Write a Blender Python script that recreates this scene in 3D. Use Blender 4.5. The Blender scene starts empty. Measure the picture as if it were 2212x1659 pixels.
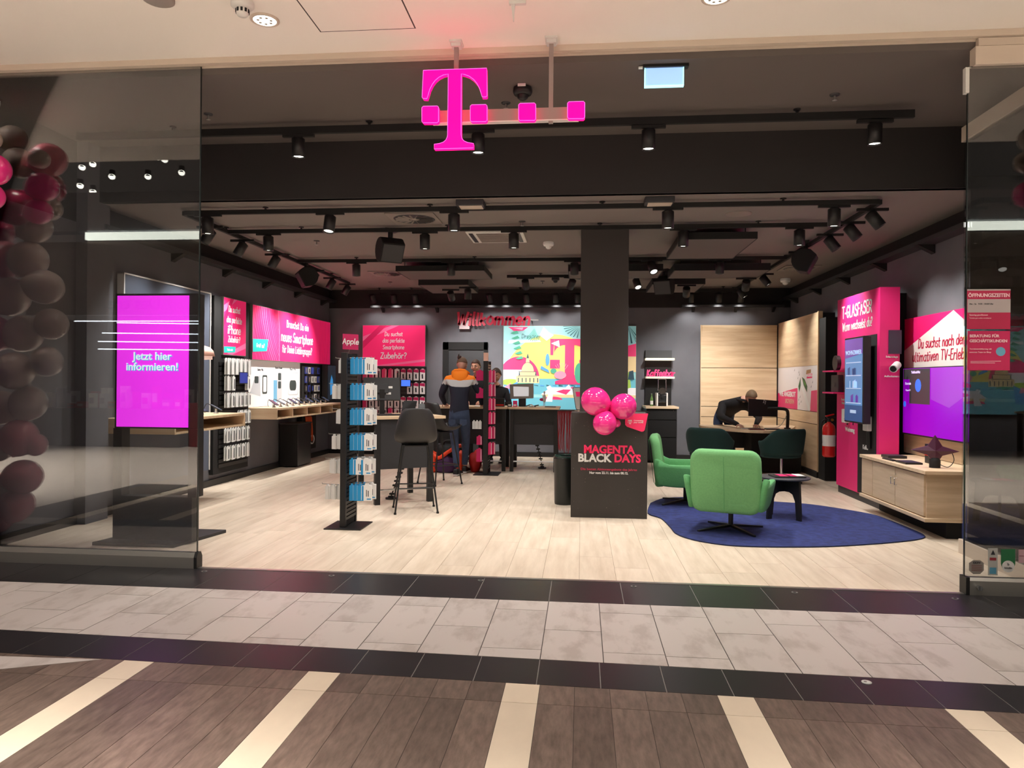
import bpy, bmesh, math, random
from mathutils import Vector, Matrix, Quaternion
random.seed(7)
SC = bpy.context.scene
COL = SC.collection
PI = math.pi

# ------------------------------------------------------------------ camera
CX, CY, F, CAMH = 1106.0, 822.72, 1571.13, 1.48
yaw, pit, rol = -0.0955812, 0.000745, 0.0078291
_cy, _sy, _cp, _sp, _cr, _sr = math.cos(yaw), math.sin(yaw), math.cos(pit), math.sin(pit), math.cos(rol), math.sin(rol)
FW = Vector((_sy*_cp, _cy*_cp, _sp)); RT = Vector((_cy, -_sy, 0)); UP = RT.cross(FW)
R2 = RT*_cr + UP*_sr; U2 = UP*_cr - RT*_sr
cam = bpy.data.objects.new('camera', bpy.data.cameras.new('camera'))
COL.objects.link(cam)
M3 = Matrix((R2, U2, -FW)).transposed()
cam.matrix_world = Matrix.Translation((0, 0, CAMH)) @ M3.to_4x4()
cam.data.sensor_width = 36.0; cam.data.sensor_fit = 'HORIZONTAL'
cam.data.lens = F/2212*36
cam.data.shift_y = (CY-829.5)/2212
cam.data.clip_start = 0.05; cam.data.clip_end = 100
SC.camera = cam
# ------------------------------------------------------------------ world + exposure
SC.view_settings.view_transform = 'Standard'
SC.view_settings.look = 'None'
SC.view_settings.gamma = 1.0
SC.view_settings.use_curve_mapping = False
SC.view_settings.exposure = 0.0
W = bpy.data.worlds.new('world'); SC.world = W; W.use_nodes = True
W.node_tree.nodes['Background'].inputs[0].default_value = (0.5, 0.42, 0.36, 1)
W.node_tree.nodes['Background'].inputs[1].default_value = 0.25
# lamp strengths (watts)
MALL_W = 103.0; SPOT_W = 40.0; WASH_W = 110.0; UPPER_W = 56.0

# ------------------------------------------------------------------ photo helper: pixel -> point on a real plane of the room
def ray(a, b): return FW + R2*((a-CX)/F) - U2*((b-CY)/F)
def atz(a, b, z=0.0):
    d = ray(a, b); return Vector((0, 0, CAMH)) + d*((z-CAMH)/d.z)
def aty(a, b, y):
    d = ray(a, b); return Vector((0, 0, CAMH)) + d*(y/d.y)
def atx(a, b, x):
    d = ray(a, b); return Vector((0, 0, CAMH)) + d*(x/d.x)

# ------------------------------------------------------------------ materials
def lin(c):
    def f(v):
        v /= 255.0
        return v/12.92 if v <= 0.04045 else ((v+0.055)/1.055)**2.4
    return (f(c[0]), f(c[1]), f(c[2]), 1.0)
MATS = {}
def mat(name, col, rough=0.5, metal=0.0, emit=0.0, noise=0.0, scale=(8, 8, 8), bump=0.0, rnd=0.0, col2=None, spec=0.5, ecol=None, objc=True, coat=0.0, ramp=(0.35, 0.65)):
    if name in MATS: return MATS[name]
    m = bpy.data.materials.new(name); m.use_nodes = True
    nt = m.node_tree; N = nt.nodes; L = nt.links
    b = N['Principled BSDF']
    c = lin(col)
    b.inputs['Base Color'].default_value = c
    b.inputs['Roughness'].default_value = rough
    b.inputs['Metallic'].default_value = metal
    b.inputs['Specular IOR Level'].default_value = spec
    b.inputs['Coat Weight'].default_value = coat
    if emit > 0:
        b.inputs['Emission Color'].default_value = lin(ecol or col)
        b.inputs['Emission Strength'].default_value = emit
    last = None
    if noise > 0 or col2 or bump > 0:
        tc = N.new('ShaderNodeTexCoord'); mp = N.new('ShaderNodeMapping'); mp.inputs['Scale'].default_value = scale
        oi = N.new('ShaderNodeObjectInfo')
        vm = N.new('ShaderNodeVectorMath'); vm.operation = 'MULTIPLY_ADD'
        L.new(oi.outputs['Random'], vm.inputs[0]); vm.inputs[1].default_value = (37, 53, 71)
        L.new(tc.outputs['Object'], vm.inputs[2]); L.new(vm.outputs[0], mp.inputs[0])
        nz = N.new('ShaderNodeTexNoise'); nz.inputs['Detail'].default_value = 6; nz.inputs['Roughness'].default_value = 0.6
        nz.inputs['Scale'].default_value = 1.0
        L.new(mp.outputs[0], nz.inputs['Vector'])
        if noise > 0 or col2:
            cr = N.new('ShaderNodeValToRGB')
            cr.color_ramp.elements[0].position = ramp[0]; cr.color_ramp.elements[1].position = ramp[1]
            c2 = lin(col2) if col2 else tuple(min(1, v*(1+noise)) for v in c[:3])+(1,)
            c1 = c if col2 else tuple(v*(1-noise) for v in c[:3])+(1,)
            cr.color_ramp.elements[0].color = c1; cr.color_ramp.elements[1].color = c2
            L.new(nz.outputs['Fac'], cr.inputs[0]); last = cr.outputs[0]
        if bump > 0:
            bp = N.new('ShaderNodeBump'); bp.inputs['Strength'].default_value = bump; bp.inputs['Distance'].default_value = 0.01
            L.new(nz.outputs['Fac'], bp.inputs['Height']); L.new(bp.outputs[0], b.inputs['Normal'])
    if rnd > 0:
        oi = N.new('ShaderNodeObjectInfo'); mr = N.new('ShaderNodeMapRange')
        mr.inputs['To Min'].default_value = 1-rnd; mr.inputs['To Max'].default_value = 1+rnd
        L.new(oi.outputs['Random'], mr.inputs['Value'])
        mx = N.new('ShaderNodeVectorMath'); mx.operation = 'SCALE'
        if last: L.new(last, mx.inputs[0])
        else: mx.inputs[0].default_value = c[:3]
        L.new(mr.outputs[0], mx.inputs['Scale']); last = mx.outputs[0]
    if last: L.new(last, b.inputs['Base Color'])
    MATS[name] = m
    return m

def glass_mat(name, refl, tint=(0.93, 0.95, 0.94), fres=1.5):
    m = bpy.data.materials.new(name); m.use_nodes = True
    nt = m.node_tree; N = nt.nodes; L = nt.links; N.clear()
    out = N.new('ShaderNodeOutputMaterial'); mx = N.new('ShaderNodeMixShader')
    tr = N.new('ShaderNodeBsdfTransparent'); tr.inputs[0].default_value = (*tint, 1)
    gl = N.new('ShaderNodeBsdfGlossy'); gl.inputs['Roughness'].default_value = 0.0
    fr = N.new('ShaderNodeFresnel'); fr.inputs[0].default_value = fres
    ma = N.new('ShaderNodeMath'); ma.operation = 'MULTIPLY'; ma.inputs[1].default_value = refl
    L.new(fr.outputs[0], ma.inputs[0]); L.new(ma.outputs[0], mx.inputs[0])
    L.new(tr.outputs[0], mx.inputs[1]); L.new(gl.outputs[0], mx.inputs[2]); L.new(mx.outputs[0], out.inputs[0])
    MATS[name] = m
    return m

# ------------------------------------------------------------------ mesh builder
class Hooks:
    def __init__(s): s.L = []
    def tube(s, P, r, n): s.L.append((P, r, n))
    def build(s, name, m, parent):
        for P, r, n in s.L: b = MB(); b.tube(P, r, n); b.build(name, m, parent)
class MB:
    def __init__(s): s.v = []; s.f = []; s.m = []; s.sm = []
    def add(s, vs, fs, m=0, smooth=False):
        o = len(s.v); s.v += [tuple(v) for v in vs]
        for f in fs: s.f.append(tuple(i+o for i in f)); s.m.append(m); s.sm.append(smooth)
        return s
    def box(s, x0, x1, y0, y1, z0, z1, m=0):
        return s.add([(x0,y0,z0),(x1,y0,z0),(x1,y1,z0),(x0,y1,z0),(x0,y0,z1),(x1,y0,z1),(x1,y1,z1),(x0,y1,z1)],
                     [(0,3,2,1),(4,5,6,7),(0,1,5,4),(1,2,6,5),(2,3,7,6),(3,0,4,7)], m)
    def obox(s, c, u, v, n, a, b, d, m=0):   # oriented box, half sizes a b d on axes u v n
        c, u, v, n = Vector(c), Vector(u), Vector(v), Vector(n); P = []
        for k in (-1, 1):
            for (i, j) in ((-1,-1),(1,-1),(1,1),(-1,1)): P.append(c+u*a*i+v*b*j+n*d*k)
        return s.add(P, [(0,3,2,1),(4,5,6,7),(0,1,5,4),(1,2,6,5),(2,3,7,6),(3,0,4,7)], m)
    def prism(s, pts, vec, m=0, smooth=False):
        n = len(pts); vec = Vector(vec); P = [Vector(p) for p in pts]
        s.add(P+[p+vec for p in P], [tuple(range(n-1, -1, -1)), tuple(range(n, 2*n))]+[(i, (i+1) % n, (i+1) % n+n, i+n) for i in range(n)], m, smooth)
        return s
    def poly(s, pts, m=0): return s.add(pts, [tuple(range(len(pts)))], m)
    def tube(s, pts, r, n=8, m=0, r1=None, cap=True, smooth=True):
        P = [Vector(p) for p in pts]; k = len(P); ring = []
        prev = None
        for i in range(k):
            t = (P[min(i+1, k-1)]-P[max(i-1, 0)])
            t = t.normalized() if t.length > 1e-9 else Vector((0, 0, 1))
            if prev is None:
                a = Vector((0, 0, 1)) if abs(t.z) < 0.9 else Vector((1, 0, 0))
                u = t.cross(a).normalized()
            else:
                u = (prev - t*prev.dot(t)); u = u.normalized() if u.length > 1e-6 else t.orthogonal().normalized()
            w = t.cross(u); prev = u
            if callable(r): rr = r(i/(k-1))
            elif r1 is not None: rr = r+(r1-r)*i/(k-1)
            else: rr = r
            ring += [P[i]+u*rr*math.cos(2*PI*j/n)+w*rr*math.sin(2*PI*j/n) for j in range(n)]
        fs = [(i*n+j, i*n+(j+1) % n, (i+1)*n+(j+1) % n, (i+1)*n+j) for i in range(k-1) for j in range(n)]
        s.add(ring, fs, m, smooth)
        if cap:
            s.add([ring[j] for j in range(n)], [tuple(range(n-1, -1, -1))], m)
            s.add([ring[(k-1)*n+j] for j in range(n)], [tuple(range(n))], m)
        return s
    def cyl(s, p0, p1, r, n=20, m=0, r1=None, cap=True): return s.tube([p0, p1], r, n, m, r1, cap)
    def lathe(s, prof, c, n=24, m=0, axis=None, smooth=True):   # prof [(r, h)], around axis from c
        c = Vector(c); ax = Vector(axis).normalized() if axis else Vector((0, 0, 1))
        u = ax.orthogonal().normalized(); w = ax.cross(u); V = []
        for r, h in prof: V += [c+ax*h+u*r*math.cos(2*PI*j/n)+w*r*math.sin(2*PI*j/n) for j in range(n)]
        k = len(prof)
        s.add(V, [(i*n+j, i*n+(j+1) % n, (i+1)*n+(j+1) % n, (i+1)*n+j) for i in range(k-1) for j in range(n)], m, smooth)
        if prof[0][0] > 1e-4: s.add(V[:n], [tuple(range(n-1, -1, -1))], m)
        if prof[-1][0] > 1e-4: s.add(V[-n:], [tuple(range(n))], m)
        return s
    def ell(s, c, rx, ry, rz, m=0, n=16, k=10, M=None, fn=None):
        c = Vector(c); V = []
        for i in range(k+1):
            th = PI*i/k
            for j in range(n):
                ph = 2*PI*j/n
                p = Vector((math.sin(th)*math.cos(ph), math.sin(th)*math.sin(ph), math.cos(th)))
                if fn: p = fn(p)
                p = Vector((p.x*rx, p.y*ry, p.z*rz))
                V.append(c+(M @ p if M else p))
        s.add(V, [(i*n+j, (i+1)*n+j, (i+1)*n+(j+1) % n, i*n+(j+1) % n) for i in range(k) for j in range(n)], m, True)
        return s
    def build(s, name, mats, parent=None, world=True, bev=0.0, seg=2, merge=False):
        me = bpy.data.meshes.new(name)
        V = s.v
        if parent is not None and world:
            inv = pinv(parent); V = [tuple(inv @ Vector(v)) for v in V]
        me.from_pydata(V, [], s.f)
        if not isinstance(mats, (list, tuple)): mats = [mats]
        for m in mats: me.materials.append(m)
        me.polygons.foreach_set('material_index', s.m)
        me.polygons.foreach_set('use_smooth', s.sm)
        me.update()
        if merge:
            bm = bmesh.new(); bm.from_mesh(me); bmesh.ops.remove_doubles(bm, verts=bm.verts, dist=1e-5)
            bmesh.ops.recalc_face_normals(bm, faces=bm.faces); bm.to_mesh(me); bm.free()
        o = bpy.data.objects.new(name, me); COL.objects.link(o)
        if parent is not None: o.parent = parent
        if bev > 0:
            md = o.modifiers.new('bevel', 'BEVEL'); md.width = bev; md.segments = seg; md.limit_method = 'ANGLE'; md.angle_limit = 0.7
            md.harden_normals = False
        return o
def pinv(o):
    M = Matrix.Identity(4)
    while o is not None:
        M = Matrix.LocRotScale(o.location, o.rotation_euler, o.scale) @ M; o = o.parent
    return M.inverted()
def tag(o, label=None, cat=None, group=None, kind=None):
    if label: o['label'] = label
    if cat: o['category'] = cat
    if group: o['group'] = group
    if kind: o['kind'] = kind
    return o
def thing(name, loc, label, cat, group=None, rz=0.0):
    o = bpy.data.objects.new(name, None); COL.objects.link(o); o.empty_display_size = 0.1
    o.location = loc; o.rotation_euler = (0, 0, rz); tag(o, label, cat, group)
    return o
def struct(o, label=None): return tag(o, label, None, None, 'structure')
def kids(o): return [c for c in bpy.data.objects if c.parent == o]
CH = {}
def dup(root, loc=None, rz=None, label=None, group=None):
    if root not in CH: CH[root] = [(c, kids(c)) for c in kids(root)]
    r = root.copy(); COL.objects.link(r)
    if loc is not None: r.location = loc
    if rz is not None: r.rotation_euler = (r.rotation_euler[0], r.rotation_euler[1], rz)
    if label: r['label'] = label
    if group: r['group'] = group
    for ch, gs in CH[root]:
        c = ch.copy(); COL.objects.link(c); c.parent = r
        for g in gs:
            d = g.copy(); COL.objects.link(d); d.parent = c
    return r

class Fr:   # a flat frame on a real surface: origin o, u = right as read, w = up, n = towards the reader
    def __init__(s, o, u, n, w=(0, 0, 1)): s.o, s.u, s.n, s.w = Vector(o), Vector(u).normalized(), Vector(n).normalized(), Vector(w).normalized()
    def __call__(s, a, b, c=0.0): return s.o+s.u*a+s.w*b+s.n*c
    def box(s, mb, a0, a1, b0, b1, c0, c1, m=0):
        mb.obox(s((a0+a1)/2, (b0+b1)/2, (c0+c1)/2), s.u, s.w, s.n, (a1-a0)/2, (b1-b0)/2, (c1-c0)/2, m)
    def poly(s, mb, pts, c=0.002, m=0): mb.poly([s(a, b, c) for a, b in pts], m)
    def pris(s, mb, pts, c0, c1, m=0): mb.prism([s(a, b, c0) for a, b in pts], s.n*(c1-c0), m)
def front(x, y, z): return Fr((x, y, z), (1, 0, 0), (0, -1, 0))
def left_wall(y, z, x=-5.0): return Fr((x, y, z), (0, 1, 0), (1, 0, 0))
def right_wall(y, z, x=3.9): return Fr((x, y, z), (0, -1, 0), (-1, 0, 0))
def circ(a, b, r, n=20, a0=0, a1=2*PI, ry=None):
    ry = ry or r
    full = abs(a1-a0-2*PI) < 1e-6
    return [(a+r*math.cos(a0+(a1-a0)*i/(n if full else n-1)), b+ry*math.sin(a0+(a1-a0)*i/(n if full else n-1))) for i in range(n)]
def rrect(a0, a1, b0, b1, r, n=5):
    P = []
    for (x, y, s) in ((a1-r, b1-r, 0), (a0+r, b1-r, 1), (a0+r, b0+r, 2), (a1-r, b0+r, 3)):
        P += [(x+r*math.cos(PI/2*(s+i/(n-1))), y+r*math.sin(PI/2*(s+i/(n-1)))) for i in range(n)]
    return P

# ------------------------------------------------------------------ block lettering (built-in font)
def text(body, fr, a, b, h, m, parent, align='CENTER', bold=0.0, name='lettering', ext=0.001, c=0.003, wid=None, shear=0.0, line=1.0):
    cu = bpy.data.curves.new(name, 'FONT'); cu.body = body; cu.size = h*1.37
    cu.align_x = align; cu.align_y = 'BOTTOM_BASELINE' if False else 'BOTTOM'
    cu.offset = bold*h; cu.extrude = ext; cu.shear = shear; cu.space_line = line; cu.resolution_u = 3
    cu.materials.append(m)
    o = bpy.data.objects.new(name, cu); COL.objects.link(o)
    R = Matrix((fr.u, fr.w, fr.n)).transposed().to_4x4()
    Mw = Matrix.Translation(fr(a, b, c)) @ R
    if wid: Mw = Mw @ Matrix.Diagonal((wid, 1, 1, 1))
    if parent is not None:
        o.parent = parent; Mw = pinv(parent) @ Mw
    o.matrix_basis = Mw
    return o

# ------------------------------------------------------------------ hand lettering: single-stroke brush alphabet
G = {
'a':(58,"50,52 28,62 6,40 8,10 28,0 48,18 50,52;50,62 50,10 58,0"),'b':(56,"8,100 8,0;8,40 30,62 50,45 50,15 30,0 8,12"),
'c':(50,"46,52 26,62 6,40 8,12 28,0 46,10"),'d':(58,"50,50 25,62 6,40 8,10 28,0 50,18;50,100 50,0"),
'e':(54,"8,32 48,34 40,58 22,62 6,40 8,12 28,0 48,12"),'f':(42,"42,95 26,100 18,80 18,0;4,60 38,62"),
'g':(58,"50,52 25,62 6,40 8,12 28,2 50,20;50,60 50,-20 30,-32 8,-22"),'h':(56,"8,100 8,0;8,40 28,62 46,50 48,0"),
'i':(20,"10,60 10,0;9,84 11,90"),'k':(52,"8,100 8,0;44,60 10,28;18,34 48,0"),'l':(24,"10,100 10,8 20,0"),
'm':(84,"8,62 8,0;8,42 24,62 38,50 40,0;40,42 58,62 72,50 74,0"),'n':(56,"8,62 8,0;8,42 28,62 46,50 48,0"),
'o':(58,"29,62 8,45 8,15 29,0 50,15 50,45 29,62"),'p':(56,"8,60 8,-30;8,42 30,62 50,45 50,15 30,0 8,12"),
'r':(42,"8,62 8,0;8,40 22,60 40,58"),'s':(46,"42,54 24,62 8,50 14,36 34,28 42,14 26,0 6,8"),
't':(40,"18,90 18,12 26,0 36,6;4,60 36,62"),'u':(56,"8,62 8,14 24,0 46,16;48,62 48,0"),'v':(50,"6,62 24,0;24,0 46,62"),
'w':(76,"6,62 20,0;20,0 38,50;38,50 54,0;54,0 70,62"),'z':(50,"6,60 44,60;44,60 6,2;6,2 46,2"),
'?':(48,"6,84 20,100 42,86 38,64 22,48 22,28;22,6 22,1"),'-':(40,"6,42 34,42"),' ':(34,""),
'A':(66,"4,0 32,100;32,100 60,0;14,34 52,36"),'B':(60,"8,0 8,100;8,98 44,92 40,58 8,54;8,54 52,46 48,8 8,0"),
'D':(66,"8,100 8,0;4,100 46,90 58,50 44,8 4,0"),'E':(54,"8,0 8,100;8,100 48,100;8,54 40,54;8,0 50,0"),
'F':(52,"8,0 8,100;8,100 48,100;8,54 40,54"),'G':(66,"56,84 34,100 8,70 10,20 34,0 56,20 56,44;56,44 36,44"),
'K':(62,"8,100 8,0;52,100 10,46;18,54 56,0"),'L':(52,"8,100 8,0;8,0 48,0"),'M':(84,"8,0 14,100;14,100 40,30;40,30 66,100;66,100 74,0"),
'P':(58,"8,0 8,100;8,98 50,90 48,52 8,46"),'R':(60,"8,0 8,100;8,98 50,90 46,54 8,50;22,50 54,0"),
'S':(58,"52,88 30,100 8,80 14,58 42,46 50,20 28,0 4,12"),'T':(62,"2,100 60,100;30,100 30,0"),'V':(62,"4,100 30,0;30,0 58,100"),
'W':(96,"4,100 24,0;24,0 48,80;48,80 68,0;68,0 92,100"),'Z':(60,"6,100 54,100;54,100 6,2;6,2 56,2"),'I':(20,"10,100 10,0"),
}
G['ö'] = (58, G['o'][1]+";18,82 19,88;40,82 41,88"); G['ü'] = (56, G['u'][1]+";16,82 17,88;38,82 39,88")
def hand(mb, body, fr, a, b, h, sw=0.11, m=0, wid=1.0, slant=0.08, c0=0.001, c1=0.004, align='C', jit=0.03, nsub=4, fit=None):
    if fit: wid = fit/(sum(G[ch][0]+8 for ch in body)/100*h)
    rr = random.Random(len(body)*7+ord(body[0]))
    tot = sum(G[ch][0]+8 for ch in body)/100*h*wid
    x = a-(tot/2 if align == 'C' else 0)
    for ch in body:
        w, st = G[ch]; dy = rr.uniform(-jit, jit)*h; k = h*(1+rr.uniform(-jit, jit))
        for s in st.split(';'):
            if not s: continue
            P = [tuple(float(t)/100 for t in q.split(',')) for q in s.split()]
            Q = []
            if len(P) > 2:
                for i in range(len(P)-1):
                    p0 = P[max(i-1, 0)]; p1 = P[i]; p2 = P[i+1]; p3 = P[min(i+2, len(P)-1)]
                    for j in range(nsub):
                        t = j/nsub
                        Q.append(tuple(0.5*((2*p1[q])+(-p0[q]+p2[q])*t+(2*p0[q]-5*p1[q]+4*p2[q]-p3[q])*t*t+(-p0[q]+3*p1[q]-3*p2[q]+p3[q])*t**3) for q in (0, 1)))
                Q.append(P[-1])
            else: Q = P
            Q = [(x+(q[0]*wid+q[1]*slant)*k, b+dy+q[1]*k) for q in Q]
            hw = sw*h/2; n = len(Q); L_ = []; R_ = []
            for i in range(n):
                t = Vector((Q[min(i+1, n-1)][0]-Q[max(i-1, 0)][0], Q[min(i+1, n-1)][1]-Q[max(i-1, 0)][1]))
                t = t.normalized() if t.length > 1e-9 else Vector((1, 0))
                e = -t*hw*0.6 if i == 0 else (t*hw*0.6 if i == n-1 else Vector((0, 0)))
                L_.append((Q[i][0]-t.y*hw+e.x, Q[i][1]+t.x*hw+e.y)); R_.append((Q[i][0]+t.y*hw+e.x, Q[i][1]-t.x*hw+e.y))
            V = [fr(p[0], p[1], c1) for p in L_]+[fr(p[0], p[1], c1) for p in R_]+[fr(p[0], p[1], c0) for p in L_]+[fr(p[0], p[1], c0) for p in R_]
            fs = []
            for i in range(n-1): fs += [(i, n+i, n+i+1, i+1), (2*n+i, i, i+1, 2*n+i+1), (n+i, 3*n+i, 3*n+i+1, n+i+1)]
            fs += [(0, 2*n, 3*n, n), (n-1, 2*n-1, 4*n-1, 3*n-1)]
            mb.add(V, fs, m)
        x += (w+8)/100*h*wid
    return x
def curve_pts(pts, k=6):
    P = [Vector(p) for p in pts]; Q = []
    for i in range(len(P)-1):
        p0 = P[max(i-1, 0)]; p1 = P[i]; p2 = P[i+1]; p3 = P[min(i+2, len(P)-1)]
        for j in range(k):
            t = j/k; Q.append(0.5*((2*p1)+(p2-p0)*t+(2*p0-5*p1+4*p2-p3)*t*t+(3*p1-p0-3*p2+p3)*t**3))
    return Q+[P[-1]]
# ------------------------------------------------------------------ palette
M_wall = mat('wall_grey', (102, 102, 108), 0.75, noise=0.05, scale=(3, 3, 3))
M_blackpaint = mat('soffit_black', (34, 30, 30), 0.85)
M_ceil = mat('ceiling_taupe', (124, 116, 112), 0.85)
M_ceil2 = mat('upper_ceiling', (96, 88, 84), 0.85)
M_bulk = mat('bulkhead', (42, 38, 38), 0.8)
M_column = mat('column_paint', (60, 55, 53), 0.7)
M_black = mat('black_metal', (24, 23, 24), 0.45)
M_blackm = mat('black_matt', (18, 17, 17), 0.8)
M_char = mat('charcoal', (46, 46, 49), 0.5)
M_mallceil = mat('mall_ceiling_paint', (238, 232, 224), 0.9)
M_beige = mat('beige_profile', (205, 190, 174), 0.5)
M_alu = mat('aluminium', (150, 148, 143), 0.38, 0.6)
M_white = mat('white_plastic', (235, 235, 233), 0.45)
M_offw = mat('off_white', (214, 212, 208), 0.5)
M_chrome = mat('chrome', (210, 210, 212), 0.12, 1.0)
M_oak = mat('light_oak', (196, 170, 138), 0.5, scale=(1.2, 1.2, 22), col2=(214, 190, 160), bump=0.05)
M_oakx = mat('oak_top', (214, 184, 148), 0.42, scale=(1.5, 18, 18), col2=(228, 203, 170))
M_panelwood = mat('panel_oak', (206, 174, 136), 0.5, scale=(1.1, 1.1, 13), col2=(226, 200, 164), rnd=0.03, bump=0.04)
M_mag = mat('magenta', (226, 28, 110), 0.45)
M_magd = mat('magenta_deep', (190, 20, 90), 0.5)
M_banner = mat('banner_magenta', (232, 34, 104), 0.6, emit=0.42)
M_bannerl = mat('banner_pink_light', (246, 110, 160), 0.6, emit=0.2)
M_bannerd = mat('banner_magenta_dark', (196, 18, 84), 0.6, emit=0.4)
M_litwhite = mat('lit_white', (238, 234, 234), 0.6, emit=0.12)
M_teal = mat('teal_print', (32, 178, 170), 0.6, emit=0.4)
M_ink = mat('dark_ink', (40, 42, 48), 0.6)
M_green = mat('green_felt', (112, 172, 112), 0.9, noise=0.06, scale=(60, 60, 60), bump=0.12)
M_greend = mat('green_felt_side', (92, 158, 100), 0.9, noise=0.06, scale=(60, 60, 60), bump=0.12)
M_dgreen = mat('dark_teal_fabric', (14, 52, 50), 0.85, noise=0.06, scale=(80, 80, 80))
M_rug = mat('navy_rug', (40, 50, 104), 0.98, noise=0.28, scale=(14, 14, 14), bump=0.4)
M_blue = mat('package_blue', (30, 146, 206), 0.4)
M_pinkbox = mat('package_pink', (224, 40, 110), 0.4)
M_red = mat('extinguisher_red', (214, 30, 26), 0.3, coat=0.5)
M_balloon = mat('balloon_magenta', (240, 48, 138), 0.12, coat=0.6, spec=0.7)
M_skin = mat('skin', (205, 150, 124), 0.55)
M_glass = glass_mat('window_glass', 1.6, (0.86, 0.87, 0.87))
M_glass2 = glass_mat('leaf_glass', 1.0, (0.9, 0.92, 0.92))
M_shopfloor = mat('pale_plank', (204, 186, 164), 0.42, scale=(14, 1.6, 1), col2=(228, 212, 192), rnd=0.05, ramp=(0.3, 0.7))
M_grout = mat('plank_gap', (150, 126, 100), 0.9)
M_dark1 = mat('dark_tile', (38, 35, 37), 0.34, rnd=0.08, noise=0.06, scale=(5, 5, 5))
M_groutl = mat('light_grout', (140, 136, 132), 0.9)
M_groutd = mat('dark_grout', (70, 64, 60), 0.9)
M_pale = mat('pale_stone_tile', (176, 166, 160), 0.42, scale=(7, 3, 1), col2=(196, 187, 182), rnd=0.04, ramp=(0.36, 0.5))
M_cream = mat('cream_tile', (222, 206, 184), 0.42, noise=0.04, scale=(6, 3, 1), rnd=0.03)
M_brown = mat('brown_wood_tile', (90, 75, 66), 0.42, scale=(38, 9, 1), col2=(124, 106, 95), rnd=0.22, ramp=(0.3, 0.7), bump=0.1)
E_lamp = mat('lamp_lens', (255, 250, 235), 0.4, emit=9.0)
E_wash = mat('lamp_lens_soft', (255, 250, 240), 0.4, emit=3.0)

# ------------------------------------------------------------------ mall floor
def tile(x0, x1, ya, yb, m, parent, name='tile', g=0.0025, zt=0.0, th=0.006, rot=False):
    # ya, yb functions of x (bands run very slightly askew)
    P = [(x0+g, ya(x0+g)+g), (x1-g, ya(x1-g)+g), (x1-g, yb(x1-g)-g), (x0+g, yb(x0+g)-g)]
    cx, cy = (x0+x1)/2, (ya(cx_(x0, x1))+yb(cx_(x0, x1)))/2
    mb = MB(); mb.prism([(p[0]-cx, p[1]-cy, zt-th) for p in P], (0, 0, th), 0)
    o = mb.build(name, m, parent, world=False); o.location = (cx, cy, 0)
    return o
def cx_(a, b): return (a+b)/2
mall = struct(MB().box(-13, 13, -6.5, 5.44, -0.06, -0.008).build('floor', [mat('mall_floor_beyond', (196, 184, 172), 0.4, noise=0.06, scale=(2, 1, 1))]), 'mall floor of tile bands and brown planks')  # floor beyond the bands is coloured pale to bounce light upwards
yA = lambda x: 5.44; yB = lambda x: 4.905; yC = lambda x: 3.87-0.028*x; yD = lambda x: 3.545-0.028*x; yE = lambda x: 3.335-0.02*x
sub = MB()
def band(mb, a, b, m): mb.prism([(-6.2, b(-6.2), -0.0079), (6.2, b(6.2), -0.0079), (6.2, a(6.2), -0.0079), (-6.2, a(-6.2), -0.0079)], (0, 0, 0.0059), m)
band(sub, yA, yB, 0); band(sub, yB, yC, 1); band(sub, yC, yD, 0); band(sub, yD, lambda x: 1.2, 1)
sub.build('grout', [M_groutl, M_groutd], mall)
for i in range(-12, 12):
    x = -0.21+0.503*i; tile(x, x+0.503, yB, yA, M_dark1, mall)
for i in range(-16, 14):
    x = -0.21+0.3135*i; tile(x, x+0.3135, yD, yC, M_dark1, mall)
for i in range(-15, 13):
    x = -0.21+0.3365*i; off = (0.18, 0.53, 0.22, 0.5, 0.3)[i % 5] if i > 1 else (0.2 if i % 2 else 0.56)
    cuts = [4.905-off]
    while cuts[-1]-0.69 > 3.95: cuts.append(cuts[-1]-0.69)
    ys = [yB]+[(lambda x, c=c: c) for c in cuts]+[yC]
    for a, b in zip(ys[1:], ys[:-1]): tile(x, x+0.3365, a, b, M_pale, mall)
for i in range(-5, 6):
    x = -0.36+1.01*i
    for k in range(6):
        xa = x+0.1683*k; m = M_cream if k == 0 else M_brown
        tile(xa, xa+0.1683, yE, yD, m, mall, 'plank', g=0.0012)
        if -4.3 < xa < 3.9: tile(xa, xa+0.1683, lambda x: 2.15+0.0*x, yE, m, mall, 'plank', g=0.0012)
        else: tile(xa, xa+0.1683, lambda x: 1.2, yE, m, mall, 'plank', g=0.0012)
w = MB(); p = [atz(-60, 1416), atz(218, 1425), atz(-60, 1452)]
w.prism([(q.x, q.y, 0.0) for q in reversed(p)], (0, 0, 0.002)); w.build('tile', M_pale, mall)
# ------------------------------------------------------------------ shop floor
shop = struct(MB().box(-5.3, 4.2, 5.46, 14.5, -0.06, -0.003).build('floor', M_grout), 'pale plank floor of the shop')
for i in range(34):
    x = -5.3+0.2775*i+0.02; x1 = min(x+0.2775, 4.2); rr = random.Random(i); y = 5.462-rr.random()*1.5
    while y < 14.3:
        L = 1.75; a = max(y, 5.462); b = min(y+L, 14.3)
        if b-a > 0.05:
            o = MB().box(-(x1-x)/2+0.0012, (x1-x)/2-0.0012, -(b-a)/2+0.0012, (b-a)/2-0.0012, -0.003, 0.0).build('plank', M_shopfloor, shop, world=False)
            o.location = ((x+x1)/2, (a+b)/2, 0)
        y += L
tr = MB(); tr.box(-5.3, 4.2, 5.425, 5.462, -0.006, 0.004)
struct(tr.build('trim_1', mat('threshold_steel', (190, 185, 178), 0.3, 0.9)), 'metal threshold strip')
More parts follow.
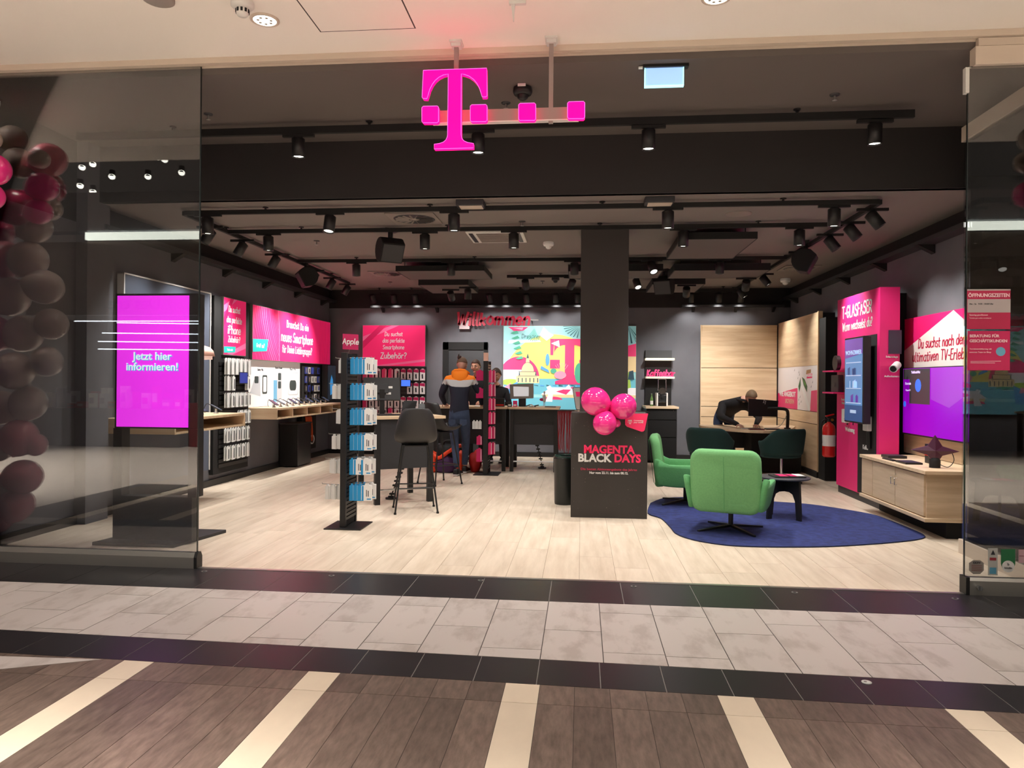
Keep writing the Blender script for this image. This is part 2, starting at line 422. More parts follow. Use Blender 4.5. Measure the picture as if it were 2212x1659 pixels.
for px_, py_ in ((447, 1232), (720, 1241), (1040, 1251), (1368, 1264), (1713, 1277), (2057, 1290)):
    p = atz(px_, py_); mb = MB(); mb.cyl((p.x, p.y-0.04, 0.0), (p.x, p.y-0.04, 0.004), 0.022, 16); mb.cyl((p.x, p.y-0.04, 0.003), (p.x, p.y-0.04, 0.006), 0.011, 12, 1)
    tag(mb.build('floor_bolt_socket', [M_alu, M_black]), 'small metal floor socket in the dark tiles, %s' % {447: 'leftmost of the row', 720: 'second from the left', 1040: 'third from the left', 1368: 'fourth, below the promo box', 1713: 'fifth, below the blue rug', 2057: 'rightmost, by the right glass'}[px_], 'socket', 'floor sockets along the threshold')
p = atz(1872, 1474); mb = MB(); mb.lathe([(0.024, 0), (0.024, 0.003), (0.0, 0.004)], (p.x, p.y, 0), 16); mb.cyl((p.x-0.006, p.y, 0.003), (p.x-0.006, p.y, 0.005), 0.008, 10, 1)
tag(mb.build('floor_marker_disc', [M_offw, M_alu]), 'round white marker disc set in the lower dark tile band', 'disc')
# ------------------------------------------------------------------ shop shell
struct(MB().box(-5.3, -5.1, 5.5, 14.5, 0, 3.06).build('wall_left', M_wall)); struct(MB().box(-5.3, -5.1, 5.5, 14.5, 3.06, 4.1).build('wall_left', M_blackpaint))
struct(MB().box(3.95, 4.2, 5.5, 14.5, 0, 3.1).build('wall_right', M_wall)); struct(MB().box(3.95, 4.2, 5.5, 14.5, 3.1, 4.1).build('wall_right', M_blackpaint))
struct(MB().box(-5.1, 3.95, 14.3, 14.5, 0, 2.93).build('wall_back', M_wall)); struct(MB().box(-5.1, 3.95, 14.3, 14.5, 2.93, 3.4).build('wall_back', M_blackpaint))
struct(MB().box(-5.3, 4.2, 7.1, 14.5, 3.3, 3.4).build('ceiling', M_ceil))
struct(MB().box(-5.3, 4.2, 5.46, 7.1, 3.87, 3.97).build('ceiling', M_ceil2))
struct(MB().box(-5.3, 4.2, 7.08, 7.16, 3.3, 3.88).build('wall_bulkhead', M_bulk))
# cove rails with brackets
for nm, mk in (('trim_2', 'L'), ('trim_3', 'R')):
    mb = MB()
    if mk == 'L': mb.box(-5.1, -4.95, 7.16, 14.3, 3.04, 3.09)
    else: mb.box(3.78, 3.95, 7.16, 14.3, 3.06, 3.11)
    t = struct(mb.build(nm, M_char), 'dark cove rail along the wall')
    y = 8.6
    while y < 14.2:
        b = MB()
        if mk == 'L': b.prism([(-5.1, y, 3.04), (-4.93, y, 3.04), (-5.1, y, 2.94)], (0, 0.09, 0))
        else: b.prism([(3.95, y, 3.06), (3.95, y, 2.96), (3.76, y, 3.06)], (0, 0.09, 0))
        b.build('bracket', M_blackm, t); y += 1.3
t = struct(MB().box(-4.2, 0.9, 14.14, 14.3, 2.93, 2.97).box(1.9, 3.8, 14.14, 14.3, 2.93, 2.97).build('trim_4', M_char), 'dark cove rail on back wall')
for x in (-4.0, -2.9, -1.2, 0.2, 2.1, 2.9, 3.6): MB().prism([(x, 14.3, 2.93), (x, 14.16, 2.93), (x, 14.3, 2.84)], (0.05, 0, 0)).build('bracket', M_blackm, t)
struct(MB().box(-5.1, -5.07, 5.5, 14.3, 0, 0.09).build('baseboard_left', M_black)); struct(MB().box(3.92, 3.95, 5.5, 14.3, 0, 0.09).build('baseboard_right', M_black))
struct(MB().box(-5.07, 3.92, 14.27, 14.3, 0, 0.09).build('baseboard_back', M_black))
struct(MB().box(-0.02, 0.535, 8.55, 9.1, 0, 3.3).build('column', M_column, bev=0.006), 'square dark column in the middle of the shop')
# pilaster on left wall near the front
struct(MB().box(-5.1, -4.98, 6.9, 7.25, 0, 3.87).build('trim_5', M_wall), 'dark pilaster on left wall near the window')
t = MB(); t.box(-4.99, -4.98, 6.88, 7.27, 0, 0.001)
d = struct(MB().box(-2.75, -2.64, 14.25, 14.31, 0, 2.25).box(-1.93, -1.86, 14.25, 14.31, 0, 2.25).box(-2.75, -1.86, 14.25, 14.31, 2.1, 2.25).build('door_1', M_blackm), 'back room door in black frame')
MB().box(-2.66, -1.9, 14.28, 14.32, 0, 2.12).build('leaf', M_char, d); mb = MB(); mb.tube([(-2.0, 14.28, 1.02), (-2.0, 14.22, 1.02), (-2.14, 14.22, 1.02)], 0.01); mb.build('handle', M_alu, d)
# ------------------------------------------------------------------ mall ceiling and shopfront
mc = struct(MB().box(-13, 13, 3.0, 5.42, 3.98, 4.2).build('ceiling', M_mallceil), 'beige mall ceiling')
MB().box(-1.88, -1.2, 4.35, 5.06, 3.9785, 3.9815).build('access_panel', M_mallceil, mc)
s = MB()
for a in ((-1.89, -1.88, 4.34, 5.07), (-1.2, -1.19, 4.34, 5.07), (-1.88, -1.2, 5.06, 5.07)): s.box(a[0], a[1], a[2], a[3], 3.9795, 3.981)
s.build('seam', M_groutd, mc)
t = struct(MB().box(-13, 13, 5.40, 5.445, 3.935, 3.985).box(-13, 13, 5.455, 5.50, 3.92, 3.985).box(-13, 13, 5.44, 5.46, 3.95, 3.985, 1).build('trim_6', [M_beige, M_groutd]), 'beige top track of the glass front')
struct(MB().box(-13, 13, 5.42, 5.6, 3.975, 6.5).build('wall_front', M_mallceil), 'mall wall above the shopfront')
struct(MB().box(-13, -5.3, 5.42, 5.6, 0, 3.98).build('wall_front', M_char)); struct(MB().box(4.2, 13, 5.42, 5.6, 0, 3.98).build('wall_front', M_char))
# left glass pane
wl = thing('window_1', (-4.15, 5.45, 0), None, None); struct(wl, 'large fixed glass pane left of the shop entrance')
MB().box(-5.3, -2.995, 5.444, 5.456, 0.1, 3.93).build('pane', M_glass, wl)
MB().box(-2.996, -2.990, 5.443, 5.457, 0.1, 3.93).build('edge', mat('glass_edge', (26, 32, 32), 0.2), wl)
mb = MB(); mb.prism([(-5.3, 5.41, 0), (-5.3, 5.41, 0.085), (-5.3, 5.43, 0.12), (-5.3, 5.47, 0.12), (-5.3, 5.49, 0.085), (-5.3, 5.49, 0)], (2.3, 0, 0)); mb.build('bottom_rail', M_alu, wl)
mb = MB(); mb.prism([(-3.0, 5.408, 0), (-3.0, 5.408, 0.087), (-3.0, 5.428, 0.123), (-3.0, 5.472, 0.123), (-3.0, 5.492, 0.087), (-3.0, 5.492, 0)], (0.025, 0, 0)); mb.build('rail_end_cap', M_black, wl)
# right glass pane + parked leaves
wr = thing('window_2', (3.3, 5.45, 0), None, None); struct(wr, 'glass pane right of the shop entrance')
MB().box(2.715, 4.2, 5.444, 5.456, 0.11, 3.74).build('pane', M_glass, wr)
MB().box(2.709, 2.715, 5.443, 5.457, 0.11, 3.74).build('edge', MATS['glass_edge'], wr)
mb = MB(); mb.prism([(2.73, 5.41, 0), (2.73, 5.41, 0.1), (2.73, 5.43, 0.12), (2.73, 5.47, 0.12), (2.73, 5.49, 0.1), (2.73, 5.49, 0)], (1.5, 0, 0)); mb.build('bottom_rail', M_alu, wr)
MB().box(2.705, 2.73, 5.405, 5.495, 0, 0.125).build('rail_end_cap', M_black, wr)
MB().box(2.745, 4.2, 5.41, 5.49, 3.74, 3.87).build('top_rail', M_beige, wr, bev=0.003)
MB().box(2.77, 4.2, 5.42, 5.48, 3.875, 3.93).build('track_hanger', M_beige, wr)
mb = MB(); mb.cyl((2.79, 5.41, 0.055), (2.79, 5.385, 0.055), 0.018, 16); mb.box(2.786, 2.794, 5.375, 5.39, 0.04, 0.07); mb.build('lock_knob', M_chrome, wr)
MB().box(2.69, 2.715, 5.43, 5.47, 3.55, 3.73).build('pivot_bracket', M_offw, wr)
for k in range(5):
    x = 3.34+0.085*k
    lf = thing('glass_leaf', (x, 6.3, 0), 'folded glass front leaf parked inside the right pane, %s' % ('nearest the entrance', 'second from the entrance', 'third, middle of the stack', 'fourth from the entrance', 'furthest right of the stack')[k], 'glass leaf', 'parked glass leaves')
    MB().box(x-0.006, x+0.006, 5.82, 6.75, 0.12, 3.62).build('pane', M_glass2, lf)
    MB().box(x-0.02, x+0.02, 5.8, 6.77, 0.0, 0.125).build('bottom_rail', M_beige, lf, bev=0.003)
    MB().box(x-0.02, x+0.02, 5.8, 6.77, 3.62, 3.75).build('top_rail', M_beige, lf, bev=0.003)
# ------------------------------------------------------------------ mall side opposite (seen mirrored in the glass)
fa = struct(MB().box(-13, 13, -5.2, -5.0, 2.95, 4.65, 0).box(-13, 13, -5.4, -5.0, 4.9, 5.8, 1).build('wall_opposite', [mat('opp_fascia', (120, 110, 102), 0.7), mat('opp_parapet', (150, 150, 155), 0.7)]), 'fascia of the shop across the mall')
struct(MB().box(-13, 13, -6.6, -6.4, 0, 2.95).build('wall_opposite', mat('opp_back', (96, 86, 80), 0.8)), 'back of shop across the mall')
sl = struct(MB().box(-11.5, 13, -5.05, -4.95, 4.69, 4.86).build('trim_7', mat('strip_light', (250, 255, 240), 0.5, emit=6.0)), 'long strip light across the mall')
fo = Fr((-9.65, -4.99, 3.0), (-1, 0, 0), (0, 1, 0))
sg = thing('shop_sign', (-10.4, -4.99, 3.0), 'dark lettering on fascia across the mall, mirrored in the left glass', 'sign')
text('Das cre', fo, 0, 0.0, 0.3, M_ink, sg, 'LEFT', bold=0.02, ext=0.02)
for k, (xa, xb, ya, yb, zz) in enumerate(((-12, -6.2, -5.3, -5.3, 2.83), (-11.0, -6, -5.4, -6.3, 2.8), (-11.3, -6, -5.3, -6.2, 2.55), (-11.4, -6, -5.3, -6.2, 2.35), (-11.4, -6, -5.3, -6.2, 2.17))):
    mb = MB(); mb.tube([(xa, ya, zz), (xb, yb, zz)], 0.014, 6)
    tag(mb.build('led_line', mat('led_line', (235, 245, 255), 0.5, emit=9.0)), 'thin LED line across the mall mirrored in the left glass, %s from top' % ('first', 'second', 'third', 'fourth', 'fifth')[k], 'lamp', 'LED lines across the mall')
rr = random.Random(3)
tb = MB(); tb.box(-12, -8.6, -4.9, -4.0, 0.0, 0.82); tag(tb.build('display_table', mat('dark_table', (60, 56, 54), 0.6)), 'dark display table across the mall, mirrored in left glass', 'table')
tb = MB(); tb.box(-8.5, -6.2, -4.9, -4.2, 0.0, 0.95); tag(tb.build('display_table', mat('red_cloth', (120, 20, 26), 0.8)), 'display table with red cloth across the mall, mirrored in left glass', 'table')
cols = [mat('goods_%d' % i, c, 0.4) for i, c in enumerate(((200, 200, 205), (150, 150, 155), (180, 60, 60), (90, 90, 95), (220, 215, 205)))]
for k in range(46):
    x = -11.8+0.25*(k//2)+rr.uniform(-0.02, 0.02); y = -4.75 if k % 2 else -4.3; z0 = 0.82 if x < -8.55 else 0.95
    if -8.62 < x < -8.45: continue
    a, b, c = rr.uniform(0.05, 0.1), rr.uniform(0.04, 0.1), rr.uniform(0.08, 0.5)
    mb = MB(); mb.box(x-a, x+a, y-b, y+b, z0, z0+c); mb.box(x-a*0.8, x+a*0.8, y+b, y+b+0.002, z0+c*0.3, z0+c*0.7, 1)
    tag(mb.build('boxed_goods', [rr.choice(cols), rr.choice(cols)]), 'small boxed goods on the display tables across the mall', 'box', 'boxed goods across the mall')
for k in range(14):
    x = rr.uniform(-13, -5.5); z = rr.uniform(6.0, 7.4)
    mb = MB(); mb.cyl((x, -6.0, z+0.15), (x, -6.0, z), 0.07, 12); mb.cyl((x, -6.0, z), (x+0.01, -5.98, z-0.02), 0.075, 12, 1)
    tag(mb.build('spotlight', [M_black, E_lamp]), 'small bright spotlight of the upper level, mirrored in the left glass', 'lamp', 'upper level spotlights')
# mall downlights
def downlight(x, y, label, light=True):
    t = thing('recessed_downlight', (x, y, 3.98), label, 'lamp', 'recessed downlights in the mall ceiling')
    mb = MB(); mb.lathe([(0.098, 0.0), (0.098, -0.008), (0.08, -0.012), (0.078, 0.0)], (x, y, 3.98), 32); mb.build('trim_ring', M_beige, t)
    mb = MB(); mb.lathe([(0.078, 0.0), (0.05, 0.001), (0.0, 0.001)], (x, y, 3.972), 24); mb.build('lens', mat('downlight_lens', (255, 246, 232), 0.4, emit=5.0), t)
    mb = MB()
    for k in range(7):
        a = k*2*PI/7; mb.cyl((x+0.045*math.cos(a), y+0.045*math.sin(a), 3.972), (x+0.045*math.cos(a), y+0.045*math.sin(a), 3.967), 0.011, 8)
    mb.build('reflector_facets', mat('facet_grey', (150, 146, 140), 0.3), t)
    l = bpy.data.lights.new('lamp_light', 'SPOT'); l.energy = MALL_W*(1 if light else 1); l.spot_size = 2.6; l.spot_blend = 0.7; l.shadow_soft_size = 0.08; l.color = (1.0, 0.92, 0.83)
    o = bpy.data.objects.new('lamp_light', l); COL.objects.link(o); o.parent = t; o.location = (0, 0, -0.03)
downlight(-2.21, 4.86, 'recessed downlight in beige ceiling left of the pink panel seam'); downlight(0.85, 4.81, 'recessed downlight in beige ceiling right of the hanging sign')
downlight(3.9, 4.8, 'recessed downlight out of view right'); downlight(-5.3, 4.85, 'recessed downlight at far left')
downlight(-3.8, 3.5, 'recessed downlight of the row nearer the mall, left'); downlight(-0.7, 3.5, 'recessed downlight of the row nearer the mall, middle'); downlight(2.4, 3.5, 'recessed downlight of the row nearer the mall, right')
for k, x in enumerate((-7.5, -2.5, 2.5, 7.5)):  # unseen lamps added to bounce light off the floor onto the ceiling
    t = thing('atrium_fill_lamp', (x, -1.0, 7.5), 'added unseen fill lamp high over the mall, %s' % ('far left', 'left', 'right', 'far right')[k], 'lamp', 'added atrium fill lamps')
    mb = MB(); mb.lathe([(0.05, 0.3), (0.3, 0.05), (0.3, 0)], (x, -1.0, 7.5), 20); mb.build('shade', M_black, t)
    mb = MB(); mb.lathe([(0.28, 0.0), (0.0, 0.0)], (x, -1.0, 7.51), 20); mb.build('lens', E_lamp, t)
    l = bpy.data.lights.new('lamp_light', 'SPOT'); l.energy = 10500; l.spot_size = 1.15; l.spot_blend = 0.6; l.shadow_soft_size = 0.35; l.color = (1.0, 0.93, 0.85)
    o = bpy.data.objects.new('lamp_light', l); COL.objects.link(o); o.parent = t; o.location = (0, 0, -0.05)
# smoke detector, security fin
t = thing('smoke_detector', (-2.26, 4.63, 3.98), 'round white smoke detector on the beige mall ceiling', 'detector')
mb = MB(); mb.lathe([(0.075, 0), (0.075, -0.025), (0.06, -0.04), (0.045, -0.045)], (-2.26, 4.63, 3.98), 24); mb.build('base', M_offw, t)
mb = MB(); mb.lathe([(0.042, -0.045), (0.04, -0.075), (0.03, -0.09), (0.0, -0.092)], (-2.26, 4.63, 3.98), 20); mb.build('sensor_head', M_offw, t)
mb = MB()
for k in range(10): a = k*PI/5; mb.obox((-2.26+0.0425*math.cos(a), 4.63+0.0425*math.sin(a), 3.92), (-math.sin(a), math.cos(a), 0), (0, 0, 1), (math.cos(a), math.sin(a), 0), 0.007, 0.012, 0.002)
mb.build('vent_slots', M_blackm, t)
t = thing('hanging_banner_clip', (-0.5, 4.75, 3.98), 'thin white bracket hanging from beige ceiling above the magenta sign', 'bracket')
mb = MB(); a = aty(1103, 0, 4.75); b = aty(1109, 46, 4.75)
mb.prism([(a.x, 4.75, 3.98), (a.x+0.03, 4.75, 3.98), (b.x+0.004, 4.75, b.z), (b.x-0.002, 4.75, b.z)], (0, 0.012, 0)); mb.build('blade', M_offw, t)
MB().box(a.x-0.01, a.x+0.1, 4.74, 4.77, 3.955, 3.98).build('clip', M_offw, t)
t = thing('ceiling_speaker', (-2.9, 4.75, 3.98), 'round grey ceiling grille cut by the top edge, left of smoke detector', 'speaker')
p = atz(342, -6, 3.98); t.location = (p.x, p.y, 3.98); mb = MB(); mb.lathe([(0.1, 0), (0.1, -0.02), (0.085, -0.028), (0.0, -0.03)], (p.x, p.y, 3.98), 24); mb.build('grille', mat('grey_grille', (150, 140, 134), 0.6), t)
# ------------------------------------------------------------------ lighting tracks
def track(pts, z, label, ztop, th=0.045):
    mb = MB(); root = None
    c = Vector(pts[0])
    t = thing('lighting_track', (c.x, c.y, z), label, 'track', 'black lighting tracks')
    for a, b in zip(pts[:-1], pts[1:]):
        a, b = Vector((*a, 0)), Vector((*b, 0)); d = (b-a).normalized(); n = Vector((-d.y, d.x, 0))
        mb.obox((a+b)/2+Vector((0, 0, z)), d, n, (0, 0, 1), (b-a).length/2+0.018, 0.018, th/2)
    mb.build('rail', M_blackm, t)
    for a, b in zip(pts[:-1], pts[1:]):
        a, b = Vector(a), Vector(b); L = (b-a).length; k = max(2, int(L/2.2)+1)
        for i in range(k):
            p = a+(b-a)*((i+0.5)/k); m = MB(); m.cyl((p.x, p.y, z), (p.x, p.y, ztop), 0.012, 8); m.cyl((p.x, p.y, ztop-0.012), (p.x, p.y, ztop), 0.03, 12); m.build('ceiling_mount', M_black, t)
    return t
ZA = 3.25
track([(-4.83, 6.56), (2.80, 6.53)], 3.80, 'long black track under the upper ceiling, in front of the bulkhead', 3.87, 0.065)
track([(-4.22, 7.40), (2.84, 7.36)], ZA, 'black track just behind the bulkhead, nearest cross bar of the inner frame', 3.3)
track([(-4.22, 8.38), (2.84, 8.38)], ZA, 'black track crossing above the dark column, second cross bar', 3.3)
track([(-4.22, 10.5), (2.84, 10.55)], ZA, 'black track crossing behind the column, third cross bar', 3.3)
track([(-4.25, 7.42), (-4.25, 12.95)], ZA, 'black track along the left wall', 3.3)
track([(2.87, 7.38), (2.87, 13.9)], ZA, 'black track along the right wall', 3.3)
track([(-1.25, 12.2), (0.95, 12.2)], ZA, 'short black track in front of the welcome wall, between ceiling panels', 3.3)
track([(-2.0, 14.0), (1.2, 14.0)], ZA-0.02, 'black track near back wall over the welcome lettering', 3.3)
track([(-4.3, 14.0), (-3.02, 14.0)], ZA-0.02, 'short black track over the accessory wall at back left', 3.3)
track([(2.0, 14.0), (2.85, 14.0)], ZA-0.02, 'short black track over the oak nook at back right', 3.3)
# ------------------------------------------------------------------ spotlights on the tracks
def make_spot(tilt_dir, tilt):   # tilt_dir: unit xy the lens leans to, tilt radians from straight down
    t = thing('track_spotlight', (0, 0, 0), 'x', 'lamp')
    d = Vector((tilt_dir[0]*math.sin(tilt), tilt_dir[1]*math.sin(tilt), -math.cos(tilt)))
    MB().box(-0.15, 0.15, -0.016, 0.016, -0.045, -0.018).build('adaptor', M_blackm, t, world=False)
    piv = Vector((0.0, 0, -0.105)) - d*0.0
    mb = MB(); mb.cyl((0.03, 0, -0.02), (0.03, 0, -0.11), 0.009, 8); mb.box(-0.008, 0.036, -0.012, 0.012, -0.118, -0.098); mb.build('stem', M_black, t, world=False)
    a = piv-d*0.045; b = piv+d*0.125
    mb = MB(); mb.lathe([(0.03, -0.012), (0.055, 0.0), (0.06, 0.004), (0.06, 0.17), (0.052, 0.17), (0.048, 0.155)], a, 20, 0, d); h = mb.build('housing', M_black, t, world=False)
    mb = MB(); mb.lathe([(0.05, 0.0), (0.03, -0.004), (0.0, -0.006)], b-d*0.012, 16, 0, d); ln = mb.build('lens', E_lamp if tilt < 0.2 else E_wash, t, world=False)
    t['dir'] = tuple(d); return t, b, d
protos = {}
def spot(x, y, label, kind='down', z=ZA, power=None, size=1.25, rz=0.0, color=(1.0, 0.965, 0.92), light=True, group=None):
    K = {'down': ((0, 1), 0.04), 'left': ((-1, -0.3), 0.5), 'right': ((1, -0.3), 0.62), 'back': ((0.12, 1), 0.42), 'wash': ((0.1, 1), 0.85), 'cam': ((0.4, -1), 0.6), 'tiltl': ((-0.2, -1), 0.22)}
    if kind not in protos:
        dr = Vector(K[kind][0]).normalized(); protos[kind] = make_spot(dr, K[kind][1]); t = protos[kind][0]; b, d = protos[kind][1:]
    else: t = dup(protos[kind][0]); b, d = protos[kind][1:]
    t.location = (x, y, z); t['label'] = label; t['group'] = group or 'black track spotlights'; t.rotation_euler = (0, 0, rz)
    if light:
        l = bpy.data.lights.new('lamp_light', 'SPOT'); l.energy = power or (SPOT_W if kind in ('down', 'cam') else WASH_W)
        l.spot_size = size; l.spot_blend = 0.9; l.shadow_soft_size = 0.05; l.color = color
        o = bpy.data.objects.new('lamp_light', l); COL.objects.link(o); o.parent = t; o.location = b+d*0.02
        o.rotation_euler = d.to_track_quat('-Z', 'Y').to_euler()
    return t
def sx(px_, py_, z): return atz(px_, py_, z)
T1 = [(645, 'leftmost of the four under the upper ceiling'), (1033, 'half hidden by the foot of the hanging letter'), (1401, 'third of the four under the upper ceiling'), (1890, 'rightmost of the four under the upper ceiling')]
for a, s in T1:
    x = aty(a, 280, 6.54).x; spot(x, 6.54, 'black cylinder spotlight, '+s, 'down', 3.78, power=UPPER_W, size=1.9)
for a, s in ((449, 'first on the near cross track, beside the glass edge'), (713, 'second on the near cross track, tipped towards us'), (981, 'on the near cross track beside the round vent'), (1443, 'on the near cross track right of column'), (1802, 'last on the near cross track, at the right corner')):
    spot(aty(a, 450, 7.38).x, 7.38, 'black cylinder spotlight, '+s, 'tiltl' if a == 713 else 'down', size=1.5)
for a, s in ((580, 'leftmost on the second cross track'), (918, 'on the second cross track beside the wedge speaker'), (1110, 'on the second cross track under the cassette vent'), (1476, 'on the second cross track against the big ceiling panel'), (1727, 'rightmost on the second cross track')):
    spot(aty(a, 495, 8.38).x, 8.38, 'black cylinder spotlight, '+s, 'down', size=1.5)
for a, s in ((770, 'leftmost on the third cross track'), (975, 'on the third cross track against the dark panel'), (1241, 'on the third cross track touching the column'), (1408, 'right of column, lens tipped to the viewer'), (1555, 'against the dark panel near the right side')):
    spot(aty(a, 558, 10.5).x, 10.5, 'black cylinder spotlight, '+s, 'cam' if a == 1408 else 'down', size=1.5)
for i, (a, b) in enumerate(((493, 498), (551, 523), (610, 548), (678, 580), (708, 592), (737, 604))):
    y = (7.95, 8.75, 9.75, 11.25, 12.05, 12.85)[i]
    spot(-4.25, y, 'black spotlight on left side track turned to the wall, %s from the front' % ('first', 'second', 'third', 'fourth', 'fifth', 'last')[i], 'left', size=1.35, group='left side track spotlights')
for i, y in enumerate((7.55, 8.15, 8.8, 9.95, 11.9, 13.6)):
    spot(2.87, y, 'black spotlight on right side track turned to the wall, %s from the front' % ('first', 'second', 'third', 'fourth', 'fifth', 'last')[i], 'right', size=1.35, group='right side track spotlights', power=WASH_W*(0.5, 0.4, 0.5, 0.8, 0.35, 0.3)[i])
for a, k, s in ((1135, 'wash', 'left one on the short track before the welcome wall'), (1236, 'wash', 'next to the column on the short track, leaning left'), (1375, 'cam', 'right of column, bright lens facing us')):
    x = aty(a, 597, 12.2).x; spot(x, 12.2, 'black spotlight, '+s, k, rz=(0.5 if a == 1236 else 0))
for a, s in ((1057, 'first'), (1091, 'second'), (1137, 'third'), (1200, 'fourth'), (1248, 'fifth, by the column')):
    spot(aty(a, 630, 14.0).x, 14.0, 'small black spotlight on back track over welcome lettering, %s' % s, 'back', ZA-0.02, power=WASH_W*0.08, light=a in (1057, 1137, 1200), size=2.0)
for a, s in ((805, 'left'), (850, 'middle'), (897, 'right')):
    spot(aty(a, 630, 14.0).x, 14.0, 'small black spotlight over accessory wall at back left, %s of three' % s, 'back', ZA-0.02, power=WASH_W*0.08, light=a == 850, size=2.0)
for a, s in ((1493, 'left'), (1553, 'middle'), (1600, 'right')):
    spot(aty(a, 630, 14.0).x, 14.0, 'small black spotlight over the oak nook, %s of three' % s, 'back', ZA-0.02, power=WASH_W*0.1, light=a != 1600, size=2.0)
spot(1.7, 12.15, 'black spotlight under the short right ceiling panel by the coffee corner', 'wash', 3.108, size=1.3)
spot(2.5, 11.45, 'added black spotlight under the right ceiling panel, lighting the oak nook', 'wash', 3.118, size=1.3, power=110)  # extra lamp put in to brighten the oak nook
spot(-2.3, 12.6, 'black spotlight under the dark panel by the door', 'wash', 3.108, size=1.3)
spot(-1.95, 12.3, 'black spotlight under the dark panel, right one', 'down', 3.108)
# ------------------------------------------------------------------ ceiling panels
def cpanel(x0, x1, y0, y1, label, z0=3.09, z1=3.19):
    t = thing('acoustic_panel', ((x0+x1)/2, (y0+y1)/2, z1), label, 'panel', 'dark acoustic ceiling panels')
    MB().box(x0, x1, y0, y1, z0, z1).build('panel_body', M_ceil2, t, bev=0.004)
    MB().box(x0-0.012, x1+0.012, y0-0.012, y0, z0, z1).box(x0-0.012, x1+0.012, y1, y1+0.012, z0, z1).box(x0-0.012, x0, y0, y1, z0, z1).box(x1, x1+0.012, y0, y1, z0, z1).build('edge_frame', M_blackm, t)
    for x in (x0+0.1, x1-0.1):
        for y in (y0+0.1, y1-0.1): m = MB(); m.cyl((x, y, z1), (x, y, 3.3), 0.006, 6); m.build('suspension_rod', M_black, t)
cpanel(-2.78, -1.46, 10.7, 11.6, 'dark ceiling panel left of centre, in front of the short one', 3.12, 3.2)
cpanel(-2.74, -1.91, 12.05, 13.2, 'short dark ceiling panel above the back room door')
cpanel(1.12, 1.96, 8.48, 9.8, 'large dark ceiling panel right of column, nearest the front', 3.12, 3.2)
cpanel(1.33, 2.66, 10.7, 11.5, 'dark ceiling panel on the right, behind the big one', 3.1, 3.2)
cpanel(-0.2, 1.15, 10.7, 11.45, 'dark ceiling panel half hidden behind the column', 3.1, 3.2)
cpanel(1.15, 1.98, 12.1, 13.2, 'short dark ceiling panel towards the coffee corner')
# ------------------------------------------------------------------ vents, sprinklers, detectors, speakers
def swirl(x, y, w, label, sq=True):
    t = thing('swirl_vent', (x, y, 3.3), label, 'vent')
    if sq: MB().box(x-w, x+w, y-w, y+w, 3.288, 3.3).build('vent_plate', mat('vent_paint', (128, 118, 112), 0.6), t, bev=0.003)
    mb = MB(); mb.lathe([(w*0.86, 0), (w*0.84, -0.004), (w*0.8, -0.004)], (x, y, 3.288), 28); mb.build('vent_ring', M_char, t)
    mb = MB(); mb.lathe([(w*0.8, 0), (0, -0.0005)], (x, y, 3.2875), 28); mb.build('vent_throat', M_blackm, t)
    for k in range(16):
        a = k*PI/8; d = Vector((math.cos(a), math.sin(a), 0)); n = Vector((-d.y, d.x, 0))
        mb = MB(); mb.obox((x+d.x*w*0.5, y+d.y*w*0.5, 3.284), d, (n+Vector((0, 0, 0.5))).normalized(), Vector((0, 0, 1)), w*0.27, w*0.055, 0.0015); mb.build('blade', mat('vent_paint', (128, 118, 112), 0.6), t)
    mb = MB(); mb.lathe([(w*0.2, 0), (w*0.18, -0.004), (0, -0.005)], (x, y, 3.284), 16); mb.build('hub', mat('vent_paint', (128, 118, 112), 0.6), t)
swirl(-1.88, 8.0, 0.27, 'square swirl air vent between the first two cross tracks'); swirl(-3.3, 12.1, 0.27, 'square swirl air vent at back left ceiling'); swirl(3.38, 11.8, 0.27, 'square swirl air vent beside the right side track')
t = thing('cassette_vent', (-1.04, 9.05, 3.3), 'white rectangular air conditioning cassette in the ceiling behind second cross track', 'vent')
MB().box(-1.42, -0.72, 8.72, 9.4, 3.28, 3.3).build('frame', M_offw, t, bev=0.004)
for y in [8.8+0.055*i for i in range(10)]: MB().box(-1.3, -0.86, y, y+0.035, 3.272, 3.281).build('slat', mat('vent_paint', (128, 118, 112), 0.6), t)
MB().box(-1.39, -1.34, 8.78, 9.34, 3.275, 3.281).build('air_slot', M_black, t); MB().box(-0.81, -0.76, 8.78, 9.34, 3.275, 3.281).build('air_slot', M_black, t)
def disc_thing(name, x, y, z, prof, m, label, cat, part='body'):
    t = thing(name, (x, y, z), label, cat); mb = MB(); mb.lathe(prof, (x, y, z), 20); mb.build(part, m, t); return t
disc_thing('ceiling_speaker', 1.66, 8.0, 3.3, [(0.14, 0), (0.14, -0.006), (0.12, -0.01), (0, -0.012)], mat('vent_paint', (128, 118, 112), 0.6), 'round ceiling loudspeaker grille right of column', 'speaker', 'grille')
def sprinkler(px_, py_, z, label):
    p = atz(px_, py_, z); t = thing('sprinkler', (p.x, p.y, z), label, 'sprinkler')
    mb = MB(); mb.lathe([(0.04, 0), (0.038, -0.008), (0.015, -0.012)], p, 16); mb.build('rosette', M_char, t)
    mb = MB(); mb.cyl(p-Vector((0, 0, 0.01)), p-Vector((0, 0, 0.05)), 0.008, 8); mb.lathe([(0.022, -0.05), (0.022, -0.053), (0, -0.054)], p, 12); mb.build('nozzle', M_alu, t)
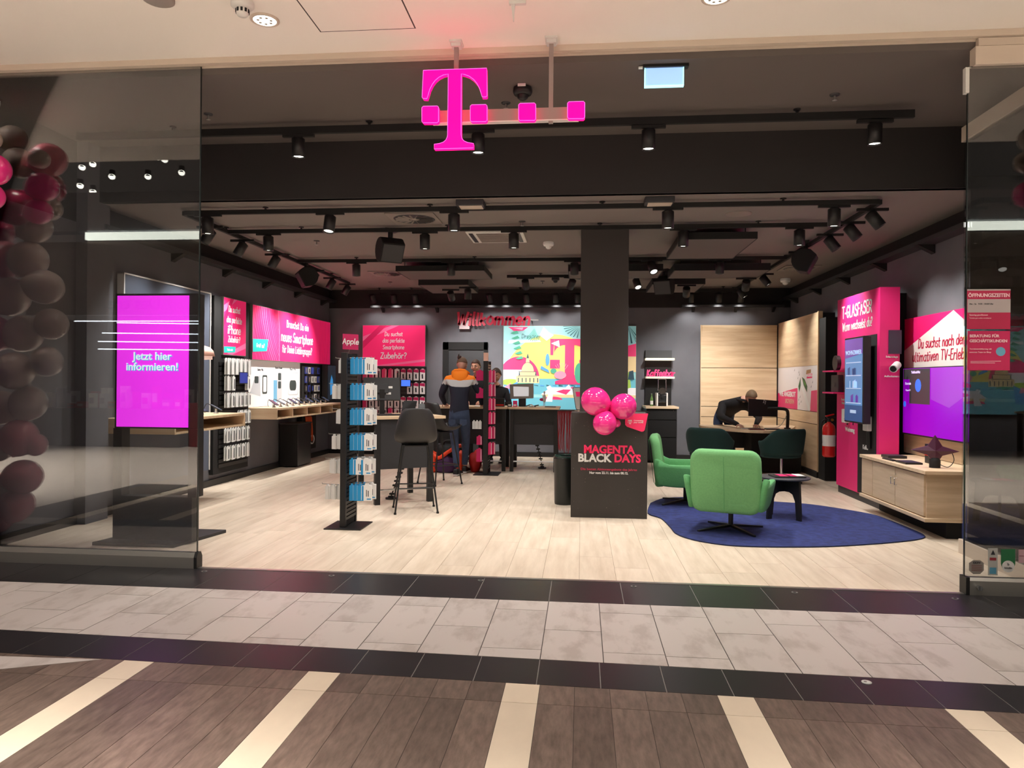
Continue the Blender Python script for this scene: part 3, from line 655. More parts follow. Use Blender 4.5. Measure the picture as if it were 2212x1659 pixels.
for a in ((450, 246, 3.87, 'sprinkler head on upper ceiling beside the left glass edge'), (1093, 222, 3.87, 'sprinkler head on upper ceiling left of the dome detector'), (1803, 204, 3.87, 'sprinkler head on upper ceiling at the right'), (1128, 478, 3.3, 'sprinkler head between the first two cross tracks'), (684, 520, 3.3, 'sprinkler head behind second cross track at left'), (843, 609, 3.3, 'sprinkler head at back left by the vent'), (1172, 607, 3.3, 'tiny sprinkler head near the back dome detector')): sprinkler(*a)
def dome(p, s, label, m=M_black):
    t = thing('dome_detector', p, label, 'detector')
    mb = MB(); mb.lathe([(0.075*s, 0), (0.08*s, -0.03*s), (0.07*s, -0.055*s), (0.045*s, -0.06*s)], p, 24); mb.build('housing', m, t)
    mb = MB(); mb.lathe([(0.045*s, -0.058*s), (0.04*s, -0.085*s), (0.02*s, -0.1*s), (0, -0.102*s)], p, 20); mb.build('dome', m, t)
p = atz(1129, 190, 3.87); dome(p, 1.0, 'black dome smoke detector hanging from upper ceiling left of the fourth square'); MB().box(p.x-0.032, p.x+0.032, p.y-0.1, p.y-0.09, 3.848, 3.868).build('label_plate', M_white, bpy.data.objects['dome_detector'])
p = atz(1185, 523, 3.3); dome(p, 0.9, 'white dome detector on the ceiling left of the column', M_white)
p = atz(1200, 600, 3.3); dome(p, 0.9, 'small dark dome detector over the welcome wall')
p = atz(1745, 617, 3.3); p = Vector((3.5, 13.0, 3.3)); dome(p, 1.1, 'white dome detector near the right cove', M_white)
def ac_box(px0, px1, label):
    a = aty(px0, 437, 7.3).x; b = aty(px1, 437, 7.3).x
    t = thing('air_curtain', ((a+b)/2, 7.3, 3.3), label, 'sensor'); MB().box(a, b, 7.2, 7.42, 3.24, 3.3).build('casing', M_char, t, bev=0.006)
    MB().box(a+0.03, b-0.02, 7.22, 7.36, 3.235, 3.241).build('grille', M_beige, t)
ac_box(988, 1047, 'flat dark box under the ceiling just behind bulkhead, left one'); ac_box(1392, 1455, 'flat dark box under the ceiling just behind bulkhead, right one')
def speaker(c, yaw_, label, tilt=0.5):
    t = thing('wedge_speaker', c, label, 'speaker', None, yaw_)
    mb = MB(); mb.cyl((0, 0, 0.12), (0, 0, -0.02), 0.03, 10); mb.box(-0.08, 0.08, -0.05, 0.05, 0.1, 0.14); mb.build('bracket', M_black, t, world=False)
    R = Matrix.Rotation(tilt, 3, 'X')
    mb = MB(); P = [(0.0+0.13*math.cos(a), 0.0+0.16*math.sin(a)) for a in [PI*k/10 for k in range(11)]]
    P = [(-0.12, -0.1)]+[(0.15*math.cos(PI-k*PI/10), 0.16*math.sin(PI-k*PI/10)) for k in range(11)]+[(0.12, -0.1)]
    mb.prism([R @ Vector((0.0+0.14, q[1], q[0]))+Vector((0, 0, -0.12)) for q in P], R @ Vector((-0.28, 0, 0))); mb.build('cabinet', M_blackm, t, world=False, bev=0.01)
    mb = MB(); mb.obox(R @ Vector((0, -0.102, 0))+Vector((0, 0, -0.12)), R @ Vector((1, 0, 0)), R @ Vector((0, 0, 1)), R @ Vector((0, 1, 0)), 0.125, 0.105, 0.003); mb.build('grille', M_char, t, world=False)
speaker((-2.3, 8.55, 3.16), 0.6, 'black wedge speaker hanging under second cross track, left of centre'); speaker((-4.2, 10.75, 3.16), -1.0, 'black wedge speaker on the left side track'); speaker((2.83, 9.6, 3.16), 1.2, 'black wedge speaker on the right side track'); speaker((1.3, 11.85, 3.16), -0.4, 'black wedge speaker near the coffee corner panel')
# ------------------------------------------------------------------ exit sign
EY = 5.56
t = thing('exit_sign', (0.6, EY, 3.87), 'glowing pale blue blank emergency sign under the upper ceiling', 'sign')
p0 = aty(1394, 139, EY); p1 = aty(1475, 184, EY)
MB().box(p0.x, p1.x, EY-0.01, EY+0.02, p1.z, 3.848).build('light_plate', mat('exit_glow', (150, 190, 238), 0.5, emit=0.95), t)
e = mat('exit_edge', (170, 245, 255), 0.4, emit=1.4)
MB().box(p0.x-0.006, p0.x, EY-0.015, EY+0.02, p1.z, 3.85).box(p1.x, p1.x+0.006, EY-0.015, EY+0.02, p1.z, 3.85).box(p0.x-0.006, p1.x+0.006, EY-0.015, EY+0.02, p1.z-0.008, p1.z).build('edge_strip', e, t)
MB().box(p0.x-0.02, p1.x+0.04, EY-0.03, EY+0.03, 3.848, 3.87).build('mounting_box', M_black, t); mb = MB(); mb.cyl((p0.x-0.02, EY, 3.858), (p0.x-0.05, EY, 3.858), 0.011, 10); mb.build('test_lamp', M_white, t)
# ------------------------------------------------------------------ hanging magenta T sign
TY = 5.25
t = thing('hanging_letter_sign', (-0.6, TY, 3.95), 'glowing magenta serif letter T with four magenta squares hung from the mall ceiling', 'sign')
E_mag = mat('sign_magenta', (255, 2, 100), 0.4, emit=3.0, spec=0.1); E_edge = mat('sign_edge', (255, 100, 205), 0.4, emit=1.2)
def zp(a, b): p = aty(700+a/3.16, b/3.16, TY-0.03); return (p.x, p.z)
out = [(678,480),(1110,465),(1113,655),(1105,662),(1080,662),(1073,640),(1062,605),(1045,572),(1022,543),(990,520),(960,509),(937,504),(936,800),(936,920),(941,945),(955,962),(980,973),(1020,979),(1020,1010),(752,1017),(752,985),(790,979),(815,970),(832,955),(841,935),(843,920),(846,700),(848,506),(815,512),(785,527),(760,548),(740,575),(722,610),(712,645),(703,674),(675,672),(669,664)]
P = [zp(a, b) for a, b in out]
def glyph(P, nm, parent, d=0.045, inset=0.006):
    cx = sum(p[0] for p in P)/len(P); cz = sum(p[1] for p in P)/len(P)
    mb = MB(); mb.prism([(p[0], TY-0.03, p[1]) for p in P], (0, d, 0)); o = mb.build(nm, E_mag, parent)
    e_ = MB(); Q = P+[P[0]]; e_.tube([(p[0], TY-0.031, p[1]) for p in Q], 0.0022, 5, cap=False, smooth=False); e_.build('glowing_edge', E_edge, o)
    return o
glyph(P, 'letter', t)
for (a0, a1, b0, b1) in ((668, 782, 723, 838), (998, 1113, 713, 830), (1328, 1445, 703, 822), (1662, 1780, 692, 810)):
    A = zp(a0, b0+3); B = zp(a1, b1); C_ = zp(a1, b0); D_ = zp(a0, b1+1)
    r = 0.01; Pq = [(A[0], A[1]-r), (A[0]+r, A[1]), (C_[0]-r, C_[1]), (C_[0], C_[1]-r), (B[0], B[1]+r), (B[0]-r, B[1]), (D_[0]+r, D_[1]), (D_[0], D_[1]+r)]
    glyph(Pq, 'square', t)
A = aty(935, 240, TY+0.05); B = aty(1250, 252, TY+0.05)
mb = MB(); z0 = aty(1100, 262, TY+0.05).z; z1 = aty(1100, 236, TY+0.05).z
MB().box(A.x, B.x, TY+0.035, TY+0.075, z0, z1).build('carrier_bar', mat('bar_grey', (150, 134, 130), 0.5), t, bev=0.003)
MB().box(A.x, B.x, TY+0.03, TY+0.08, z0-0.008, z0).build('bar_lip', M_offw, t)
for a in (986, 1191):
    x = aty(a, 105, TY+0.05).x; zz = aty(a, 266 if a > 1100 else 250, TY+0.05).z
    MB().box(x-0.016, x+0.016, TY+0.04, TY+0.07, zz, 3.96).build('hanger_rod', mat('bar_grey', (150, 134, 130), 0.5), t)
    MB().box(x-0.045, x+0.045, TY+0.0, TY+0.11, 3.965, 3.98).box(x-0.035, x+0.035, TY+0.02, TY+0.09, 3.94, 3.965).build('hanger_plate', M_offw, t)
# ------------------------------------------------------------------ banners
def swirls(mb, fr, a0, a1, b0, b1, n, m, seed=1, bend=0.5):
    r = random.Random(seed)
    for k in range(n):
        f = k/n; s0 = a0+(a1-a0)*(f**0.8); P = []
        for i in range(13):
            tt = i/12; b = b0+(b1-b0)*tt; a = s0+(a1-a0)*bend*(1-tt)**2*(0.3+0.7*f)-(a1-a0)*0.25*tt*(1-f)
            P.append((min(max(a, a0+0.01), a1-0.01), b))
        w = r.uniform(0.003, 0.014)*(b1-b0)
        for p, q in zip(P[:-1], P[1:]): fr.poly(mb, [(p[0]-w, p[1]), (p[0]+w, p[1]), (q[0]+w, q[1]), (q[0]-w, q[1])], 0.0032+k*0.00005, m)
def banner(name, fr, w, h, label, th=0.05, tex=None):
    t = thing(name, fr(w/2, 0, 0), label, 'banner')
    mb = MB(); fr.box(mb, 0, w, 0, h, -th, 0); mb.build('lightbox_frame', M_alu, t)
    mb = MB(); fr.poly(mb, [(0.01, 0.01), (w-0.01, 0.01), (w-0.01, h-0.01), (0.01, h-0.01)], 0.001); mb.build('print', M_banner, t)
    return t
# left wall, narrow banner
f = left_wall(9.75, 1.82, -5.0); t = banner('light_banner', f, 0.69, 0.82, 'narrow magenta light banner on left wall over the phone case rack')
mb = MB(); f.poly(mb, [(0.01, 0.6), (0.4, 0.81), (0.25, 0.81), (0.01, 0.7)], 0.002, 1); f.poly(mb, [(0.01, 0.4), (0.3, 0.81), (0.2, 0.81), (0.01, 0.52)], 0.0025, 0); f.poly(mb, [(0.25, 0.01), (0.68, 0.12), (0.68, 0.2), (0.1, 0.02)], 0.002, 1); mb.build('print_swirls', [M_bannerd, M_bannerl], t)
mb = MB(); hand(mb, 'Du suchst', f, 0.32, 0.62, 0.085, 0.14, fit=0.36); hand(mb, 'das perfekte', f, 0.32, 0.47, 0.085, 0.14, fit=0.46); hand(mb, 'iPhone', f, 0.32, 0.31, 0.115, 0.14, fit=0.4); hand(mb, 'Zubehör?', f, 0.32, 0.19, 0.085, 0.14, fit=0.37); mb.build('lettering', M_litwhite, t)
mb = MB(); f.poly(mb, [(0.01, 0.03), (0.34, 0.05), (0.36, 0.13), (0.01, 0.12)], 0.006); mb.build('price_flash', M_teal, t)
mb = MB(); hand(mb, 'Teste mich', f, 0.18, 0.065, 0.03, 0.16, c0=0.007, c1=0.009) if all(c in G for c in 'Teste mich') else None; mb.build('flash_lettering', M_litwhite, t)
# left wall, wide banner
f = left_wall(10.65, 1.78, -5.0); t = banner('light_banner', f, 3.45, 0.85, 'wide magenta light banner over the long phone counter on left wall')
mb = MB(); swirls(mb, f, 0.02, 1.0, 0.01, 0.84, 16, 0, 4); swirls(mb, f, 2.85, 3.42, 0.01, 0.84, 9, 1, 5, -0.3); mb.build('print_swirls', [M_bannerl, M_bannerd], t)['kind'] = 'stuff'
mb = MB(); hand(mb, 'Brauchst Du ein', f, 1.78, 0.59, 0.12, 0.13, fit=1.0); hand(mb, 'neues Smartphone', f, 1.78, 0.35, 0.16, 0.14, fit=1.45); hand(mb, 'für Deine Lieblingsapps?', f, 1.78, 0.16, 0.12, 0.13, fit=1.35); mb.build('lettering', M_litwhite, t)
mb = MB(); f.poly(mb, [(0.01, 0.12), (0.5, 0.15), (0.56, 0.34), (0.01, 0.32)], 0.006); mb.build('price_flash', M_teal, t)
mb = MB(); hand(mb, 'Greif zu?', f, 0.27, 0.2, 0.06, 0.17, c0=0.007, c1=0.009); mb.build('flash_lettering', M_litwhite, t)
# back wall banner
f = front(-4.39, 14.25, 1.76); t = banner('light_banner', f, 1.29, 0.83, 'magenta light banner on back wall over the accessory wall')
mb = MB(); f.poly(mb, [(0.01, 0.5), (0.75, 0.82), (0.6, 0.82), (0.01, 0.6)], 0.002, 1); f.poly(mb, [(0.01, 0.35), (0.5, 0.82), (0.35, 0.82), (0.01, 0.5)], 0.0025, 0); f.poly(mb, [(0.5, 0.01), (1.28, 0.1), (1.28, 0.15), (0.2, 0.01)], 0.002, 1); mb.build('print_swirls', [M_bannerd, M_bannerl], t)
mb = MB(); hand(mb, 'Du suchst', f, 0.64, 0.61, 0.08, 0.14, fit=0.37); hand(mb, 'das perfekte', f, 0.64, 0.48, 0.08, 0.14, fit=0.45); hand(mb, 'Smartphone', f, 0.64, 0.345, 0.08, 0.14, fit=0.44); hand(mb, 'Zubehör?', f, 0.64, 0.16, 0.115, 0.16, fit=0.54); mb.build('lettering', M_litwhite, t)
# ------------------------------------------------------------------ packages
def pack_mesh(w, h, d, base, dark, tabh=0.02, style=0):
    """hanging packet in local frame: x right, z up (hangs from z=0), front face y=-d/2"""
    mb = MB(); P = [(-w/2, -tabh), (-w/2, -h), (w/2, -h), (w/2, -tabh), (w*0.22, -tabh*0.8), (w*0.16, 0), (-w*0.16, 0), (-w*0.22, -tabh*0.8)]
    mb.prism([(a, -d/2, b) for a, b in P], (0, d, 0), 0)
    e = -d/2-0.0006
    if style == 0:   # phone case: printed dark device with camera
        Q = [(a, b-h*0.56) for a, b in rrect(-w*0.02, w*0.36, -h*0.34, h*0.34, w*0.06, 3)]; mb.poly([(a, e, b) for a, b in reversed(Q)][::-1], 1)
        mb.poly([(a, e-0.0004, b) for a, b in ((0.02*w, -h*0.36), (0.02*w, -h*0.27), (w*0.14, -h*0.27), (w*0.14, -h*0.36))], 2)
    elif style == 1:  # coloured head, small dark item
        mb.poly([(a, e, b) for a, b in ((-w/2, -h*0.3), (w/2, -h*0.36), (w/2, -tabh), (-w/2, -tabh))], 2)
        mb.poly([(a, e-0.0003, b) for a, b in ((-w*0.12, -h*0.85), (w*0.16, -h*0.85), (w*0.1, -h*0.45), (-w*0.18, -h*0.5))], 1)
    elif style == 2:  # side band
        mb.poly([(a, e, b) for a, b in ((-w/2, -h), (-w*0.3, -h), (-w*0.3, -tabh), (-w/2, -tabh))], 2)
        mb.poly([(a, e-0.0003, b) for a, b in ((-w*0.05, -h*0.75), (w*0.02, -h*0.75), (w*0.02, -h*0.35), (-w*0.05, -h*0.35))], 1)
        mb.poly([(a, e-0.0003, b) for a, b in ((w*0.12, -h*0.75), (w*0.2, -h*0.75), (w*0.2, -h*0.4), (w*0.12, -h*0.4))], 1)
        mb.poly([(a, e-0.0004, b) for a, b in ((w*0.02, -h*0.93), (w*0.42, -h*0.93), (w*0.42, -h*0.86), (w*0.02, -h*0.86))], 2)
    elif style == 3:  # plain colour with white edge line
        mb.poly([(a, e, b) for a, b in ((w*0.28, -h*0.96), (w*0.4, -h*0.96), (w*0.4, -h*0.1), (w*0.28, -h*0.1))], 2)
    me = mb
    return me
PK = {}
def packet(key, loc, rz, label, group, w=0.09, h=0.2, d=0.02, base=None, dark=None, acc=None, style=0, name='hanging_packet'):
    if key not in PK:
        o = pack_mesh(w, h, d, base, dark, style=style).build(name, [base or M_white, dark or M_ink, acc or M_offw]); PK[key] = o
    else:
        o = PK[key].copy(); COL.objects.link(o)
    o.location = loc; o.rotation_euler = (0, 0, rz); tag(o, label, 'packet', group); return o
def hook(mb, a, b, r=0.0035): mb.tube([a, b, Vector(b)+Vector((0, 0, 0.012))], r, 5)
# rack 1: phone case wall on the left
rk = thing('phone_case_rack', (-5.0, 10.1, 0.15), 'tall dark slatwall rack full of phone cases on left wall', 'rack')
MB().box(-5.09, -5.03, 9.55, 10.6, 0.16, 2.63).build('back_board', M_blackm, rk, bev=0.004)
sl_ = MB()
for k in range(22):
    z = 0.24+k*0.068
    if z < 1.78: sl_.box(-5.03, -5.018, 9.68, 10.56, z, z+0.05)
tag(sl_.build('slatwall', M_black, rk), None, None, None, 'stuff')
rows = [(1.78, 6, 0.235, [0, 0, 0, 0, 0, 0], 'top row'), (1.53, 5, 0.21, [0, 1, -1, -1, 1], 'second row'), (1.29, 6, 0.21, [0, 1, 0, 1, 1, 1], 'third row'), (1.03, 5, 0.2, [-1, -1, -1, 1, 1, 1], 'fourth row, beside the wooden counter'), (0.79, 5, 0.205, [1, 1, 1, 1, 1], 'fifth row'), (0.54, 5, 0.205, [1, 1, 1, 1, 0], 'bottom row')]
hk = Hooks()
ord_ = ('nearest', 'second', 'third', 'fourth', 'fifth', 'sixth')
for z, n, h, pat, lb in rows:
    for i, s in enumerate(pat):
        y = 9.76+i*(0.78/len(pat))+0.04
        if s < 0: continue
        for q in range(2):
            packet('case%d%d' % (s, round(h*1000)), (-4.99+q*0.03+0.01, y+q*0.012, z), -PI/2+PI+0.15, '%s phone case packet%s, left wall rack, %s, %s from front' % ('plain white' if s == 0 else 'dark', '' if q else ', rear one', lb.split(',')[0], ord_[i]), 'phone case packets on left wall rack', 0.105, h, 0.012, M_white, M_ink, M_char, 0 if s else 3)
        hook(hk, Vector((-5.02, y, z-0.012)), Vector((-4.93, y, z-0.008)))
hk.build('hook', M_alu, rk)
t = thing('info_tablet', (-4.95, 10.25, 1.45), 'small dark blue tablet on the left wall phone case rack', 'tablet')
mb = MB(); mb.obox((-4.93, 10.22, 1.5), (0, 1, 0), (0, 0, 1), (1, 0, 0), 0.13, 0.085, 0.006); mb.build('casing', M_black, t, bev=0.003)
mb = MB(); mb.obox((-4.923, 10.22, 1.5), (0, 1, 0), (0, 0, 1), (1, 0, 0), 0.12, 0.075, 0.0005); mb.build('screen', mat('screen_navy', (44, 54, 132), 0.3, emit=0.6), t); MB().box(-5.0, -4.93, 10.2, 10.24, 1.46, 1.5).build('arm', M_black, t)
# wall panel board behind the stele + wooden counters
t = thing('wall_board', (-5.03, 8.5, 1.3), 'tall blue-grey wall board with pale metal edge behind the magenta screen', 'board')
MB().box(-5.09, -5.02, 7.55, 9.42, 0.25, 2.63).build('board', mat('board_blue_grey', (84, 92, 108), 0.5), t)
MB().box(-5.09, -5.01, 7.54, 7.56, 0.25, 2.64).box(-5.09, -5.01, 9.41, 9.43, 0.25, 2.64).box(-5.09, -5.01, 7.54, 9.43, 2.63, 2.645).build('edge_trim', M_offw, t)
def cell_counter(y0, y1, z0, z1, xf, cells, label, endwall=True):
    t = thing('phone_counter', (-5.1, (y0+y1)/2, z0), label, 'counter')
    MB().box(-5.1, xf, y0, y1, z1-0.03, z1).build('top', M_oakx, t, bev=0.002); MB().box(-5.1, xf, y0, y1, z0, z0+0.022).build('bottom', M_oakx, t)
    MB().box(-5.1, xf, y0, y0+0.022, z0+0.022, z1-0.03).build('side', M_oakx, t); MB().box(-5.1, xf, y1-0.022, y1, z0+0.022, z1-0.03).build('side', M_oakx, t)
    MB().box(-5.1, -4.99, y0+0.022, y1-0.022, z0+0.022, z1-0.03).build('back', M_oakx, t)
    for k in range(1, cells):
        y = y0+(y1-y0)*k/cells; MB().box(-5.1, xf-0.005, y-0.012, y+0.012, z0+0.022, z1-0.03).build('divider', M_oakx, t)
    return t
cell_counter(7.35, 8.98, 0.885, 1.05, -4.3, 1, 'shorter oak phone counter on left wall, beside the magenta screen')
cell_counter(10.6, 13.7, 0.875, 1.045, -4.58, 5, 'long oak phone counter with open compartments on left wall')
MB().box(-5.1, -4.42, 7.6, 9.0, 0.1, 0.7).v  # (nothing linked)
# posters / screens behind counter
f = left_wall(10.66, 1.05, -5.06); t = thing('product_poster', f(1, 0, 0), 'white lit phone poster behind the long oak counter', 'poster')
mb = MB(); f.box(mb, 0, 2.03, 0, 0.74, -0.03, 0); mb.build('poster_board', M_alu, t)
mb = MB(); f.poly(mb, [(0, 0), (2.03, 0), (2.03, 0.74), (0, 0.74)], 0.001, 0)
g1 = mat('print_grey', (176, 178, 182), 0.6, emit=0.3); g2 = mat('print_blue', (96, 150, 182), 0.6, emit=0.3); g3 = mat('print_dark_green', (52, 62, 60), 0.6, emit=0.15)
f.poly(mb, [(0.05, 0.22), (0.42, 0.16), (0.4, 0.5), (0.18, 0.42)], 0.002, 1); f.poly(mb, rrect(0.48, 0.66, 0.2, 0.5, 0.03), 0.003, 3); f.poly(mb, rrect(0.51, 0.63, 0.23, 0.47, 0.02), 0.0035, 0)
f.poly(mb, rrect(0.2, 0.34, 0.37, 0.48, 0.02), 0.003, 3)
f.poly(mb, [(0.9, 0.06), (1.05, 0.06), (1.05, 0.42), (0.9, 0.42)], 0.002, 2); f.poly(mb, rrect(1.04, 1.24, 0.1, 0.56, 0.03), 0.003, 1); f.poly(mb, rrect(1.08, 1.2, 0.42, 0.54, 0.02), 0.0035, 3); f.poly(mb, rrect(1.08, 1.2, 0.28, 0.4, 0.02), 0.0035, 3)
f.poly(mb, rrect(1.5, 1.95, 0.16, 0.56, 0.05), 0.002, 1); f.poly(mb, rrect(1.515, 1.935, 0.175, 0.545, 0.045), 0.0025, 0); f.poly(mb, rrect(1.56, 1.86, 0.24, 0.42, 0.07), 0.003, 3)
mb.build('print', [M_litwhite, g1, g2, g3], t)
text('Galaxy Flip', f, 0.4, 0.56, 0.035, M_ink, t, bold=0.01); text('Xperia 16 mini', f, 1.1, 0.6, 0.035, M_ink, t, bold=0.01); text('Pixel 9 Pro', f, 1.7, 0.58, 0.045, M_ink, t)
# dark accessories board right of poster
f = left_wall(12.72, 1.05, -5.03); t = thing('accessory_board', f(0.5, 0, 0), 'dark board of phone cases behind far end of the long oak counter', 'board')
mb = MB(); f.box(mb, 0, 1.35, -0.0, 0.74, -0.06, 0); mb.build('back_board', M_blackm, t)
rr = random.Random(8)
for r_ in range(4):
    for c_ in range(5):
        a = 0.1+c_*0.16; b = 0.66-r_*0.165; mb = MB(); f.box(mb, a, a+0.1, b-0.12, b, 0.005, 0.02); f.poly(mb, rrect(a+0.02, a+0.08, b-0.1, b-0.02, 0.01, 3), 0.021, 1)
        tag(mb.build('small_packet', [rr.choice([M_char, mat('case_blue', (60, 74, 160), 0.4), M_black, M_offw]), rr.choice([M_black, M_alu, mat('case_blue', (60, 74, 160), 0.4)])]), 'small dark phone case packet on the board at far end of left wall', 'packet', 'packets on the far left board')
t = thing('info_screen', (-4.95, 13.4, 1.4), 'upright dark info screen with blue figure at the far end of left wall', 'screen')
MB().box(-5.0, -4.88, 13.62, 14.1, 1.08, 1.78).build('casing', M_black, t, bev=0.01)
f = left_wall(13.62, 1.08, -4.88); mb = MB(); f.poly(mb, [(0.02, 0.02), (0.46, 0.02), (0.46, 0.68), (0.02, 0.68)], 0.002, 0); f.poly(mb, [(0.16, 0.1), (0.34, 0.15), (0.3, 0.4), (0.22, 0.5), (0.14, 0.35)], 0.003, 1); mb.build('screen', [mat('scr_slate', (48, 58, 70), 0.3, emit=0.4), mat('scr_blue', (60, 140, 200), 0.4, emit=0.8)], t)
# black drawer box and orange mini rack under counter 2
t = thing('black_bin_box', (-4.9, 12.3, 0), 'black floor box under the long oak counter', 'box'); MB().box(-5.07, -4.75, 11.85, 12.45, 0.02, 0.72).build('body', M_black, t, bev=0.008); MB().box(-5.08, -4.74, 11.84, 12.46, 0.72, 0.74).build('lid', M_char, t); MB().box(-5.0, -4.8, 11.9, 12.4, 0.0, 0.02).build('foot', M_black, t)
t = thing('lanyard_display', (-4.98, 12.9, 0.5), 'dark panel of orange lanyards and a round white strap under the long oak counter', 'display'); MB().box(-5.09, -5.0, 12.65, 13.35, 0.2, 0.86).build('board', M_blackm, t)
mo = mat('lanyard_orange', (206, 84, 40), 0.7)
for i, y in enumerate((12.74, 12.82, 12.9, 12.98)):
    mb = MB(); mb.tube(curve_pts([(-4.97, y, 0.82), (-4.95, y+0.03, 0.6), (-4.95, y+0.01*i, 0.44-0.03*i), (-4.95, y+0.06, 0.5), (-4.96, y+0.02, 0.8)]), 0.012, 5); tag(mb.build('lanyard', mo, t), None)
mb = MB(); mb.tube([(-4.96, 13.05+0.1*math.cos(a), 0.38+0.08*math.sin(a)) for a in [k*PI/8 for k in range(17)]], 0.01, 6); mb.build('round_strap', M_white, t)
# phones on counters
def make_phone():
    t = thing('display_phone', (0, 0, 0), 'x', 'phone')
    mb = MB(); mb.lathe([(0.03, 0), (0.03, 0.012), (0.014, 0.02), (0.012, 0.06)], (0, 0, 0), 12); mb.build('stand', M_offw, t, world=False)
    R = Matrix.Rotation(0.5, 3, 'Y'); mb = MB(); mb.obox((0, 0, 0.075), R @ Vector((1, 0, 0)), (0, 1, 0), R @ Vector((0, 0, 1)), 0.078, 0.037, 0.0045); mb.build('phone_body', M_black, t, world=False, bev=0.002)
    mb = MB(); mb.obox(R @ Vector((0, 0, 0.0055))+Vector((0, 0, 0.075)), R @ Vector((1, 0, 0)), (0, 1, 0), R @ Vector((0, 0, 1)), 0.073, 0.033, 0.0005); mb.build('screen', mat('phone_screen', (60, 66, 84), 0.15, emit=0.3), t, world=False)
    mb = MB(); mb.tube(curve_pts([(-0.06, 0.01, 0.1), (-0.12, 0.03, 0.12), (-0.16, 0.05, 0.05), (-0.15, 0.06, 0.006)]), 0.004, 5); mb.build('security_cable', M_black, t, world=False)
    return t
ph = make_phone(); first = True
for i, y in enumerate((10.95, 11.2, 11.45, 11.7, 11.95, 12.2, 12.45, 12.75, 13.0, 13.25)):
    o = ph if first else dup(ph); first = False
    o.location = (-4.78, y, 1.045); o.rotation_euler = (0, 0, 0.25*(i % 3-1)); o['label'] = 'display phone on a white stand on the long oak counter, %s from the front' % ('first', 'second', 'third', 'fourth', 'fifth', 'sixth', 'seventh', 'eighth', 'ninth', 'last')[i]; o['group'] = 'display phones on the long counter'
for i, y in enumerate((7.7, 8.0, 8.35, 8.7)):
    o = dup(ph); o.location = (-4.55, y, 1.05); o.rotation_euler = (0, 0, 0.4*(i % 2)-0.2); o['label'] = 'display phone on the short oak counter by the glass, %s from the front' % ('first', 'second', 'third', 'last')[i]; o['group'] = 'display phones on the short counter'
t = thing('wall_lamp', (-4.75, 8.5, 1.75), 'pale pink half-dome lamp shade above the short oak counter', 'lamp')
mb = MB(); mb.lathe([(0.02, 0.13), (0.08, 0.11), (0.12, 0.07), (0.14, 0.0), (0.135, 0.0)], (-4.62, 8.5, 1.76), 24); mb.build('lamp_shade', mat('pale_pink', (226, 178, 164), 0.4), t); mb = MB(); mb.lathe([(0.11, 0), (0.11, -0.04), (0, -0.045)], (-4.62, 8.5, 1.76), 20); mb.build('diffuser', mat('pink_diff', (236, 206, 196), 0.4, emit=0.4), t); mb = MB(); mb.tube([(-5.02, 8.5, 1.9), (-4.62, 8.5, 1.9), (-4.62, 8.5, 1.88)], 0.008); mb.build('arm', M_black, t)
# wall socket
t = thing('wall_socket', (-5.07, 7.9, 0.3), 'small wall socket low on left wall behind the glass', 'socket'); p = atx(201, 1050, -5.05)
MB().box(-5.1, -5.07, p.y-0.05, p.y+0.05, p.z-0.06, p.z+0.06).build('plate', M_offw, t, bev=0.004); MB().box(-5.075, -5.064, p.y-0.035, p.y+0.035, p.z-0.045, p.z+0.045).build('socket_insert', M_black, t)
# ------------------------------------------------------------------ magenta stele
t = thing('digital_stele', (-3.85, 6.25, 0), 'freestanding black stele with glowing magenta screen behind left glass', 'screen')
E_scr = mat('stele_screen', (240, 52, 240), 0.3, emit=1.15, spec=0.3)
mb = MB(); mb.prism([(-4.30, 6.05, 0.0), (-3.54, 6.05, 0.0), (-3.40, 6.72, 0.0), (-4.16, 6.72, 0.0)], (0, 0, 0.03)); mb.build('base_plate', M_char, t, bev=0.004)
MB().box(-4.21, -3.46, 6.2, 6.32, 0.03, 0.42).build('plinth', M_black, t); MB().box(-4.21, -4.13, 6.2, 6.32, 0.42, 1.03).build('post', M_black, t); MB().box(-3.5, -3.42, 6.2, 6.32, 0.42, 1.03).build('post', M_black, t)
MB().box(-4.2, -3.42, 6.2, 6.32, 1.03, 2.245).build('housing', M_black, t, bev=0.004); MB().box(-4.175, -3.5, 6.19, 6.2, 1.045, 2.225).build('screen_panel', E_scr, t)
f = front(-4.175, 6.19, 1.045); mt = mat('stele_text', (235, 255, 255), 0.4, emit=1.0); ms = mat('stele_shadow', (60, 200, 230), 0.4, emit=0.7)
for body, b in (('Jetzt hier', 0.585), ('informieren!', 0.49)):
    text(body, f, 0.337, b, 0.072, mt, t, bold=0.022, c=0.004); text(body, f, 0.344, b-0.006, 0.072, ms, t, bold=0.022, c=0.002)
# ------------------------------------------------------------------ back wall: welcome lettering, mural, accessory wall
f = front(-2.46, 14.12, 2.57)
mb = MB(); xe = hand(mb, 'Willkommen', f, 0.0, 0.02, 0.235, 0.2, wid=0.98, slant=0.14, c0=-0.01, c1=0.02, align='L', jit=0.05)
t = thing('welcome_lettering', f(0.8, 0, 0), 'raised brush lettering reading Willkommen above the back room door', 'sign')
MB().box(-2.4, -0.85, 14.14, 14.155, 2.67, 2.69).build('rail', M_alu, t)
for x in (-2.3, -1.0): MB().box(x, x+0.02, 14.15, 14.3, 2.67, 2.69).build('wall_arm', M_alu, t)
mb.build('letters', mat('welcome_red', (206, 40, 74), 0.5), t); MB().box(-2.41, -2.2, 14.14, 14.15, 2.5, 2.72).build('backing_plate', mat('pink_grey_acrylic', (198, 176, 180), 0.4), t, bev=0.01)
f = front(-1.55, 14.26, 0.93); W_, H_ = 2.6, 1.65
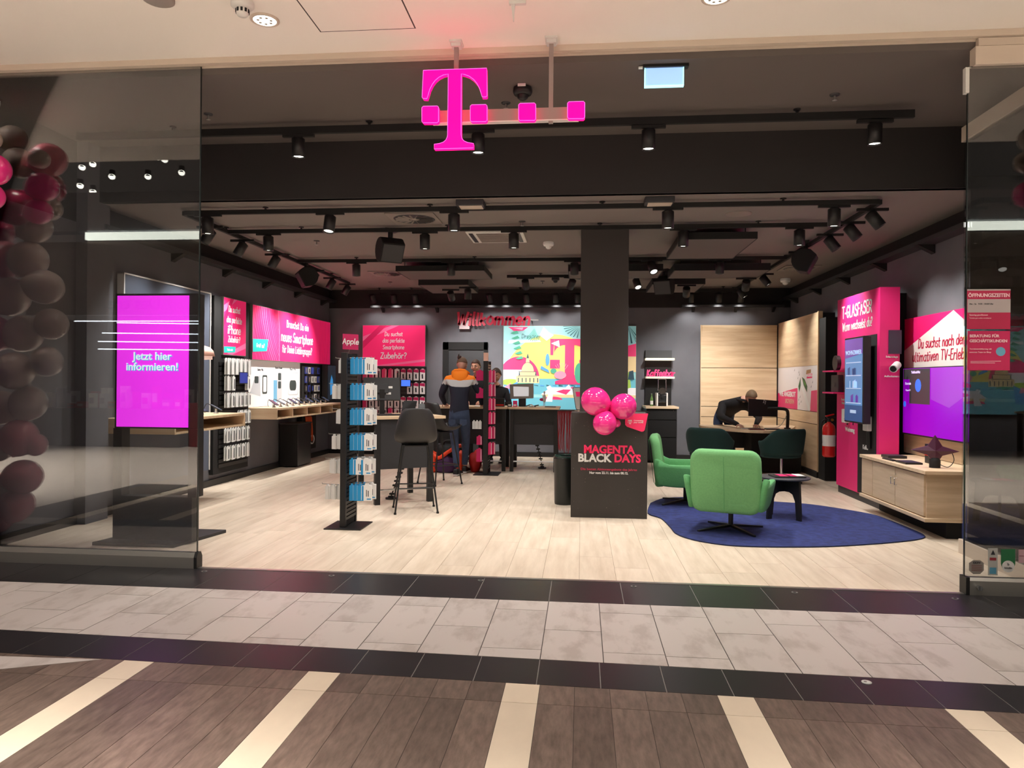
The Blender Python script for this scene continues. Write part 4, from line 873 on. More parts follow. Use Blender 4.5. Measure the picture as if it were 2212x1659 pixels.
t = thing('lit_mural', f(1.3, 0, 0), 'large lit mural with magenta letter, domed church and turquoise sky on the back wall', 'mural')
mb = MB(); f.box(mb, 0, W_, 0, H_, -0.04, 0); mb.build('lightbox_frame', M_alu, t)
def em(n, c, e=0.22): return mat('mural_'+n, c, 0.6, emit=e)
C = [em('sky', (158, 216, 218)), em('sun', (240, 226, 118)), em('mag', (236, 60, 120)), em('white', (246, 244, 246)), em('leaf', (76, 170, 140)), em('water', (110, 190, 208)), em('ink', (50, 84, 100), 0.1), em('sand', (240, 214, 160)), em('lime', (170, 206, 90)), em('blue', (90, 160, 214)), em('pink', (244, 150, 176)), em('dpalm', (30, 90, 104), 0.1)]
mb = MB(); L = [0.001]
def ly(pts, m):
    f.poly(mb, [(min(max(a, 0.01), W_-0.01), min(max(b, 0.01), H_-0.01)) for a, b in pts], L[0], m); L[0] += 0.00025
ly([(0.01, 0.01), (W_-0.01, 0.01), (W_-0.01, H_-0.01), (0.01, H_-0.01)], 0)
ly(circ(0.98, 0.5, 0.98, 40, 0, PI, ry=0.98), 1)
ly([(0, 0.3), (W_, 0.3), (W_, 0.62), (0, 0.6)], 5)
ly(circ(0.32, 0.62, 0.4, 24, 0, PI, ry=0.42), 2); ly(rrect(-0.1, 0.5, 0.45, 0.78, 0.05), 3); ly(circ(0.15, 0.48, 0.25, 16, 0, PI, ry=0.12), 8); ly(circ(0.4, 0.46, 0.2, 16, 0, PI, ry=0.08), 4)
ly([(0.1, 1.3), (0.75, 1.33), (0.72, 1.37), (0.12, 1.36)], 3)
# dome church drawn in sand colour with dark outlines
dq = lambda P_: [((x_-0.84)*0.95+0.49, (y_-0.5)*0.84+0.52) for x_, y_ in P_]
ly(dq([(0.6, 0.5), (1.08, 0.5), (1.08, 0.66), (1.02, 0.68), (1.0, 0.76), (0.68, 0.76), (0.66, 0.68), (0.6, 0.66)]), 7); ly(dq(circ(0.84, 0.76, 0.13, 16, 0, PI, ry=0.22)), 7); ly(dq([(0.8, 0.96), (0.88, 0.96), (0.87, 1.08), (0.81, 1.08)]), 7); ly(dq([(0.815, 1.08), (0.865, 1.08), (0.84, 1.2)]), 6)
for x in (0.64, 0.72, 0.8, 0.88, 0.96, 1.04): ly(dq([(x, 0.52), (x+0.018, 0.52), (x+0.018, 0.62), (x, 0.62)]), 6)
for b in (0.66, 0.76): ly(dq([(0.64, b), (1.04, b), (1.04, b+0.01), (0.64, b+0.01)]), 6)
P_ = dq(circ(0.84, 0.76, 0.13, 12, 0, PI, ry=0.22))
for p_, q_ in zip(P_[:-1], P_[1:]): ly([p_, q_, (q_[0]+0.004, q_[1]+0.008), (p_[0]+0.004, p_[1]+0.008)], 6)
for x in (0.67, 1.01): ly(dq([(x-0.015, 0.68), (x+0.015, 0.68), (x, 0.8)]), 6)
# river bank line
for k in range(14): ly([(0.02+k*0.12, 0.46+0.01*(k % 3)), (0.1+k*0.12, 0.46), (0.1+k*0.12, 0.475), (0.02+k*0.12, 0.49)], 6 if k % 2 else 9)
# big letter
tc = 1.31
def arc(x0, y0, x1, y1, n=8): return [(x0+(x1-x0)*math.sin(i/(n-1)*PI/2), y0+(y1-y0)*(1-math.cos(i/(n-1)*PI/2))) for i in range(n)]
for s_ in (-1, 1):
    A_ = [(tc+s_*(0.09+0.21*math.sin(i/8*PI/2)), 1.27-0.18*(1-math.cos(i/8*PI/2))) for i in range(9)]
    for p_, q_ in zip(A_[:-1], A_[1:]): ly([(p_[0], 1.39), (q_[0], 1.39), (q_[0], q_[1]), (p_[0], p_[1])], 2)
    ly([(tc+s_*0.3, 1.39), (tc+s_*0.38, 1.39), (tc+s_*0.375, 1.07), (tc+s_*0.32, 1.07)], 2)
    ly([(tc+s_*0.09, 0.7), (tc+s_*0.09, 0.5), (tc+s_*0.28, 0.5), (tc+s_*0.28, 0.56), (tc+s_*0.14, 0.6)], 2)
    ly([(tc+s_*0.19, 0.81), (tc+s_*0.38, 0.81), (tc+s_*0.38, 0.98), (tc+s_*0.19, 0.98)], 2)
ly([(tc-0.09, 0.5), (tc+0.09, 0.5), (tc+0.09, 1.39), (tc-0.09, 1.39)], 2)
ly(circ(1.5, 0.72, 0.09, 14, ry=0.2), 4)
# palm fans, leaves, bird, flowers
for k in range(15):
    a = PI*1.02+k*PI*0.95/14; o_ = (1.52, 1.66); r = 0.34
    ly([(o_[0]+0.04*math.cos(a), o_[1]+0.04*math.sin(a)), (o_[0]+r*math.cos(a), o_[1]+r*0.75*math.sin(a)), (o_[0]+r*math.cos(a+0.05), o_[1]+r*0.75*math.sin(a+0.05))], 11)
for k in range(9):
    a = PI*1.1+k*PI*0.7/8; o_ = (2.45, 1.66); r = 0.36
    ly([(o_[0], o_[1]), (o_[0]+r*math.cos(a), o_[1]+r*math.sin(a)), (o_[0]+r*math.cos(a+0.09), o_[1]+r*math.sin(a+0.09))], 11)
for k in range(7):
    a = PI*1.3+k*0.16; ly([(0.62, 1.6), (0.62+0.26*math.cos(a), 1.6+0.26*math.sin(a)), (0.62+0.26*math.cos(a+0.05), 1.6+0.26*math.sin(a+0.05))], 4)
ly([(0.1, 1.62), (0.5, 1.62), (0.4, 1.55), (0.22, 1.54)], 2); ly([(0.2, 1.6), (0.4, 1.61), (0.38, 1.56)], 10)
for k in range(6): a = 0.15+0.02*k; b = 1.5-0.1*k; ly([(a, b), (a+0.12, b+0.05), (a+0.16, b), (a+0.06, b-0.02)], 4)
ly([(0.72, 1.46), (0.8, 1.62), (0.9, 1.52), (1.0, 1.46), (0.86, 1.35)], 3); ly([(0.95, 1.3), (1.1, 1.36), (1.12, 1.22)], 3)
ly(circ(0.88, 0.98, 0.04, 12, ry=0.12), 9); ly(circ(1.0, 0.76, 0.06, 12, ry=0.05), 4); ly(circ(1.13, 0.68, 0.12, 12, ry=0.08), 10)
for k in range(7): a = 0.9+k*0.22; ly([(1.16, 0.7), (1.16+0.2*math.cos(a), 0.7+0.22*math.sin(a)), (1.17+0.2*math.cos(a+0.1), 0.7+0.22*math.sin(a+0.1))], 10)
ly([(0.74, 0.8), (0.92, 0.72), (0.9, 0.78), (0.76, 0.86)], 9)
# terrace at the bottom
ly([(0.75, 0.3), (W_, 0.3), (W_, 0.44), (0.95, 0.44)], 3); ly([(0.8, 0.24), (W_, 0.24), (W_, 0.3), (0.78, 0.3)], 7); ly([(0.01, 0.01), (W_, 0.01), (W_, 0.24), (0.01, 0.24)], 5)
ly([(1.05, 0.36), (1.4, 0.46), (1.25, 0.3)], 2); ly([(1.2, 0.4), (1.3, 0.5), (1.36, 0.4)], 3); ly(circ(0.98, 0.2, 0.2, 12, 0, PI, ry=0.06), 2); ly([(0.02, 0.4), (0.3, 0.55), (0.26, 0.2), (0.04, 0.2)], 9); ly([(0.02, 0.42), (0.16, 0.52), (0.2, 0.4)], 10)
ly([(0.84, 0.16), (0.92, 0.34), (0.86, 0.44), (0.93, 0.48), (1.0, 0.4), (0.98, 0.16)], 3)
for k in range(5): ly([(1.5+0.06*k, 0.03), (1.53+0.06*k, 0.03), (1.54+0.06*k, 0.22), (1.52+0.06*k, 0.22)], 9)
ly([(2.36, 0.75), (W_, 0.75), (W_, 1.05), (2.36, 1.05)], 7); ly([(2.36, 1.05), (W_, 1.05), (W_, 1.3), (2.4, 1.25)], 2); ly([(2.36, 0.4), (2.5, 0.45), (2.46, 0.75), (2.36, 0.7)], 8); ly([(2.38, 0.22), (2.58, 0.1), (2.52, 0.25)], 4); ly([(2.44, 0.6), (2.56, 0.6), (2.54, 0.78), (2.46, 0.76)], 6)
mb.build('print', C, t)
mb = MB(); hand(mb, 'DresdnerE'.replace('E', ''), f, 0.56, 1.4, 0.08, 0.1, c0=0.02, c1=0.021); mb.build('lettering', C[6], t) if all(c in G for c in 'Dresdner') else None
# accessory wall at back left
t = thing('accessory_rack', (-3.75, 14.2, 0.7), 'dark slatwall rack of magenta and white accessory packets on the back wall', 'rack')
MB().box(-4.4, -3.08, 14.22, 14.27, 0.75, 1.76).build('back_board', M_blackm, t)
s = MB()
for k in range(12): s.box(-4.38, -3.1, 14.21, 14.22, 0.8+k*0.08, 0.86+k*0.08)
tag(s.build('slatwall', M_black, t), None, None, None, 'stuff'); hk = Hooks()
kinds = ['pk_dark', 'pk_pink', 'pk_plain']
for r_, (z, pat) in enumerate(((1.72, 'ppwppwdddd'), (1.45, 'ppwddbbdd'.replace('b', '-')+'d'), (1.17, 'pdwddddddd'), (0.94, 'wpwwpwwpww'))):
    for i, c in enumerate(pat):
        if c == '-': continue
        x = -4.3+i*0.129; st = dict(p=('acc_p', 3, M_pinkbox, M_white, M_white), w=('acc_w', 0, M_white, M_char, M_pinkbox), d=('acc_d', 1, M_white, M_ink, M_magd))[c]
        packet(st[0], (x, 14.17, z), 0, '%s packet, %s of the %s row on the back wall rack' % ({'p': 'magenta', 'w': 'white accessory', 'd': 'white magenta-headed'}[c], ('first', 'second', 'third', 'fourth', 'fifth', 'sixth', 'seventh', 'eighth', 'ninth', 'tenth')[i], ('top', 'second', 'third', 'lowest')[r_]), 'accessory packets on back wall', 0.1, 0.235, 0.02, st[2], st[3], st[4], st[1])
        hook(hk, Vector((x, 14.21, z-0.008)), Vector((x, 14.12, z-0.004)))
hk.build('hook', M_alu, t)
t = thing('info_tablet', (-3.5, 14.1, 1.4), 'small glowing blue tablet in the middle of the back wall rack', 'tablet'); MB().box(-3.56, -3.36, 14.1, 14.12, 1.36, 1.5).build('casing', M_black, t); MB().box(-3.55, -3.37, 14.095, 14.1, 1.37, 1.49).build('screen', mat('tablet_blue', (70, 120, 240), 0.3, emit=1.0), t); MB().box(-3.47, -3.45, 14.12, 14.21, 1.4, 1.43).build('arm', M_black, t)
# ------------------------------------------------------------------ gondola stands
def gondola(x0, x1, y0, y1, top, base, label, slat=True):
    t = thing('display_stand', ((x0+x1)/2, (y0+y1)/2, 0), label, 'stand')
    b = base; MB().box(b[0], b[1], b[2], b[3], 0, 0.012).build('base_plate', M_black, t, bev=0.002)
    MB().box(x0, x1, y0, y0+0.035, 0.012, top).build('post', M_black, t, bev=0.002); MB().box(x0, x1, y1-0.035, y1, 0.012, top).build('post', M_black, t)
    MB().box(x0+0.012, x1-0.012, y0+0.035, y1-0.035, 0.02, top-0.01).build('slat_core', M_blackm, t)
    s = MB(); z = 0.08
    while z < top-0.05: s.box(x1-0.012, x1-0.002, y0+0.035, y1-0.035, z, z+0.026); s.box(x0+0.002, x0+0.012, y0+0.035, y1-0.035, z, z+0.026); z += 0.04
    tag(s.build('slatwall', M_black, t), None, None, None, 'stuff')
    return t
g = gondola(-2.39, -2.33, 7.05, 7.42, 1.755, (-2.53, -2.155, 6.98, 7.4), 'black stand of blue and white accessory packets in front of the bar table')
hk = Hooks(); RW = [(1.71, 'BBBw', 0.17), (1.45, 'BBBw', 0.165), (1.2, 'BBBw', 0.165), (0.945, 'BBBw', 0.19), (0.7, 'Bww', 0.18), (0.44, 'BBBw', 0.175)]
rn = ('top', 'second', 'third', 'fourth', 'fifth', 'lowest')
nn = ('innermost', 'second', 'third', 'outermost')
for r_, (z, pat, h) in enumerate(RW):
    x = -2.318
    for i, c in enumerate(pat):
        w = {'B': 0.052, 'w': 0.105}[c]
        for q in range(2):
            y = 7.13+0.11*q+(0.01 if c == 'w' else 0)
            packet('ap'+c+str(q), (x+w/2+0.01*q, y, z), 0.12, '%s packet, %s of the %s row, right of the blue packet stand%s' % ({'B': 'blue', 'w': 'white'}[c], nn[i], rn[r_], ', rear' if q else ''), 'packets on right side of the blue packet stand', w-0.003, h, 0.03, M_blue if c == 'B' else M_white, M_ink, M_white if c == 'B' else M_blue, 3 if c == 'B' else 2)
        x += w*0.72 if c == 'w' else w*0.8
    hook(hk, Vector((-2.335, 7.16, z-0.006)), Vector((-2.11, 7.16, z+0.0))); hook(hk, Vector((-2.335, 7.27, z-0.006)), Vector((-2.11, 7.27, z)))
    zl = z
    n = (1, 3, 2, 3, 4, 5)[r_]
    for i in range(n):
        x = -2.41-0.032*i
        packet('al', (x, 7.12+0.03*(i % 2), zl-0.01), -0.3, 'thin white packet, %s, left side of the blue packet stand, %s row' % (('innermost', 'second', 'third', 'fourth', 'outermost')[i], rn[r_]), 'packets on left side of the blue packet stand', 0.05, 0.15, 0.02, M_white, M_ink, M_offw, 3)
    hook(hk, Vector((-2.39, 7.13, zl-0.014)), Vector((-2.41-0.032*n-0.03, 7.13, zl-0.008)))
hk.build('hook', M_alu, g)
t = thing('header_sign', (-2.33, 7.2, 1.76), 'small magenta header card with white script on top of the blue packet stand', 'sign')
f = Fr((-2.39, 7.1, 1.79), (0.94, 0.34, -0.03), (0.34, -0.94, 0)); mb = MB(); f.box(mb, 0, 0.155, 0, 0.155, -0.006, 0); mb.build('card', M_magd, t); mb = MB(); hand(mb, 'Apple', f, 0.08, 0.055, 0.055, 0.14); mb.build('lettering', M_white, t); mb = MB(); mb.cyl((-2.345, 7.15, 1.75), (-2.33, 7.14, 1.8), 0.004, 6); mb.build('card_clip', M_alu, t)
g = gondola(-1.545, -1.47, 11.38, 11.75, 1.80, (-1.69, -1.29, 11.3, 11.75), 'slim black stand of magenta packets in front of the service counter')
hk = Hooks()
for r_, z in enumerate((1.66, 1.44, 1.22, 1.0, 0.77, 0.52)):
    for i in range(2):
        packet('pp', (-1.435+0.045*i, 11.42+0.05*i, z), 0.1, 'magenta packet right of the slim stand by the customer, %s row, %s' % (rn[r_], 'inner' if i == 0 else 'outer'), 'magenta packets on the slim stand', 0.06, 0.2, 0.02, M_pinkbox, M_white, M_white, 3)
    hook(hk, Vector((-1.475, 11.44, z-0.006)), Vector((-1.36, 11.44, z)))
for r_, z in enumerate((1.66, 1.38)):
    packet('pl', (-1.61, 11.45, z), -0.2, 'wide deep magenta packet on the left of the slim stand, %s' % ('upper' if r_ == 0 else 'lower'), 'wide magenta packets on the slim stand', 0.12, 0.17, 0.02, M_magd, M_white, M_magd, 3)
for i in range(3): packet('pwl', (-1.7+0.05*i, 11.45, 0.86), -0.15, 'small white packet low on the left of the slim stand, %s' % ('outer', 'middle', 'inner')[i], 'small white packets on the slim stand', 0.048, 0.14, 0.02, M_white, M_ink, M_offw, 3)
for i, z in enumerate((0.62, 0.42)): packet('pp2%d' % i, (-1.61, 11.45, z), -0.15, 'pink packet low on the left of the slim stand, %s' % ('upper' if i == 0 else 'lowest'), 'pink packets low on the slim stand', 0.09, 0.15+0.07*i, 0.02, M_pinkbox, M_white, M_white, 3)
hk.build('hook', M_alu, g)
t = thing('header_sign', (-1.52, 11.4, 1.8), 'small beige header card on top of the slim magenta packet stand', 'sign'); MB().box(-1.545, -1.47, 11.38, 11.4, 1.8, 1.93).build('card', mat('beige_card', (236, 190, 168), 0.6), t)
# ------------------------------------------------------------------ bar table with monitor
th_ = math.atan2(0.35, 0.57); c = Vector((-2.33, 8.95, 0)); uu = Vector((math.cos(th_), math.sin(th_), 0)); vv = Vector((-uu.y, uu.x, 0))
t = thing('bar_table', c, 'high bar table with oak top and black legs beside the bar stool', 'table', None, th_)
MB().box(-0.52, 0.52, -0.42, 0.5, 1.015, 1.05).build('top', M_oakx, t, world=False, bev=0.003)
for (sx_, sy_) in ((-1, -1), (1, -1), (-1, 1), (1, 1)):
    MB().box(0.33*sx_-0.032, 0.33*sx_+0.032, 0.38*sy_-0.032, 0.38*sy_+0.032, 0.0, 1.015).build('leg', M_black, t, world=False, bev=0.002)
MB().box(-0.3, 0.3, -0.39, -0.37, 0.42, 1.015).build('modesty_panel', M_char, t, world=False); MB().box(-0.3, 0.3, 0.37, 0.39, 0.7, 1.015).build('rear_apron', M_black, t, world=False)
mb = MB(); mb.cyl((-0.3, -0.38, 0.17), (0.3, -0.38, 0.17), 0.012, 10); mb.build('foot_rail', M_chrome, t, world=False)
def cable_spine(pts, label, sc=1.0):
    P = curve_pts(pts, 4); t = thing('cable_spine', P[-1], label, 'cable')
    for k, p in enumerate(P): MB().obox(p, (1, 0, 0), (0, 1, 0), (0, 0, 1), 0.032*sc, 0.02, 0.011).build('link', M_black, t, bev=0.003)
    mb = MB(); mb.tube(P, 0.008, 6); mb.build('cable_core', M_blackm, t)
    mb = MB(); mb.cyl(Vector((P[-1].x, P[-1].y, 0)), Vector((P[-1].x, P[-1].y, 0.02)), 0.07, 16); mb.build('floor_foot', M_black, t)
cable_spine([(-2.22, 9.0, 0.62), (-2.24, 9.0, 0.42), (-2.3, 8.95, 0.22), (-2.36, 8.9, 0.03)], 'black cable spine hanging under the bar table')
cable_spine([(-0.78, 12.4, 0.72), (-0.76, 12.4, 0.45), (-0.7, 12.4, 0.22), (-0.66, 12.4, 0.03)], 'black cable spine hanging under the service counter')
def monitor(name, c, w, h, rz, tilt, label, m_back=M_black, stand_h=0.25, back_view=True, screen=None, base=True, cat='monitor'):
    t = thing(name, c, label, cat, None, rz); z = stand_h+h/2
    R = Matrix.Rotation(tilt, 3, 'X'); ax = (R @ Vector((1, 0, 0)), R @ Vector((0, 0, 1)), R @ Vector((0, 1, 0)))
    mb = MB(); mb.obox((0, 0, z), *ax, w/2, h/2, 0.014); mb.build('housing', m_back, t, world=False, bev=0.006)
    sg = 1 if back_view else -1
    mb = MB(); mb.obox(Vector((0, 0, z))+ax[2]*0.0145*sg, *ax, w/2-0.012, h/2-0.012, 0.0008); mb.build('screen', screen or mat('screen_dim', (40, 48, 60), 0.2, emit=0.2), t, world=False)
    mb = MB(); mb.obox(Vector((0, 0, z))-ax[2]*0.02*sg, *ax, w*0.17, h*0.2, 0.012); mb.build('mount_block', M_black, t, world=False, bev=0.006)
    mb = MB(); mb.box(-0.03, 0.03, -0.02-0.03*sg, 0.02-0.03*sg, 0.0, z); mb.build('stand', M_black, t, world=False, bev=0.004)
    if base: mb = MB(); mb.prism([(-0.13, -0.1, 0), (0.13, -0.1, 0), (0.13, 0.1, 0), (-0.13, 0.1, 0)], (0, 0, 0.012)); mb.build('stand_foot', M_black, t, world=False, bev=0.003)
    return t, ax, z, sg
t, ax, z, sg = monitor('monitor', (-2.5, 8.95, 1.05), 0.46, 0.3, 0.35, -0.3, 'black monitor seen from behind on the bar table', stand_h=0.17)
for a, b in ((0.1, 0.02), (0.08, -0.06)):
    mb = MB(); mb.obox(Vector((0, 0, z))-ax[2]*0.0155+ax[0]*a+ax[1]*b, *ax, 0.03, 0.014, 0.0008); mb.build('service_label', M_offw, t, world=False)
t = thing('keyboard', (-2.3, 8.75, 1.05), 'dark keyboard on the bar table', 'keyboard', None, 0.5); MB().box(-0.2, 0.2, -0.06, 0.06, 0, 0.012).build('keyboard_base', M_black, t, world=False, bev=0.003); s = MB()
for i in range(14):
    for j in range(4): s.box(-0.19+i*0.0275, -0.168+i*0.0275, -0.05+j*0.026, -0.03+j*0.026, 0.012, 0.018)
tag(s.build('keys', M_char, t, world=False), None, None, None, 'stuff')
t = thing('card_terminal', (-2.0, 9.0, 1.05), 'small black angled terminal near the right end of bar table', 'terminal', None, 0.3); mb = MB(); mb.prism([(-0.04, -0.06, 0), (-0.04, 0.07, 0), (-0.04, 0.05, 0.13), (-0.04, 0.02, 0.14)], (0.08, 0, 0)); mb.build('terminal_body', M_black, t, world=False, bev=0.004); mb = MB(); mb.obox((0, -0.022, 0.075), (1, 0, 0), Vector((0, 0.5, 1)).normalized(), Vector((0, -1, 0.5)).normalized(), 0.032, 0.04, 0.001); mb.build('screen', M_char, t, world=False)
t = thing('tablet_stand', (-2.2, 9.15, 1.05), 'black tablet leaning on a stand on the bar table, behind the stool back', 'tablet', None, -0.2); mb = MB(); mb.obox((0, 0, 0.09), (1, 0, 0), Vector((0, 0.6, 1)).normalized(), Vector((0, -1, 0.6)).normalized(), 0.09, 0.09, 0.006); mb.build('tablet_body', M_black, t, world=False); mb = MB(); mb.box(-0.03, 0.03, 0, 0.08, 0, 0.01); mb.build('foot', M_alu, t, world=False)
# ------------------------------------------------------------------ stools
def stool(loc, rz, label):
    t = thing('bar_stool', loc, label, 'stool', 'black bar stools', rz)
    mb = MB(); rows_ = []   # shell: back at -y side (towards viewer), seat opens to +y
    prof = [(0.24, 0.80, 0.19), (0.17, 0.765, 0.225), (0.05, 0.755, 0.24), (-0.08, 0.765, 0.245), (-0.17, 0.80, 0.25), (-0.215, 0.88, 0.245), (-0.235, 0.98, 0.225), (-0.245, 1.08, 0.2), (-0.25, 1.15, 0.165), (-0.252, 1.175, 0.12)]
    n = 13
    for (y, z, hw) in prof:
        r_ = []
        for j in range(n):
            s_ = -1+2*j/(n-1); lift = 0.07*abs(s_)**3 if z < 0.85 else 0.0; fwd = 0.13*abs(s_)**2.2 if z > 0.79 and y < 0 else 0.03*abs(s_)**3
            r_.append((hw*math.sin(s_*PI/2*0.98), y+fwd, z+lift))
        rows_.append(r_)
    V = [p for r_ in rows_ for p in r_]; fs = [(i*n+j, i*n+j+1, (i+1)*n+j+1, (i+1)*n+j) for i in range(len(rows_)-1) for j in range(n-1)]
    mb.add(V, fs, 0, True); o = mb.build('seat_shell', mat('stool_shell', (44, 42, 42), 0.5), t, world=False); md = o.modifiers.new('s', 'SOLIDIFY'); md.thickness = 0.012; md2 = o.modifiers.new('u', 'SUBSURF'); md2.levels = 1; md2.render_levels = 1
    L_ = [((-0.14, -0.12), (-0.235, -0.225)), ((0.14, -0.12), (0.235, -0.225)), ((-0.14, 0.12), (-0.235, 0.225)), ((0.14, 0.12), (0.235, 0.225))]
    for a, b in L_:
        mb = MB(); mb.tube([(a[0], a[1], 0.76), (b[0], b[1], 0.012)], 0.0105, 10); mb.build('leg', M_black, t, world=False); mb = MB(); mb.cyl((b[0], b[1], 0), (b[0], b[1], 0.02), 0.015, 10); mb.build('foot_cap', M_blackm, t, world=False)
    k = 0.58; q = [(a[0]+(b[0]-a[0])*0.64, a[1]+(b[1]-a[1])*0.64) for a, b in L_]
    for i, j in ((0, 1), (1, 3), (3, 2), (2, 0)):
        mb = MB(); mb.tube([(q[i][0], q[i][1], 0.28), (q[j][0], q[j][1], 0.28)], 0.008, 8); mb.build('foot_ring_bar', M_black, t, world=False)
    mb = MB(); mb.box(-0.15, 0.15, -0.13, 0.13, 0.74, 0.752); mb.build('seat_frame', M_black, t, world=False)
    return t
stool((-1.88, 8.15, 0), 0.3, 'black shell bar stool with thin legs in front of the bar table'); stool((-2.03, 10.35, 0), -0.8, 'black bar stool behind the front one, partly hidden beside the customer')
# ------------------------------------------------------------------ service counter
def bar(x0, x1, y0, y1, label, legs=True, panels=True):
    t = thing('service_counter', ((x0+x1)/2, (y0+y1)/2, 0), label, 'counter')
    MB().box(x0, x1, y0, y1, 1.025, 1.06).build('top', M_oakx, t, bev=0.003)
    for x in (x0+0.06, x1-0.06):
        for y in (y0+0.06, y1-0.06): MB().box(x-0.03, x+0.03, y-0.03, y+0.03, 0, 1.025).build('leg', M_black, t)
    MB().box(x0+0.09, x1-0.09, y0+0.07, y0+0.09, 0.8, 1.025).build('upper_apron', M_black, t)
    MB().box(x0+0.09, x1-0.09, y0+0.09, y0+0.11, 0.44, 0.8).build('modesty_panel', M_char, t)
    mb = MB(); mb.cyl((x0+0.09, y0+0.06, 0.165), (x1-0.09, y0+0.06, 0.165), 0.011, 10); mb.build('foot_rail', M_white, t)
    return t
bar(-1.2, -0.36, 11.85, 12.6, 'right oak and black service counter with the till screen'); bar(-2.47, -1.21, 11.85, 12.6, 'left oak and black service counter where the customer leans')
t = thing('till_screen', (-1.0, 12.15, 1.06), 'silver framed till monitor with pale lit screen on the service counter', 'monitor')
mb = MB(); mb.prism([(-1.205, 12.12, 1.43), (-0.8, 12.12, 1.45), (-0.8, 12.12, 1.2), (-1.19, 12.12, 1.185)], (0, 0.03, 0)); mb.build('frame', M_alu, t, bev=0.004)
mb = MB(); mb.prism([(-1.14, 12.115, 1.395), (-0.88, 12.115, 1.39), (-0.88, 12.115, 1.235), (-1.13, 12.115, 1.23)], (0, 0.004, 0)); mb.build('screen', mat('till_lit', (222, 224, 226), 0.4, emit=0.5), t); MB().box(-1.05, -0.93, 12.14, 12.2, 1.06, 1.2).build('stand', M_black, t)
for (nm, a0, a1, z1, m, lb, ct) in (('card_holder', -1.42, -1.27, 1.2, M_black, 'black box with a red mark at left of the till screen', 'box'), ('gift_box', -1.22, -1.15, 1.14, M_black, 'small black and white box beside the till', 'box'), ('leaflet_box', -1.13, -1.06, 1.16, M_pinkbox, 'small pink leaflet box in front of the till', 'box')):
    t = thing(nm, ((a0+a1)/2, 12.0, 1.06), lb, ct); MB().box(a0, a1, 11.97, 12.03, 1.06, z1).build('box_body', m, t, bev=0.003); MB().box(a0+0.012, a1-0.012, 11.967, 11.97, 1.075, 1.1).build('box_label', M_red if nm == 'card_holder' else M_white, t)
t = thing('phone_props', (-0.8, 12.0, 1.06), 'small tangle of dark demo devices right of the till', 'device')
for i, (x, r) in enumerate(((-0.88, 0.3), (-0.81, -0.5), (-0.74, 0.2))): mb = MB(); mb.obox((x, 12.02, 1.085), (math.cos(r), 0, math.sin(r)), (0, 1, 0), (-math.sin(r), 0, math.cos(r)), 0.035, 0.04, 0.008); mb.build('device', (M_black, M_offw, M_black)[i], t)
MB().box(-0.87, -0.75, 11.99, 12.05, 1.06, 1.068).build('tray', M_black, t)
t = thing('stork_figure', (-0.62, 12.15, 1.06), 'small pink and white bird figure on the counter before the mural', 'figure'); mb = MB(); mb.ell((-0.62, 12.15, 1.2), 0.03, 0.03, 0.07, 0, 12, 8); mb.tube([(-0.63, 12.15, 1.14), (-0.63, 12.15, 1.06)], 0.004, 5); mb.tube([(-0.61, 12.15, 1.14), (-0.61, 12.15, 1.06)], 0.004, 5); mb.ell((-0.62, 12.14, 1.3), 0.018, 0.018, 0.022); mb.tube([(-0.62, 12.14, 1.24), (-0.62, 12.14, 1.3)], 0.009, 6); mb.build('body', M_white, t); mb = MB(); mb.ell((-0.66, 12.14, 1.18), 0.04, 0.012, 0.025); mb.build('wing', M_pinkbox, t)
t = thing('mouse_pad', (-0.48, 12.05, 1.06), 'flat dark tray at the right end of the service counter', 'tray'); MB().box(-0.6, -0.42, 11.95, 12.12, 1.06, 1.07).build('tray', M_black, t)
t = thing('small_tablet', (-1.75, 11.98, 1.06), 'white tablet flat on the counter by the customer', 'tablet'); MB().box(-1.76, -1.6, 11.9, 12.1, 1.06, 1.07).build('tablet_body', M_white, t)
# lanyard fringe, bin, phone standee
t = thing('lanyard_rack', (-0.2, 9.95, 0.6), 'hanging bunch of dark red fringe bands left of the column', 'rack'); mr = mat('fringe_red', (140, 16, 28), 0.6)
MB().box(-0.33, -0.05, 10.2, 10.22, 1.06, 1.075).build('rail', M_black, t); MB().box(-0.075, -0.06, 10.2, 10.22, 0.0, 1.07).build('upright', M_black, t); MB().box(-0.2, 0.06, 10.1, 10.32, 0, 0.012).build('foot', M_black, t)
rr = random.Random(5)
for k in range(14):
    x = -0.325+k*0.019; P = curve_pts([(x, 10.19, 1.07), (x+rr.uniform(-.008, .008), 10.18, 0.85), (x+rr.uniform(-.012, .012), 10.19, 0.65+rr.uniform(0, .05)), (x+rr.uniform(-.01, .01), 10.18, 0.5+rr.uniform(-.03, .05))], 3)
    mb = MB(); mb.tube(P, lambda u: 0.0085-0.004*u, 5); mb.build('fringe_band', mr, t)
t = thing('waste_bin', (-0.2, 8.85, 0), 'tall round black waste bin left of the promo box', 'bin'); mb = MB(); mb.lathe([(0.115, 0), (0.12, 0.02), (0.13, 0.54), (0.135, 0.55), (0.135, 0.57), (0.122, 0.57), (0.118, 0.5)], (-0.2, 8.85, 0), 28); mb.build('bin_body', mat('bin_black', (24, 28, 27), 0.4), t)
mb = MB(); rr = random.Random(2)
P = []
for k in range(25): a = k*2*PI/24; P.append((-0.2+0.128*math.cos(a), 8.85+0.128*math.sin(a), 0.575+rr.uniform(-.008, .012)))
mb.tube(P, 0.014, 6); mb.build('bin_liner', mat('liner', (20, 46, 40), 0.15), t)
t = thing('phone_standee', (0.0, 10.6, 1.06), 'large white phone-shaped board half hidden by the column', 'board'); f = Fr((-0.13, 10.6, 1.07), (1, 0, 0), (0, -1, 0), (-0.18, 0, 1))
